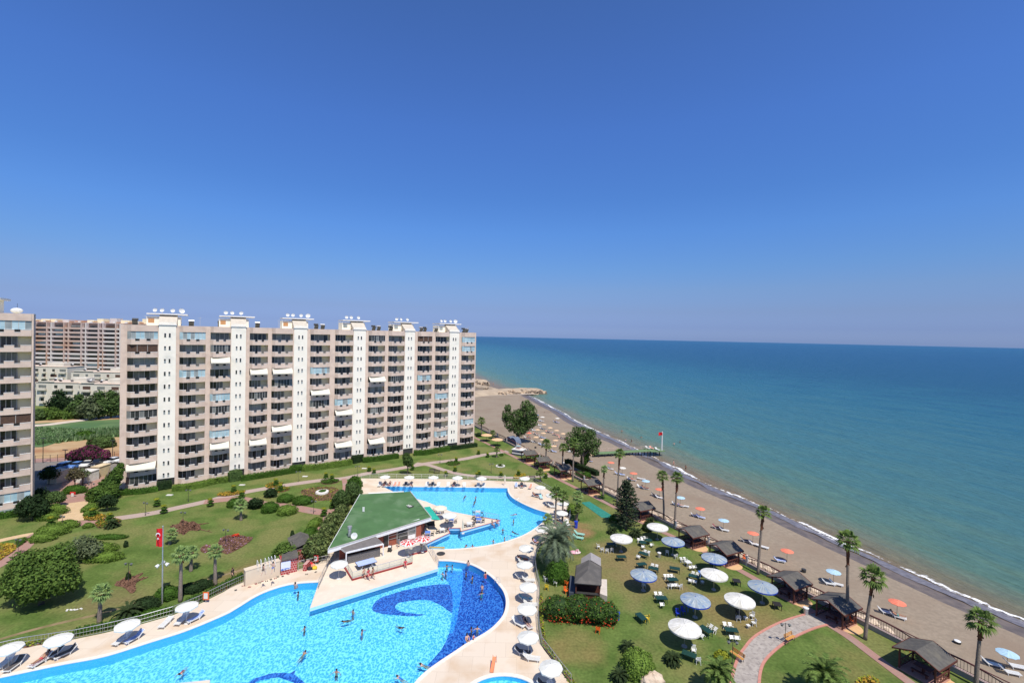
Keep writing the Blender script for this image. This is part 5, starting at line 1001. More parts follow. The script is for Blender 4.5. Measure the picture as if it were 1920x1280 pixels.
M_sh = mat('shell_white', (.68, .67, .63), (.60, .585, .53), .5, 2, c3=(.50, .48, .41), s3=1.2); M_sh2 = mat('shell_white_b', (.60, .59, .55), (.55, .535, .48), .45, 2); M_blu = mat('shell_blue', (.22, .29, .36), (.14, .21, .33), .4, 1.5, c3=(.40, .44, .44), s3=1.5, mid3=(.4, .6)); M_blu2 = mat('shell_blue_b', (.28, .33, .36), (.20, .26, .33), .4, 1.5, c3=(.12, .20, .40), s3=2.0, mid3=(.5, .7)); M_bluv = mat('shell_rim_blue', (.02, .07, .42), (.015, .05, .34), .5, 2); M_greyb = mat('shell_grey', (.31, .35, .37), (.25, .29, .32), .4, 1.5)
def garden_umb_fn(ms, mv):
    def f():
        r = empty('garden_umbrella', (0, 0, 0), 'x', 'umbrella', 'large round umbrellas on the tea garden lawn'); b = MB(); cone_canopy(b, 1.84, 2.22, 2.68, 24, ms, .17, 0, mv); b.ball((0, 0, 2.68), .07, mv, 8, 4); b.build('canopy', r)
        b = MB(); b.tube([(0, 0, 0), (0, 0, 2.66)], .045, M_steel, 7); b.build('pole', r); b = MB(); b.lathe([(0, .10), (.30, .10), (.34, 0)], M_wallc, 12); b.build('base', r); b = MB()
        for k in range(12): a = math.pi * k / 6; b.tube([(0, 0, 2.35), (1.75 * math.cos(a), 1.75 * math.sin(a), 2.2)], .018, M_steel, 3, False)
        b.build('ribs', r); return r
    return f
GUW = Proto(garden_umb_fn([M_sh, M_sh, M_sh2], M_sh2)); GUB = Proto(garden_umb_fn([M_blu, M_blu2, M_blu, M_greyb], M_bluv)); GUG = Proto(garden_umb_fn([M_greyb, M_blu2, M_greyb], M_bluv))
GU = [(1284,1172,'w','nearest white garden umbrella, lowest in the picture'),(1304,1121,'b','blue garden umbrella directly behind the nearest white one'),(1387,1121,'w','white garden umbrella beside the loose white chairs'),(1430,1096,'g','grey blue garden umbrella nearest the curved path'),(1339,1073,'w','white garden umbrella just below the far right blue one'),
      (1339,1043,'b','blue garden umbrella touching the brick path, in front of the gazebo'),(1207,1074,'b','blue garden umbrella nearest the garden bar'),(1262,1012,'b','blue garden umbrella farthest from the camera'),(1165,1006,'w','white garden umbrella over the long green table'),(1233,985,'w','white garden umbrella farthest back beside the palms')]
for i, (u, v, k, lab) in enumerate(GU): q = P(u, v, 2.45); {'w': GUW, 'b': GUB, 'g': GUG}[k].put((q.x, q.y, 0), i * .37, lab)
# ---------------------------------------------------------------- seats, tables
M_green = mat('dark_green_plastic', (.012, .05, .04), (.01, .04, .032), .5, 3); M_orange = mat('orange_plastic', (.75, .13, .02), None, .45, 3); M_yellow = mat('yellow_plastic', (.72, .50, .03), None, .45, 3); M_bluep = mat('blue_plastic', (.02, .05, .45), None, .45, 3); M_black = mat('black_rattan', (.025, .022, .022), None, .6, 8)
M_towb = mat('blue_towel', (.13, .22, .55), (.5, .55, .65), .95, 4); M_towr = mat('dark_red_towel', (.25, .04, .05), (.16, .03, .04), .95, 4); M_towc = mat('aqua_towel', (.12, .45, .48), (.5, .6, .6), .95, 5); M_towo = mat('coral_towel', (.75, .22, .14), (.7, .35, .25), .95, 5); M_mats = mat('dark_mattress', (.10, .09, .085), (.07, .06, .06), .9, 4); M_towp = mat('striped_towel', (.20, .06, .10), (.55, .5, .5), .95, 9, mid=(.45, .55))
def lounger_fn(back=42, m=None):
    def f():
        m_ = m or M_white; r = empty('sun_lounger', (0, 0, 0), 'x', 'sun lounger'); a = R(back); b = MB()
        for k in range(11): b.box((0, -.92 + k * .125, .33), (.60, .095, .035), m_)
        for s in (-1, 1): b.box((s * .32, -.28, .31), (.06, 1.42, .07), m_)
        b.build('seat', r); b = MB(); L = .72
        for k in range(6): t = .06 + k * .12; b.box((0, .40 + t * math.cos(a), .34 + t * math.sin(a)), (.60, .095, .035), m_, rx=a)
        for s in (-1, 1): b.box((s * .32, .40 + L / 2 * math.cos(a), .33 + L / 2 * math.sin(a)), (.06, L, .07), m_, rx=a)
        b.build('backrest', r)
        for y in (-.75, .35):
            for s in (-1, 1): b = MB(); b.tube([(s * .30, y, .30), (s * .33, y - .06 * (1 if y > 0 else -1), 0)], [.05, .035], m_, 6); b.build('leg', r)
        return r
    return f
LO = Proto(lounger_fn()); LF = Proto(lounger_fn(8)); LG = Proto(lounger_fn(40, mat('mint_plastic', (.30, .58, .48), None, .5, 3)))
def towel_fn(m, back=42):
    def f():
        a = R(back); b = MB(); p = [(-.85, .365), (-.3, .37), (.38, .375), (.42, .39), (.42 + .6 * math.cos(a), .39 + .6 * math.sin(a))]
        for i in range(len(p) - 1): (y0, z0), (y1, z1) = p[i], p[i + 1]; b.add([(x, y, z) for x in (-.27, .27) for (y, z) in ((y0, z0), (y1, z1), (y1, z1 + .03), (y0, z0 + .03))], ((0, 1, 2, 3)[::-1], (4, 5, 6, 7), (0, 4, 7, 3), (1, 2, 6, 5), (3, 7, 6, 2), (0, 1, 5, 4)), m)
        return tag(b.build('towel'), 'x', 'towel')
    return f
TW = {k: Proto(towel_fn(m)) for k, m in dict(b=M_towb, r=M_towr, c=M_towc, o=M_towo, d=M_mats, p=M_towp).items()}; TN = dict(b='blue', r='dark red', c='aqua', o='coral', d='dark grey', p='striped purple')
def chair_fn(m, name='plastic_chair'):
    def f():
        r = empty(name, (0, 0, 0), 'x', 'chair'); b = MB(); b.box((0, 0, .43), (.46, .44, .04), m); b.build('seat', r); b = MB()
        for x in (-.16, -.08, 0, .08, .16): b.box((x, .25, .64), (.05, .03, .40), m, rx=-.15)
        b.box((0, .29, .84), (.44, .035, .09), m, rx=-.15)
        b.build('backrest', r)
        for s in (-1, 1):
            b = MB(); b.tube([(s * .24, .24, .62), (s * .26, -.05, .66), (s * .25, -.22, .62)], .025, m, 5); b.build('armrest', r)
            for y in (-.20, .21): b = MB(); b.tube([(s * .20, y, .42), (s * .24, y * 1.25, 0)], [.032, .024], m, 5); b.build('leg', r)
        return r
    return f
CH = {k: Proto(chair_fn(m)) for k, m in dict(w=M_white, o=M_orange, y=M_yellow, b=M_bluep, k=M_black).items()}; CN = dict(w='white', o='orange', y='yellow', b='blue', k='black')
def table_fn(L, W_, h, m, rnd_=False, leg=.05):
    def f():
        r = empty('table', (0, 0, 0), 'x', 'table'); b = MB()
        if rnd_: b.lathe([(0, h), (L / 2, h), (L / 2, h - .05), (0, h - .05)], m, 18)
        else: b.box((0, 0, h - .03), (L, W_, .05), m); b.box((0, 0, h - .09), (L - .12, W_ - .12, .06), m)
        b.build('tabletop', r)
        for sx in (-1, 1):
            for sy in (-1, 1): b = MB(); w2 = (L * .32 if rnd_ else W_ / 2 - .08); b.tube([(sx * (L * .32 if rnd_ else L / 2 - .1), sy * w2, h - .1), (sx * (L * .36 if rnd_ else L / 2 - .06), sy * w2, 0)], [leg, leg * .7], m, 5); b.build('leg', r)
        return r
    return f
TG = Proto(table_fn(1.5, .85, .73, M_green)); TR = Proto(table_fn(1.25, 0, .73, M_green, True)); TK = Proto(table_fn(1.0, 1.0, .70, M_black, leg=.06)); TS = Proto(table_fn(.42, .42, .42, M_white, leg=.035)); TW_ = Proto(table_fn(.9, .9, .72, M_white)); TB = Proto(table_fn(.9, .9, .74, mat('blue_cloth', (.10, .22, .60), None, .9, 3)))
def zc(l): return [(1180 + x / 8, 930 + y / 8) for x, y in l]
def put_table(pr, u, v, rz, lab, z=0.0): q = P(u, v, z + .4); o = pr.put((q.x, q.y, z), R(rz), lab, 'tables on the tea garden lawn'); return o, q
def tipped(tab, n, rz, lab, L=1.5, W_=.85, k='w'):
    """chairs leant with their backs on the table edge"""
    q, rot = tab.location, tab.rotation_euler.z; M = Matrix.Rotation(rot, 3, 'Z')
    for i in range(n):
        side = -1 if i % 2 else 1; j = i // 2; m_ = max(1, (n + 1) // 2); x = (j - (m_ - 1) / 2) * min(.62, L / m_)
        p = Vector(q) + M @ Vector((x, side * (W_ / 2 + .42), 0)); o = CH[k].put((p.x, p.y, .12), rot + (0 if side < 0 else math.pi), lab, 'chairs tipped ' + lab.split(' tipped ')[-1]); o.rotation_euler = (-R(38), 0, rot + (math.pi if side < 0 else 0)); o.location.z = .10
for (pr, u, v, rz, lab, n, kk) in [(TG,1163-17,1022,6,'long green table at the left under the farthest left white umbrella',0,0),(TR,1205,1019,0,'round green table covered with tipped chairs, left of the farthest blue umbrella',3,0),(TR,1216,1015,20,'second round green table beside the farthest blue umbrella',3,0),(TG,1206,1040,-40,'green table with tipped chairs behind the garden bar',3,0),(TG,1165,1046,4,'bare green table behind the garden bar roof',0,0),(TG,1265,1068,-18,'bare green table in the middle of the tea garden',0,0),
      (TW_,1290,1056,10,'white table hidden under tipped chairs left of the blue umbrella at the path',4,0),(TG,1301,1083,-30,'green table with tipped chairs beside the middle white umbrella',4,0),(TG,1261,1089,5,'green table with tipped chairs in the middle of the tea garden',5,0),(TG,1240,1124,0,'green table with tipped chairs left of the double blue umbrella',3,0),(TG,1202,1159,-70,'green table with one yellow chair near the flowering climber',0,0),
      (TG,1323,1183,-60,'green table with tipped chairs right of the nearest white umbrella',4,0),(TG,1371,1184,-8,'green table with tipped chairs beside the curved path',4,0),(TG,1292,1230,-32,'bare green table below the nearest white umbrella',0,0),(TG,1203,1060,15,'green table in the shade of the blue umbrella by the bar',0,0),(TG,1225,1068,-25,'green table behind the blue umbrella by the bar',3,0),(TK,1381,1091,-12,'black square table left of the grey blue umbrella',0,0),(TK,1457,1135,-12,'black square table nearest the curved path',0,0),
      (TB,1316,1076,0,'dark blue covered table beside the middle white umbrella',0,0),(TR,1268,1024,0,'dark round table under the farthest blue umbrella',0,0),(TB,1292,1138,10,'blue covered table under the double blue umbrella',0,0),(TG,1342,1056,0,'green table under the blue umbrella at the brick path',0,0)]:
    o, q = put_table(pr, u, v, rz, lab)
    if n: tipped(o, n, rz, 'white plastic chair tipped against the ' + lab.replace(' covered with tipped chairs', '').replace(' with tipped chairs', '').replace(' hidden under tipped chairs', ''), L=1.5 if pr in (TG,) else 1.2, W_=.85 if pr == TG else 1.0)
def chair(k, u, v, rz, lab, z=0.0, grp='loose chairs'): q = P(u, v, z + .3); return CH[k].put((q.x, q.y, z), R(rz), lab, grp)
for (u, v, rz) in [(1129,1031,180),(1138,1033,180),(1147,1031.5,180)]: chair('w', u, v, rz, 'white chair in the row of three along the front of the long green table', grp='row of three chairs')
for a in [('w',1122,1025,90,'white chair at the left end of the long green table'),('w',1152,1019,0,'white chair behind the long green table, in the umbrella shade'),('w',1251,1036,160,'white chair in front of the dark round table, left one'),('w',1267,1043,190,'white chair in front of the dark round table, right one'),('w',1384,1159,170,'white chair standing alone left of the small stools'),('w',1410,1155,-60,'white armchair right of the first small stool'),('w',1413,1168,-90,'white armchair right of the second small stool'),
          ('k',1384,1149,90,'dark chair in the shade of the white umbrella by the stools'),('w',1255,1099,180,'white chair standing upright before the middle green table, left'),('w',1275,1100,200,'white chair standing upright before the middle green table, right'),('w',1301,1220,-20,'white chair behind the bare green table under the nearest umbrella'),('w',1309,1238,170,'white chair before the bare green table under the nearest umbrella'),('y',1213,1160,-90,'yellow chair beside a green table near the climber'),
          ('o',1121,1181,160,'orange chair on the lawn in front of the flowering climber'),('o',1062,1094,150,'orange child chair left of the garden bar'),('y',1025,1101,170,'yellow child chair by the deck railing near the date palm'),('w',1023,1086,120,'white chair under the date palm'),('w',1042,1093,60,'white upturned child chair below the date palm'),('o',1061,1108,30,'orange low chair half under the flowering climber'),('b',1271,1150,0,'blue chair in the shade of the double blue umbrella, left'),('b',1281,1146,20,'blue chair in the shade of the double blue umbrella, middle'),('w',1207,1103-6,0,'pale chair in the shade of the blue umbrella by the bar'),('o',1598,1164,30,'orange chair beside the fence at the curved path'),('o',1396,1047,0,'small orange chair by the fence below the tall straight palm'),('o',1700,1214,60,'orange chair in the shade of the nearest gazebo')]: chair(*a)
for u, v, lab in [(1398,1156,'small white stool between the two armchairs, upper'),(1403,1171,'small white stool between the two armchairs, lower'),(1317,1089,'small pale stool beside the middle white umbrella')]: put_table(TS, u, v, 10, lab)
def bin_fn(m, R_=.28, h=.75, lid=None):
    def f():
        r = empty('bin', (0, 0, 0), 'x', 'bin'); b = MB(); b.lathe([(0, 0), (R_ * .85, 0), (R_, h), (0, h)], m, 14); b.build('body', r); b = MB(); b.lathe([(R_ * 1.08, h - .03), (R_ * 1.08, h + .05), (0, h + .10)], lid or m, 14); b.build('lid', r); return r
    return f
BI = Proto(bin_fn(M_steel, lid=M_white)); q = P(1236, 1041, .3); BI.put((q.x, q.y, 0), 0, 'grey bin with white lid under the farthest blue umbrella'); q = P(1511, 1147, .3); BI.put((q.x, q.y, 0), 0, 'grey bin with white lid where the curved path begins', scale=1.15)
BB = Proto(bin_fn(M_bluep, .26, .9)); q = P(1158, 1155, .4); BB.put((q.x, q.y, 0), 0, 'blue bin beside the flowering climber'); q = P(1110, 1106, .4); BB.put((q.x, q.y, .3), 0, 'small violet blue bin at the front of the garden bar', scale=.6); q = P(1080, 985, .4); BB.put((q.x, q.y, 0), 0, 'blue bin at the foot of the short bushy palm', scale=1.3)
# ---------------------------------------------------------------- loungers with their parasols
def lay(x, y, z, rz, lab, grp, kind='o', tw=None):
    o = {'o': LO, 'f': LF, 'g': LG}[kind].put((x, y, z), R(rz), lab, grp)
    if tw: t = TW[tw].put((x, y, z), R(rz), TN[tw] + ' towel, ' + lab.replace('white ', '', 1).replace('beach lounger', 'lounger'), 'towels on the loungers')
    return o
PEOPLE = []
PS = [(16,1211,'parasol cut by the left edge of the view',[(-.9,.5,10,'o',None),(.5,.1,5,'o','d'),(2.5,.8,-8,'o','p')],'w'),(108,1194,'second parasol from the left edge',[(-.75,.2,-20,'o','d'),(.35,.5,-30,'o','d')],'w'),(238,1167,'third parasol from the left edge',[(-.7,.2,-10,'o',None),(.4,.5,-20,'o','b')],'w'),(350,1133,'fourth parasol from the left edge, by the railing bend',[(-.8,.3,0,'o',None),(.6,.7,-30,'o','b'),(-2.3,-.3,5,'f',None)],'w'),
 (635,1054,'parasol before the restaurant counter',[],'w'),(1034,1246,'parasol nearest the paddling pool',[(-.5,-.1,75,'o','d'),(.5,-.4,60,'o',None)],'w'),(991.5,1190,'parasol next above the paddling pool one',[(-.6,.2,80,'o','d'),(.3,-.7,82,'o',None)],'w'),(987,1136,'parasol third up the right side of the deck',[(-.9,-.1,50,'o',None),(.1,-.3,30,'o','p')],'w'),(990.5,1096,'parasol fourth up the right side of the deck',[(-.3,.3,85,'o','c'),(.3,-.9,88,'o',None)],'w'),
 (984.5,1056,'parasol fifth up the right side of the deck',[(-.5,.1,80,'o',None),(.5,-.7,95,'o',None)],'w'),(986.5,1024,'parasol sixth up the right side of the deck',[(-.5,-.2,85,'o','r'),(-.3,-1.0,88,'o',None)],'w'),(1017,989,'parasol half hidden behind the date palm',[(-1.0,-1.5,60,'o','r')],'w'),(1053,959,'parasol on the round terrace, lower one',[(-.3,-.8,40,'o','r'),(1.1,-.6,10,'o',None)],'w'),(1055,942,'parasol on the round terrace, upper one',[(-.4,-.8,40,'o',None),(.7,-.6,20,'o','r')],'w'),
 (1033,926,'parasol at the inner side of the two terrace palms',[(-.2,-.7,80,'o','d'),(.2,-1.6,80,'o',None)],'w'),(1013,911.5,'parasol at the bend of the far deck',[(-.9,-.2,60,'o','r'),(.1,-1.0,10,'o','c')],'w'),(984,894.5,'seventh parasol of the far row, by the deck corner',[(-2.0,-.1,0,'o','b'),(-.7,-.1,0,'o','r'),(1.3,-.8,-15,'o','o')],'w'),(902.5,894.5,'fifth parasol of the far row',[(-.7,-.2,0,'o',None),(.6,-.2,0,'o',None)],'w'),(858,893.3,'fourth parasol of the far row',[(-2.2,-.2,0,'o',None),(-.9,-.2,-10,'o','r'),(1.6,-.2,5,'o',None)],'w'),
 (812.5,893,'third parasol of the far row',[(-1.5,-.1,0,'o',None),(-.2,-.1,0,'o','d'),(1.2,-.1,0,'o',None)],'w'),(767,892.5,'second parasol of the far row',[(-.8,-.2,0,'o','d'),(.5,-.2,0,'o','p'),(-2.3,-.2,5,'o','o'),(-3.4,-.1,0,'o','b')],'w'),(722,892,'first parasol of the far row, at the deck end',[(-1.2,-.2,5,'o',None),(-.1,-.2,0,'o','r'),(1.1,-.1,0,'o','r'),(2.3,-.1,0,'o','o')],'w'),
 (947,897,'closed cream parasol in the far row',[],'c'),(824.5,951.5,'cream parasol on the restaurant terrace',[],'cr'),(842,965,'white parasol on the restaurant terrace',[],'wb'),(868.5,983,'closed cream parasol on the terrace point',[],'c2'),(765,1014,'left one of the two red and white parasols',[],'r'),(792.5,1007,'right one of the two red and white parasols',[],'r')]
TZ = .38
for (u, v, lab, ls, k) in PS:
    zt = {'r': TZ + .25, 'cr': TZ, 'wb': TZ, 'c2': TZ}.get(k, DZ); 
    if u == 635: zt = TZ
    hc = 1.6 if k in ('c', 'c2') else 2.32
    q = P(u, v, zt + hc); pr_ = {'w': PPW, 'wb': PPW, 'cr': PPC, 'c': PCL, 'c2': PCL, 'r': PRW}[k]; o = pr_.put((q.x, q.y, zt), rnd.uniform(0, 6), {'w': 'white ', 'wb': '', 'cr': '', 'c': '', 'c2': '', 'r': ''}[k] + lab, scale=(1.1 if k in ('cr', 'wb') else None)); o.rotation_euler = (rnd.uniform(-.05, .05), rnd.uniform(-.05, .05), rnd.uniform(0, 6))
    ords = ['first', 'second', 'third', 'fourth']
    for i, (dx, dy, rz, kd, tw) in enumerate(ls): 
        lay(q.x + dx, q.y + dy, zt, rz, f'white lounger, {ords[i]} at the {lab}', 'loungers on the pool deck', kd, tw)
        if tw in ('r', 'p') : PEOPLE.append((q.x + dx, q.y + dy, zt, rz, lab))
BC = dict(o=((.80, .24, .15), (.72, .19, .12)), b=((.42, .60, .72), (.36, .54, .68)), p=((.74, .52, .33), (.68, .46, .28)), w=((.76, .73, .66), None), s=((.03, .20, .62), None)); BN = dict(o='coral', b='pale blue', p='pale peach', w='off white', s='bright blue')
def beach_par(k):
    m = mat('beach_canvas_' + BN[k].replace(' ', '_'), BC[k][0], BC[k][1], .85, 2, sub=.15)
    def f():
        r = empty('beach_parasol', (0, 0, 0), 'x', 'parasol', 'parasols on the beach'); b = MB(); cone_canopy(b, .98, 1.86, 2.14, 10, m, .05, 1); b.build('canopy', r); b = MB(); b.tube([(0, 0, -.2), (0, 0, 2.18)], .022, M_dark, 5); b.build('pole', r); return r
    return f
BP = {k: Proto(beach_par(k)) for k in BC}
BL_ = [(1889,1222,'b','nearest the bottom right corner'),(1682.5,1127,'o','below the leaning palm crown'),(1563,1070,'b','left of the tallest palm trunk'),(1476,1031,'o','right of the tall straight palm'),(1412,998,'o','just left of the tall straight palm'),(1357,974,'b','behind the gazebo with the palm shadow'),(1313,952,'o','right of the close palm pair'),(1276,931.5,'b','beside the crown of the right paired palm'),(1236.7,916,'o','left of the close palm pair'),(1211,900.5,'b','directly above the layered conifer'),(1188,886,'o','third coral one from the pier'),(1167,876,'w','behind the palm that rises from the conifer'),(1145.5,866,'o','nearest to the pier foot'),
 (1106.8,852,'p','left of the pier foot'),(1038.7,835,'p','between the two near beach palms'),(1017,823,'p','above the left beach palm crown'),(1041.7,824.5,'p','above the right beach palm crown'),(1005,818.7,'p','lower left in the far cluster'),(1056,812,'p','against the airy eucalyptus'),(1019,811,'p','in the middle of the far cluster'),(992,811,'o','at the foot of the dense eucalyptus'),(1043.8,806,'p','at the right side of the far cluster'),(1007.7,804.7,'p','at the left side of the far cluster'),(1031.6,801,'p','upper right in the far cluster'),(1020,795,'p','at the top of the far cluster'),(1045,783.5,'w','farthest right near the waterline'),(1017,781,'w','beside the bright blue one'),(1006,777,'s','half hidden by the dense eucalyptus'),(1071,833,'p','behind the airy eucalyptus trunk')]
rr = random.Random(3)
for i, (u, v, k, lab) in enumerate(BL_):
    q = P(u, v, BZ + 2.0); BP[k].put((q.x, q.y, BZ), rr.uniform(0, 6), f'{BN[k]} beach parasol {lab}'); near = v > 860
    cfg = [(-.95, .45), (-.25, -.50)] if near else [(-.8, .1), (.0, -.6)]
    if u == 1476: cfg = [(-1.2, -.1)]
    if u == 1563: cfg = [(-.8, .0), (.1, -.35)]
    for j, (dx, dy) in enumerate(cfg):
        tw = rr.choice([None, None, 'b', 'd', None, 'r'] if near else [None, 'd', 'b', None, 'o']); lay(q.x + dx + rr.uniform(-.2, .2), q.y + dy + rr.uniform(-.2, .2), BZ, 62 + rr.uniform(-12, 12), f'white {"left" if j == 0 else "right"} lounger at the {BN[k]} parasol {lab}', 'loungers on the beach', 'o', tw).scale = (.92,) * 3
        if (u in (1682.5, 1276, 1188, 1211) and j == 1) or (not near and rr.random() < .25): PEOPLE.append((q.x + dx, q.y + dy, BZ, 62, f'the {BN[k]} parasol {lab}'))
for (u, v, lab, rz) in [(1283,948,'lone white beach lounger between two parasols, right of the palms',70),(1203,897,'lone white beach lounger left of the pale blue parasol above the conifer',70),(1430,1024,'lone white beach lounger at the straight palm trunk',50),(1061,868,'lone white beach lounger with dark cover near the airy eucalyptus',60),(1071,864,'second lone white lounger near the airy eucalyptus',60),(1000,786+20,'white lounger in the shade of the dense eucalyptus',60),(1012,797,'white lounger at the upper left of the far cluster',60),(1068,846,'dark blue covered lounger by the airy eucalyptus',60),(944,786,'lone white lounger left of the dense eucalyptus',60),(1903,1247,'white lounger nearest the bottom right corner',70)]:
    q = P(u, v, BZ + .3); lay(q.x, q.y, BZ, rz, lab, 'loungers on the beach', 'f' if 'lone' in lab else 'o')
q = P(1086, 1000, .3); lay(q.x, q.y, 0, 70, 'mint green lounger beside the date palm, upper', 'mint green loungers on the lawn', 'g'); q = P(1084, 1007, .3); lay(q.x, q.y, 0, 70, 'mint green lounger beside the date palm, lower', 'mint green loungers on the lawn', 'g')
b = MB(); b.ball((0, 0, .12), 1.0, mat('pink_vinyl', (.75, .25, .35), (.7, .6, .6), .4, 3), 14, 5, (1.1, .6, .14)); b.ball((.5, .2, .35), .3, mat('pink_vinyl', (1, 1, 1)), 8, 5, (1, .6, .8)); o = b.build('inflatable'); o.location = P(1077, 1036, 0); tag(o, 'deflated pink inflatable lying on the worn lawn', 'pool float')
b = MB(); b.lathe([(0, 0), (.32, 0), (.38, .28), (0, .36)], M_dark, 12); b.lathe([(.36, .27), (.30, .33), (0, .37)], M_white, 12); o = b.build('bin'); o.location = P(1795, 1205, BZ); tag(o, 'low dark bin with a white top alone on the sand', 'bin')
b = MB(); b.lathe([(0, 0), (.30, 0), (.34, .5), (0, .55)], M_dark, 12); o = b.build('bin'); o.location = P(1507, 1072, BZ); tag(o, 'black bin on the sand behind a gazebo roof', 'bin')
b = MB(); b.lathe([(0, 0), (.30, 0), (.34, .5), (0, .55)], M_dark, 12); o = b.build('bin'); o.location = P(1004, 840, BZ); tag(o, 'small black bin on the sand near the dense eucalyptus', 'bin')
b = MB(); b.prism(W2([(1090,942),(1105,940),(1147,966),(1145,971),(1128,970)]), .01, .05, mat('green_mat', (.02, .16, .12), (.03, .22, .17), .8, 2)); tag(b.build('green_mat'), 'dark teal mat laid on the lawn left of the layered conifer', 'mat')
# ---------------------------------------------------------------- benches and lamps
M_bwood = mat('bench_wood', (.55, .28, .08), (.48, .23, .06), .6, 4)
def bench_fn(m=M_bwood):
    def f():
        r = empty('park_bench', (0, 0, 0), 'x', 'bench'); b = MB()
        for y in (-.18, -.05, .08): b.box((0, y, .45), (1.6, .11, .035), m)
        b.build('seat', r); b = MB()
        for z in (.58, .70, .82): b.box((0, .20 + (z - .58) * .3, z), (1.6, .03, .10), m)
        b.build('backrest', r)
        for s in (-1, 1): b = MB(); b.tube([(s * .65, -.2, 0), (s * .65, -.18, .43), (s * .65, .14, .43), (s * .65, .26, .86)], .03, M_dark, 5); b.tube([(s * .65, .14, .43), (s * .65, .22, 0)], .03, M_dark, 5); b.build('leg', r)
        return r
    return f
BE = Proto(bench_fn())
for (u, v, rz, lab) in [(1382,1228,-62,'wooden bench on the left side of the curved path'),(1481,1195,28,'wooden bench on the right side of the curved path, beside the lamp')]: q = P(u, v, .45); BE.put((q.x, q.y, .06), R(rz), lab, 'orange wood benches')
BD = Proto(bench_fn(mat('bench_dark', (.10, .08, .07), None, .7, 4)))
for (u, v, rz, lab) in [(810,882,-12,'dark bench beside the far path, left one'),(819,884.5,-12,'dark bench beside the far path, right one'),(998,896,0,'dark bench behind the far deck corner')]: q = P(u, v, .4); BD.put((q.x, q.y, .03), R(rz), lab, 'dark benches')
def lamp_fn(nh=2):
    def f():
        r = empty('street_lamp', (0, 0, 0), 'x', 'lamp', 'garden lamps'); b = MB(); b.lathe([(.09, 0), (.07, .25), (.035, .35)], M_dark, 8); b.tube([(0, 0, .3), (0, 0, 2.6)], .03, M_dark, 6); b.tube([(-.42, 0, 2.35), (-.2, 0, 2.5), (.2, 0, 2.5), (.42, 0, 2.35)], .022, M_dark, 5); b.build('post', r)
        for s in (-1, 1): b = MB(); b.lathe([(.02, .16), (.20, .02), (.13, -.05), (.10, -.2), (0, -.22)], mat('lamp_glass', (.12, .13, .13), None, .3, 3), 8, (s * .42, 0, 2.4)); b.build('lamp_shade', r)
        return r
    return f
LM = Proto(lamp_fn())
for (u, v, lab) in [(1472,1208,'twin lamp on the right edge of the curved path'),(1373,1244,'twin lamp on the left side of the curved path'),(117,993,'twin lamp at the plaza edge'),(34,1040,'twin lamp at the far left path'),(171,928,'lamp on the driveway right of the planted island'),(272.5,966,'twin lamp on the path, left of the flag'),(353,940,'twin lamp on the upper lawn under the first stair tower'),(559,903,'twin lamp on the upper lawn under the third stair tower'),(670,892,'twin lamp on the upper lawn near the far deck'),(588,962,'twin lamp on the pink path below the round bed'),(423,1020,'lamp in the purple flower bed'),(343,985,'lamp in the soil bed right of the flag'),(240.5,1088,'lamp in the soil cross on the left lawn'),(825,868,'twin lamp at the far path junction'),(921,887,'twin lamp on the far lawn behind the deck'),(763,868,'twin lamp on the lawn behind the small round tree')]:
    q = P(u, v, 0); LM.put(q, rnd.uniform(-.4, .4), lab)
# manhole covers and small slabs
b = MB(); rr = random.Random(2)
for k in range(9): b.ball((k * .2 + rr.uniform(-.05, .05), rr.uniform(-.15, .15) + k * .04, .05), .12, M_pier, 6, 4, (1.2, 1, .6), .2, k)
o = b.build('stone_row'); o.location = P(124, 1144); tag(o, 'short row of white stones on the lawn below the big round tree', 'stones')
for (u, v, lab) in [(318,928,'pale flat slab on the upper lawn, left one'),(454,909,'pale flat slab on the upper lawn, middle one'),(572,893,'pale flat slab on the upper lawn, right one'),(683,878,'pale flat slab on the lawn under the fourth tower')]:
    b = MB(); b.box((0, 0, .05), (1.2, .6, .12), M_pier); o = b.build('stone_slab'); o.location = P(u, v); tag(o, lab, 'slab', 'pale slabs on the lawn')
b = MB(); b.lathe([(0, .5), (1.15, .5), (1.35, .42), (1.45, 0)], M_pier, 18); b.ball((0, 0, .45), .9, G_hedge, 10, 5, (1, 1, .25), .2); o = b.build('planter'); o.location = P(604, 924); tag(o, 'round white stone planter in the middle of the ring bed', 'planter')
b = MB(); rr = random.Random(3)
for k in range(16): a = k * .393; b.ball((1.1 * math.cos(a), 1.1 * math.sin(a), .12), .24, M_pier, 6, 4, (1, 1, .8), .2, k)
o = b.build('stone_ring'); o.location = P(938, 874); tag(o, 'ring of white stones round a cycad on the far lawn', 'stone ring'); feather_palm('cycad', P(938, 874), .3, 1.0, 'cycad inside the white stone ring on the far lawn', 'cycad', G_palm, 26, -5, 'cycads on the lawns', .15, 5, 75, .5)
b = MB(); rr = random.Random(8)
b.ball((0, 0, .3), 1.3, M_rock, 14, 8, (1, .8, .7), .12, 2); o = b.build('rock'); o.location = P(1222, 1282); tag(o, 'big pale rock beside the clipped shrub at the bottom edge', 'rock')
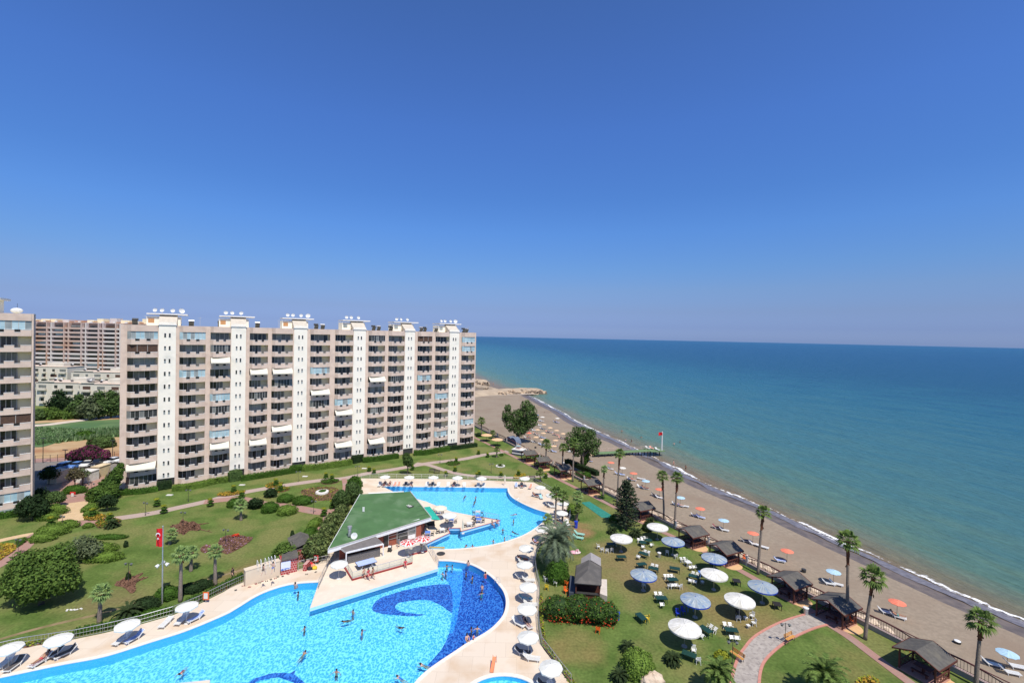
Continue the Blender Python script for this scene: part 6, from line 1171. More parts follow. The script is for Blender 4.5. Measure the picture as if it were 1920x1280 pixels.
# ---------------------------------------------------------------- pool terraces and the restaurant
M_side = mat('terrace_side_tile', (.42, .66, .82), (.36, .60, .78), .5, 4); M_redtr = mat('red_trim', (.42, .07, .06), (.34, .05, .05), .7, 4)
def Wz(px, z): return [tuple(P(u, v, z)[:2]) for u, v in px]
tA = Wz([(581,1139.6),(617,1058),(634,1043),(790,1003.5),(801.6,1031),(822,1065)], TZ); tB = Wz([(791,1003),(799,1019),(843.5,998.5),(840,989.5),(863,989.5),(863,996),(938,975),(888,966),(846,958),(800,940),(745,925),(700,935),(760,990)], TZ)
for i, (pl, z) in enumerate(((tA, TZ), (tB, TZ - .02))): b = MB(); b.prism(pl, -.05, z, M_deck2, M_side); tag(b.build('pool_terrace'), kind='structure')
tC = Wz([(641,1056),(660.6,1085),(773,1053.5),(760,1040),(801,1031),(792,1010),(700,1030)], TZ + .25)
b = MB(); b.prism(tC, TZ, TZ + .25, M_deck2, M_redtr); 
tag(b.build('pool_terrace'), kind='structure')
def trim(b, px, z, w=.12, m=None):
    pts = Wz(px, z)
    for p, q in zip(pts, pts[1:]):
        p, q = Vector(p), Vector(q); t = (q - p).normalized(); b.box(((p.x + q.x) / 2, (p.y + q.y) / 2, z), ((q - p).length + w, w, .05), m or M_redtr, math.atan2(t.y, t.x))
b = MB(); trim(b, [(799,1019),(843.5,998.5),(840,989.5),(863,989.5),(863,996),(938,975),(888,966)], TZ + .03); trim(b, [(646,1062),(660.6,1085),(773,1053.5)], TZ + .28); tag(b.build('terrace_trim'), kind='structure')
def railing(name, lab, px, z, h=1.0, glassy=False, dense=.0, m=None, post=1.8, grp='railings round the pools'):
    pts = [Vector(p) for p in Wz(px, z)]; r = empty(name, (pts[0].x, pts[0].y, z), lab, 'railing', grp); b = MB(); g = MB(); m = m or M_steel
    for p, q in zip(pts, pts[1:]):
        L = (q - p).length; n = max(1, int(L / post)); a, c = p - pts[0], q - pts[0]
        for k in range(n + 1): s = a.lerp(c, k / n); b.tube([(s.x, s.y, 0), (s.x, s.y, h)], .028, m, 5)
        for zz in ((h, .035), (h * .55, .02), (.12, .02)): b.tube([(a.x, a.y, zz[0]), (c.x, c.y, zz[0])], zz[1], m, 5)
        if dense:
            for k in range(int(L / dense)): s = a.lerp(c, (k + .5) * dense / L); b.box((s.x, s.y, h * .55), (.018, .018, h * .85), m)
        if glassy: g.quad((a.x, a.y, .15), (c.x, c.y, .15), (c.x, c.y, h - .06), (a.x, a.y, h - .06), M_pane)
    b.build('rails', r)
    if g.f: g.build('glass_panel', r)
M_pane = bpy.data.materials.new('clear_pane'); M_pane.use_nodes = True; _n = M_pane.node_tree; _n.nodes.clear(); _o = _n.nodes.new('ShaderNodeOutputMaterial'); _t = _n.nodes.new('ShaderNodeBsdfTransparent'); _t.inputs[0].default_value = (.86, .93, .92, 1); _g = _n.nodes.new('ShaderNodeBsdfGlossy'); _g.inputs['Roughness'].default_value = .05; _m = _n.nodes.new('ShaderNodeMixShader'); _m.inputs[0].default_value = .10
_n.links.new(_t.outputs[0], _m.inputs[1]); _n.links.new(_g.outputs[0], _m.inputs[2]); _n.links.new(_m.outputs[0], _o.inputs[0])
railing('glass_railing', 'glass railing round the table tennis terrace', [(646,1060),(660.6,1085),(773,1053.5),(760,1040)], TZ + .25, 1.0, True); railing('glass_railing', 'glass railing under the red and white parasols', [(762,1040),(801,1031),(793,1015)], TZ + .25, 1.0, True)
railing('steel_railing', 'steel railing on the upper edge of the restaurant terrace', [(935,974),(888,966)], TZ, .95); railing('steel_railing', 'short steel railing between the two pools', [(806,1032),(823,1063)], TZ, .95); railing('steel_railing', 'steel railing down the left edge of the terrace point', [(619,1054),(597,1100)], TZ, .95)
railing('pool_fence', 'white railing along the left pool deck', [(-20,1226),(41.5,1212),(140,1197),(192.5,1186),(262.5,1169.6),(324,1152),(372,1132),(420,1108),(459,1090)], 0, 1.05, dense=.30, m=M_steel); railing('pool_fence', 'white railing behind the far row of parasols', [(677,896),(760,896.5),(850,898),(1001,903.5)], 0, 1.1, dense=.28, m=M_pier)
railing('pool_fence', 'steel railing curving round the terrace with two palms', [(1001,903.5),(1034,922),(1061,941),(1070.6,958),(1067,977)], 0, 1.05, dense=.35, m=M_steel); railing('pool_fence', 'steel railing between the pool deck and tea garden', [(1040,1000),(1014,1024),(1006,1037),(1003,1056),(1006,1079),(1011,1100),(1011,1122),(1009,1160),(1011,1186),(1016,1210),(1037,1238),(1055,1262),(1071,1282)], 0, 1.05, dense=.3, m=M_steel)
# pool ladders
for u, v, rz, lab in [(971,941,50,'steel ladder at the curved edge of the upper pool'),(934,1094,60,'steel ladder at the right edge of the deep blue pool'),(952,1013,-30,'steel ladder at the lower edge of the upper pool')]:
    b = MB()
    for s in (-.25, .25): b.tube([(s, .5, 0), (s, .45, .75), (s, .1, .85), (s, -.15, .6), (s, -.18, -.7)], .025, M_steel, 5)
    for z in (-.2, -.45): b.tube([(-.25, -.18, z), (.25, -.18, z)], .02, M_steel, 4)
    o = b.build('pool_ladder'); o.location = P(u, v, DZ); o.rotation_euler = (0, 0, R(rz)); tag(o, lab, 'ladder')
# restaurant
Z0, ZF, ZB_ = TZ + .25, 3.35, 4.7
M_grn = mat('green_roof', (.068, .150, .056), (.055, .125, .046), .8, .5, .2, 10, c3=(.10, .175, .085), s3=.35); M_brick = tile_mat('red_brick', (.36, .09, .05), (.30, .07, .04), (.22, .12, .09), .25, .08, .01, .85, rot=(R(90), 0, 0)); M_wh = mat('white_fascia', (.78, .78, .78), None, .6, 3)
FLp, FRp, BRp, BLp = P(614.8, 1030, ZF), P(808.8, 970, ZF), P(769, 921, ZB_), P(675, 926, ZB_)
rs = empty('restaurant', (FLp.x, FLp.y, 0), 'pool restaurant with a large sloping green roof', 'restaurant'); og = Vector((FLp.x, FLp.y, 0)); lc = lambda p: Vector(p) - og
b = MB(); q = [lc(p) for p in (FLp, FRp, BRp, BLp)]; b.quad(*q, M_grn); b.quad(*[p - Vector((0, 0, .32)) for p in q[::-1]], M_wh)
for i in range(4): a, c = q[i], q[(i + 1) % 4]; dn = Vector((0, 0, .36)); b.quad(a - dn, c - dn, c, a, M_wh)
for k in range(1, 7): # standing seams
    t = k / 7; a, c = q[0].lerp(q[3], t), q[1].lerp(q[2], t); e_ = (q[3] - q[0]).normalized() * .07; b.quad(a - e_ + Vector((0, 0, .02)), c - e_ + Vector((0, 0, .02)), c + e_ + Vector((0, 0, .02)), a + e_ + Vector((0, 0, .02)), mat('seam', (.03, .07, .035), None, .8, 3))
b.tube([q[0] + Vector((0, 0, .02)), q[3] + Vector((0, 0, .02))], .05, M_wh, 4); b.tube([q[1] + Vector((0, 0, .05)), q[2] + Vector((0, 0, .05))], .08, M_frame, 4); b.tube([q[0] + Vector((0, 0, .04)), q[1] + Vector((0, 0, .04))], .09, M_frame, 4); b.quad(q[0] - Vector((0, .04, .55)), q[1] - Vector((0, .04, .55)), q[1] - Vector((0, .04, .05)), q[0] - Vector((0, .04, .05)), M_wh)
ro = b.build('roof', rs)
b = MB(); wl = [tuple(lc(P(u, v, Z0))[:2]) for u, v in [(636,1046),(789,1004.5),(797,985),(757,944),(688,948)]]; b.prism(wl, Z0 - .3, ZF - .33, M_brick); b.prism([tuple(Vector(p) * 1 + (Vector((sum(x[0] for x in wl) / 5, sum(x[1] for x in wl) / 5)) - Vector(p)) * .06) for p in wl], ZF - .4, ZF + .1, M_wh); b.build('wall', rs)
fa = lambda u: lc(P(u, 1046 + (u - 636) * (1004.5 - 1046) / (789 - 636), Z0)); dirf = (fa(789) - fa(636)).normalized(); angf = math.atan2(dirf.y, dirf.x); nf = Vector((dirf.y, -dirf.x, 0))
def wallbox(name, u0, u1, z0, z1, m, off=.06, th=.1): a, c = fa(u0), fa(u1); b = MB(); mid = (a + c) / 2 + nf * off; b.box((mid.x, mid.y, (z0 + z1) / 2), ((c - a).length, th, z1 - z0), m, angf); return b.build(name, rs)
wallbox('door', 744, 763, Z0, ZF - .5, M_gd)
wallbox('window', 764.5, 778, Z0 + .8, ZF - .5, M_gm); wallbox('panel', 764.5, 778, Z0, Z0 + .75, M_wh); wallbox('shutter', 719, 727, Z0, ZF - .5, M_dark)
for u in (727.5, 743.5, 764, 778.5): wallbox('frame', u - .5, u + .5, Z0, ZF - .4, M_steel, .12, .12)
wallbox('frame', 727.5, 778.5, 2.1, 2.18, M_steel, .12, .1); wallbox('frame', 727.5, 778.5, Z0 + .9, Z0 + .96, M_steel, .13, .1)
# bar awning, posts and tiled counter
cA, cB, cC, cD = [lc(P(u, v, z)) for u, v, z in ((649,1034,2.75),(718.5,1017.5,2.75),(704,1004.5,3.15),(634,1023,3.15))]
b = MB(); b.quad(cA, cB, cC, cD, mat('grey_roofing', (.16,.145,.14), (.13,.12,.115), .9, 2)); dn = Vector((0, 0, .30)); b.quad(cA - dn, cB - dn, cB, cA, M_cap if False else M_wh); b.quad(cD - dn, cA - dn, cA, cD, M_frame); b.quad(cB - dn, cC - dn, cC, cB, M_wh); b.quad((cD - dn), (cC - dn), (cB - dn), (cA - dn), M_frame); b.build('awning_roof', rs)
for c in (cA, cB): b = MB(); b.box((c.x, c.y + .1, (Z0 + 2.5) / 2), (.14, .14, 2.5 - Z0 + .1), M_wh); b.build('post', rs)
M_ctile = tile_mat('counter_tile', (.085, .08, .085), (.06, .058, .062), (.30, .28, .27), .16, .16, .012, .4, rot=(R(90), 0, 0)); a, c = lc(P(650, 1057, Z0)), lc(P(711, 1042.5, Z0)); mid = (a + c) / 2; an = math.atan2((c - a).y, (c - a).x)
b = MB(); b.box((mid.x, mid.y + .25, Z0 + .62), ((c - a).length, .5, 1.24), M_ctile, an); b.box((mid.x, mid.y + .25, Z0 + 1.27), ((c - a).length + .1, .7, .06), M_dark, an); b.build('counter', rs)
b = MB(); c = lc(P(655.5, 1005, ZF + .3)); c.z = ZF + .4; b.tube([c, c + Vector((0, 0, 1.25))], .28, M_steel, 10); b.tube([c + Vector((0, 0, 1.25)), c + Vector((0, 0, 1.5))], .36, M_steel, 10); b.build('chimney', rs)
b = MB(); c = lc(P(664, 1007, ZF + .3)); c.z = ZF + .55; dn_ = Vector((.25, -.9, .25)).normalized(); a1 = dn_.orthogonal().normalized(); a2 = dn_.cross(a1); vs = [c + (a1 * math.cos(j * .5236) + a2 * math.sin(j * .5236)) * r_ * .5 - dn_ * (.12 * (1 - r_)) for r_ in (.02, .5, 1) for j in range(12)]; b.add(vs, [(i * 12 + j, i * 12 + (j + 1) % 12, (i + 1) * 12 + (j + 1) % 12, (i + 1) * 12 + j) for i in range(2) for j in range(12)], M_white); b.tube([c, c - Vector((0, 0, .5))], .03, M_steel, 4); b.build('satellite_dish', rs)
b = MB(); c = lc(P(764.5, 945.5, 4.2)); nrm = (q[1] - q[0]).cross(q[3] - q[0]).normalized(); c = Vector((c.x, c.y, 0)); tt = nrm; c.z = (q[0].z - (nrm.x * (c.x - q[0].x) + nrm.y * (c.y - q[0].y)) / nrm.z) + .12; b.box(c, (2.4, 1.1, .16), M_dark, R(-42)); b.box(c + Vector((0, 0, .10)), (2.15, .12, .05), M_pier, R(-42)); 
for k in range(5): b.box(c + Matrix.Rotation(R(-42), 3, 'Z') @ Vector((-.85 + k * .42, 0, .10)), (.12, .7, .06), M_pier, R(-42))
b.build('roof_hatch', rs)
for dx in (0, .9): b = MB(); c2 = lc(P(680.5 + dx * 2.2, 961, 4)); c2.z = 4.25; b.tube([c2, c2 + Vector((0, 0, .75))], .09, M_wh, 6); b.build('vent_pipe', rs)
b = MB(); pts_ = [lc(P(u, v, z)) for u, v, z in ((795,950,3.6),(806,949,3.3),(826,974,2.6),(808.5,973,2.7))]; M_teal = mat('teal_awning', (.02, .36, .27), (.015, .30, .23), .8, 2); b.quad(*pts_, M_teal); b.quad(*[p - Vector((0, 0, .04)) for p in pts_[::-1]], M_teal); b.build('side_awning', rs)
b = MB()
for x, w_ in ((810.5, .3), (815, .3)): 
    pass
# table tennis
p1, p2, p3, p4 = [P(u, v, Z0 + .76) for u, v in ((674,1060.5),(705.5,1052),(699,1045),(667,1054))]; cc = (p1 + p2 + p3 + p4) / 4; d = (p2 - p1).normalized(); tt = empty('table_tennis_table', (cc.x, cc.y, Z0), 'pale blue table tennis table on the fenced terrace', 'game table', None, math.atan2(d.y, d.x))
b = MB(); b.box((0, 0, .75), (2.74, 1.52, .05), mat('pale_blue_top', (.42, .50, .80), (.38, .46, .76), .4, 1)); b.build('tabletop', tt); b = MB(); b.box((0, 0, .71), (2.84, 1.62, .05), M_dark); b.build('edge_frame', tt)
for s in (-1, 1): b = MB(); b.tube([(s * .9, -.55, 0), (s * .55, -.5, .7)], .035, M_wh, 5); b.tube([(s * .9, .55, 0), (s * .55, .5, .7)], .035, M_wh, 5); b.tube([(s * .4, -.55, 0), (s * .9, -.5, .7)], .03, M_wh, 5); b.tube([(s * .9, -.55, .15), (s * .9, .55, .15)], .03, M_wh, 5); b.build('leg_frame', tt)
# restaurant tables
for (pr, u, v, rz, lab) in [(TW_,896,960,0,'white table with dark chairs on the far part of the terrace'),(TB,924-28,972+8-12,8,'blue covered table near the terrace railing'),(TW_,880,982,20,'white table beside the closed parasol'),(TW_,829,993,25,'white table at the corner of the restaurant terrace'),(TB,802,999,10,'blue covered table beside the red and white parasols'),(TB,822,958,0,'blue covered table under the cream parasol'),(TB,846,975,0,'blue covered table under the white terrace parasol'),(TB,898,974.5,5,'blue covered table alone towards the terrace point')]:
    q = P(u, v, TZ + .5); pr.put((q.x, q.y, TZ), R(rz), lab, 'tables on the restaurant terrace')
    for i, a in enumerate((0, 180)): k = 'k' if pr is TW_ else 'b'; o = CH['k'].put((q.x + .8 * math.cos(R(a + rz)), q.y + .8 * math.sin(R(a + rz)), TZ), R(a + rz - 90), f'black chair {"right" if i == 0 else "left"} of the {lab}', 'black chairs on the restaurant terrace')
b = MB(); b.box((0, 0, .45), (2.4, .6, .12), M_dark); b.box((0, .3, .75), (2.4, .12, .6), M_dark)
for s in (-1.1, 0, 1.1): b.box((s, 0, .2), (.08, .5, .4), M_dark)
o = b.build('garden_sofa'); o.location = P(803, 985, TZ + .4); o.location.z = TZ; o.rotation_euler = (0, 0, R(20)); tag(o, 'dark garden sofa under the corner of the green roof', 'sofa')
b = MB(); b.box((0, 0, .55), (.5, .8, .35), M_dark, rx=.3); b.tube([(-.2, -.3, .12), (-.2, .3, .12)], .13, M_dark, 8); b.tube([(.2, -.3, .12), (.2, .3, .12)], .13, M_dark, 8); b.tube([(0, .3, .5), (0, .7, 1.0)], .03, M_dark, 5); b.box((0, -.1, .75), (.45, .3, .3), M_white, rx=.6); o = b.build('pushchair'); o.location = P(731, 1033, Z0); tag(o, 'black and white pushchair before the restaurant wall', 'pushchair')
# red tiled booth, beige wall, shed
M_rt = tile_mat('red_square_tile', (.36, .035, .04), (.30, .03, .035), (.50, .30, .28), .34, .34, .035, .5, rot=(R(90), 0, 0)); a, c = P(526, 1078.5), P(557, 1071); d = (c - a).normalized(); L = (c - a).length
bo = empty('gate_booth', a, 'red tiled booth with a white notice board and grey roof', 'booth', None, math.atan2(d.y, d.x))
b = MB(); b.box((L / 2, 1.0, 1.1), (L, 2.0, 2.2), M_rt); b.build('wall', bo); b = MB(); b.box((L * .30, -.06, 1.45), (L * .58, .06, 1.0), mat('notice_white', (.62, .66, .82), (.55, .60, .78), .5, 6)); b.box((L * .30, -.07, .82), (L * .58, .05, .26), mat('notice_blue', (.05, .12, .42), (.5, .55, .7), .5, 5, mid=(.5, .52))); b.build('notice_board', bo)
b = MB(); b.prism([(-.3 + L * .15, -.25), (L + .1, -.35), (L + .3, 2.2), (L * .2, 2.4)], 2.22, 2.34, M_shing); b.build('roof', bo)
sh = empty('gate_shed', P(566, 1050), 'grey roofed red shed behind the gate booth', 'shed', None, R(32)); b = MB(); b.box((0, 1.8, 1.0), (2.2, 4.6, 2.0), M_rt); b.build('wall', sh); b = MB(); b.quad((-1.6, -.6, 2.15), (.3, -.6, 2.75), (.3, 4.5, 2.75), (-1.6, 4.5, 2.15), M_shing); b.quad((.3, -.6, 2.75), (1.5, -.6, 2.1), (1.5, 4.5, 2.1), (.3, 4.5, 2.75), M_shing); b.quad((-1.6, -.6, 2.1), (-1.6, 4.5, 2.1), (1.5, 4.5, 2.05), (1.5, -.6, 2.05), M_shing); b.build('roof', sh)
a, c = P(466, 1098), P(525, 1079.3); d = (c - a).normalized(); L = (c - a).length; wa = empty('beige_wall', a, 'thick beige stone wall with ladders at the left pool end', 'wall', None, math.atan2(d.y, d.x)); M_bw = mat('beige_stone', (.60, .50, .38), (.56, .46, .35), .85, .8)
b = MB(); b.box((L / 2 - .2, .45, 1.1), (L + .4, .9, 2.2), M_bw); b.box((L / 2 - .2, .45, 2.22), (L + .5, 1.0, .06), M_bw); b.build('body', wa)
for x in (L * .33, L * .58, L * .78):
    b = MB()
    for s in (-.22, .22): b.tube([(x + s, .5, 2.35), (x + s, .3, 3.15), (x + s, -.15, 3.0), (x + s, -.18, 1.9)], .03, M_wh, 5)
    b.build('handrail', wa)
railing('gate', 'grey metal gate between booth and restaurant', [(559,1070),(570,1066)], 0, 1.4, dense=.2, m=M_frame, grp='gates'); railing('gate', 'metal railing from the gate to the restaurant', [(574,1062),(612,1054),(628,1050)], 0, 1.1, dense=.5, m=M_frame, grp='gates')
b = MB(); b.box((0, 0, .5), (.5, 1.4, 1.0), M_rt); o = b.build('gate_pillar'); o.location = P(575, 1066); tag(o, 'low red tiled pillar beside the gate', 'pillar')
# pile of bags and shoes by the gate
rr = random.Random(21)
for i, (cx_, cy_) in enumerate([(578,1062),(583,1060),(587,1063),(590,1067),(581,1068)]):
    b = MB(); m = [M_dark, M_redc, M_towo, M_yellow, M_black][i]; b.ball((0, 0, .25), .38, m, 9, 6, (1, .7, .75), .15, i); b.tube([(-.2, 0, .45), (0, 0, .7), (.2, 0, .45)], .025, m, 4); o = b.build('beach_bag'); o.location = P(cx_, cy_); tag(o, ['black', 'red', 'coral', 'yellow', 'dark rattan'][i] + ' beach bag in the heap beside the gate', 'bag', 'bags heaped by the gate')
for (u, v) in [(442,1106),(456,1098),(468,1100),(480,1094),(487,1092),(492,1089),(500,1089),(508,1086),(516,1084),(521,1081),(530,1080),(540,1076),(575,1076),(592,1072)]:
    b = MB()
    for s in (-.10, .12): b.box((s, 0, .02), (.11, .30, .04), M_dark if u % 3 else M_towr); b.tube([(s - .05, .05, .03), (s, .08, .09), (s + .05, .05, .03)], .012, M_dark, 4)
    o = b.build('sandals'); o.location = P(u, v, DZ); o.rotation_euler = (0, 0, u); tag(o, 'pair of sandals left on the deck along the beige and red wall', 'sandals', 'sandals along the wall')
# slide for the paddling pool
sd = empty('pool_slide', P(925, 1250, DZ), 'small orange slide at the rim of the paddling pool', 'slide', None, R(-10)); M_so = mat('slide_orange', (.72, .25, .12), (.66, .21, .10), .4, 3); b = MB()
for i in range(6): y0, y1 = .9 - i * .38, .9 - (i + 1) * .38; z0, z1 = 1.15 * (1 - i / 6) ** 1.2 + .1, 1.15 * (1 - (i + 1) / 6) ** 1.2 + .1; b.quad((-.3, y1, z1), (.3, y1, z1), (.3, y0, z0), (-.3, y0, z0), M_so); [b.quad((s, y1, z1), (s, y0, z0), (s, y0, z0 + .22), (s, y1, z1 + .22), M_so) for s in (-.3, .3)]
sd.scale = (.62, .62, .62); b.build('chute', sd)
for s in (-.3, .3): b = MB(); b.tube([(s, 1.3, 0), (s, .95, 1.3), (s, .8, 1.55)], .04, M_so, 6); b.build('side_rail', sd)
b = MB(); [b.tube([(-.3, 1.3 - z * .28, z), (.3, 1.3 - z * .28, z)], .03, M_so, 5) for z in (.3, .6, .9)]; b.build('ladder', sd)
b = MB(); pts_ = Wz([(394,1273.5),(330,1280),(150,1330),(380,1400)], .2); b.prism(pts_, -.05, .2, M_deck2, M_dark); tag(b.build('pool_bridge'), kind='structure')
b = MB(); b.lathe([(0, 0), (.7, 0), (.7, .04), (0, .05)], M_dark, 16); o = b.build('manhole_cover'); o.location = P(826.5, 1037.5, DZ); tag(o, 'round dark cover on the deck between the two pools', 'cover')
b = MB(); b.box((0, 0, .25), (2.6, .5, .06), mat('mustard_board', (.45, .33, .10), None, .8, 3)); [b.box((s, 0, .1), (.1, .4, .25), M_steel) for s in (-1, 1)]; o = b.build('low_bench'); o.location = P(819, 1028.5, DZ); tag(o, 'low mustard board at the left tip of the upper pool', 'board')
for (u, v, lab, m) in [(386,1130,'orange and white warning sign at the railing bend',M_orange),(592,1058,'small red warning sign beside the bags',M_redc)]:
    b = MB(); b.box((0, 0, .95), (.75, .06, 1.0), m); b.box((0, -.04, .95), (.5, .04, .72), M_white); b.tube([(0, 0, 0), (0, 0, .5)], .03, M_steel, 5); o = b.build('warning_sign'); o.location = P(u, v); tag(o, lab, 'sign')
# ---------------------------------------------------------------- garden bar
zb = 2.5; c0, c1, c2, c3 = [P(u, v, zb) for u, v in ((1077,1093),(1127.2,1097.2),(1127.5,1062),(1080.5,1059.5))]; og = c0.copy(); og.z = 0; gb = empty('garden_bar', og, 'dark roofed garden bar behind the flowering climber', 'bar'); l2 = lambda p: Vector(p) - og
cc = (c0 + c1 + c2 + c3) / 4; up = Vector((0, 0, .95)); a_ = (c0.lerp(c1, .5)).lerp(cc, .82) + up; b_ = (c3.lerp(c2, .5)) + up * .98
M_br = mat('bar_felt', (.095, .088, .082), (.08, .075, .07), .9, 2, c3=(.12, .11, .10), s3=1)
b = MB(); e0, e1, e2, e3, A1, B1 = [l2(p) for p in (c0, c1, c2, c3, a_, b_)]; b.tri(e0, e1, A1, M_br); b.quad(e1, e2, B1, A1, M_br); b.quad(e0, A1, B1, e3, M_br); b.tri(e2, e3, B1, M_br); b.quad(*[p - Vector((0, 0, .08)) for p in (e3, e2, e1, e0)], M_gwood); b.tube([e0, e1, e2, e3, e0], .06, M_dark, 4); b.build('roof', gb)
ins_ = [l2(p.lerp(cc, .12)) for p in (c0, c1, c2, c3)]
b = MB(); b.prism([tuple(p[:2]) for p in (ins_[0].lerp(ins_[3], .45), ins_[1].lerp(ins_[2], .45), ins_[2], ins_[3])], 0, zb - .1, M_gwood); b.build('back_wall', gb)
b = MB(); f0, f1 = ins_[0], ins_[1]; d = (f1 - f0); an = math.atan2(d.y, d.x); m_ = (f0 + f1) / 2; b.box((m_.x, m_.y, .55), (d.length, .25, 1.1), M_gwood, an); b.box((m_.x, m_.y, 1.13), (d.length + .1, .5, .06), M_dark, an); b.build('counter', gb)
for p in ins_[:2]: b = MB(); b.box((p.x, p.y, zb / 2), (.16, .16, zb - .1), M_gwood); b.build('post', gb)
zc_ = 2.9; rr4 = [l2(P(u, v, z)) for u, v, z in ((1089,1057,zc_ - .5),(1090,1046,zc_ - .5),(1107.7,1035,zc_ + .35),(1107.7,1049.5,zc_ + .35),(1126.6,1045.7,zc_ - .5),(1126.8,1060.7,zc_ - .5))]; M_lr = mat('bar_light_roof', (.30, .28, .27), (.26, .245, .24), .8, 2)
b = MB(); b.quad(rr4[0], rr4[3], rr4[2], rr4[1], M_lr); b.quad(rr4[3], rr4[5], rr4[4], rr4[2], M_lr); b.tri(rr4[0], rr4[5], rr4[3], M_br); b.tri(rr4[1], rr4[2], rr4[4], M_br); b.build('annex_roof', gb)
b = MB(); b.prism([tuple((p * .92 + (rr4[0] + rr4[4]) / 2 * .08)[:2]) for p in (rr4[0], rr4[5], rr4[4], rr4[1])], 0, zc_ - .55, M_gwood); b.build('annex_wall', gb)
b = MB(); b.prism([tuple(l2(P(u, v, .9))[:2]) for u, v in ((1128,1085),(1138,1085.5),(1138.5,1117),(1125,1112))], 0, .9, mat('pale_slab', (.58, .52, .46), None, .8, 2)); b.build('side_slab', gb)
b = MB(); b.prism([tuple(l2(P(u, v, 1.0))[:2]) for u, v in ((1069,1078),(1077,1079),(1079,1110),(1067,1110))], 0, 1.0, mat('blue_grey_panel', (.06, .07, .10), None, .6, 2)); b.build('side_counter', gb)
# ---------------------------------------------------------------- striped kiosk, tents
q = P(970, 853); kk = empty('striped_kiosk', q, 'small navy and white striped kiosk at the path end', 'kiosk', None, R(-28)); M_navy = mat('navy', (.02, .03, .08), None, .6, 3); b = MB()
for i, m in enumerate((M_navy, M_white, M_navy, M_white)): b.box((0, 1.2, .25 + i * .5), (4.0 + i * .002, 3.0 + i * .002, .5), m)
b.build('body', kk); kk.scale = (.85, .85, .8); b = MB(); b.box((0, 1.2, 2.05), (4.4, 3.4, .12), M_pier); b.box((-.2, 1.2, 2.6), (1.2, 1.0, 1.0), mat('kiosk_pink', (.6, .4, .34), None, .7, 3)); b.box((-.2, 1.2, 3.15), (1.6, 1.4, .08), M_gb); b.build('roof', kk)
for i, (u, v) in enumerate([(957,833),(965,835)]):
    b = MB(); n = 10; m = mat('tent_blue', (.16, .20, .27), (.11, .14, .2), .8, 2)
    for k in range(n): a0, a1 = math.pi * k / n, math.pi * (k + 1) / n; b.quad((-1.6 * math.cos(a0), -1.5, 2.9 * math.sin(a0)), (-1.6 * math.cos(a1), -1.5, 2.9 * math.sin(a1)), (-1.6 * math.cos(a1), 1.8, 2.7 * math.sin(a1)), (-1.6 * math.cos(a0), 1.8, 2.7 * math.sin(a0)), m)
    b.add([(-1.6 * math.cos(math.pi * k / n), -1.45, 2.9 * math.sin(math.pi * k / n)) for k in range(n + 1)], (tuple(range(n + 1)),), M_navy); o = b.build('arched_tent'); o.location = P(u, v, BZ); o.rotation_euler = (0, 0, R(-30)); tag(o, ['left', 'right'][i] + ' blue grey arched tent behind the striped kiosk', 'tent', 'arched tents')
for i, (u, v) in enumerate([(912,822),(932,831)]): b = MB(); cone_canopy(b, 1.9, 2.1, 2.6, 10, mat('tan_canvas', (.66, .42, .24), None, .9, 3), .1); b.tube([(0, 0, 0), (0, 0, 2.6)], .04, M_gwood, 5); o = b.build('thatched_parasol'); o.location = P(u, v + 5, 0); tag(o, ['farther', 'nearer'][i] + ' tan parasol on the far lawn beside the short palms', 'parasol', 'tan parasols')
# ---------------------------------------------------------------- pier
a, c = P(1113, 851, .1), P(1238, 844, .1); a.z = c.z = 0; d = (c - a).normalized(); L = (c - a).length; pi_ = empty('pier', a, 'long low pier with green decking reaching into the sea', 'pier', None, math.atan2(d.y, d.x)); M_gd2 = mat('green_decking', (.14, .22, .10), (.11, .18, .08), .85, 1.2)
b = MB(); b.box((L * .42, .6, .12), (L * .86, 2.3, .18), M_gd2); b.box((L * .93, .9, .13), (L * .22, 4.6, .2), M_gd2); b.build('deck', pi_)
for k in range(11):
    for y in (-.4, 1.6): b = MB(); b.box((1.5 + k * (L - 2) / 10, y, -1.2), (.22, .22, 2.6), M_dark); b.build('pile', pi_)
b = MB(); [b.tube([(x, 1.75, .2), (x, 1.75, 1.2)], .035, M_cap, 4) for x in [L * k / 12 for k in range(12)]]; [b.tube([(0, 1.75, z), (L * .92, 1.75, z)], .03, M_cap, 4) for z in (1.2, .7)]; b.build('rail', pi_)
for dx, dy, k in ((.86, 2.0, 'o'), (.91, 1.6, 'o'), (.95, -.2, 'o')): p = a + d * L * dx + Vector((-d.y, d.x, 0)) * dy; lay(p.x, p.y, .23, 30, f'white lounger on the pier head, {["left", "middle", "right"][round((dx - .86) * 22)]} one', 'loungers on the pier', 'o', 'o' if dx == .91 else None)
def flag_mesh(b, w, h, m, droop=0.0, n=8):
    for i in range(n):
        for j in range(n):
            f = lambda x, y: (x * w * (1 - .55 * droop), .10 * math.sin(x * 7 + y * 2) * (1 + droop), -y * h - droop * x * h * .55)
            p = [f(i / n, j / n), f(i / n, (j + 1) / n), f((i + 1) / n, (j + 1) / n), f((i + 1) / n, j / n)]; b.quad(*p, m)
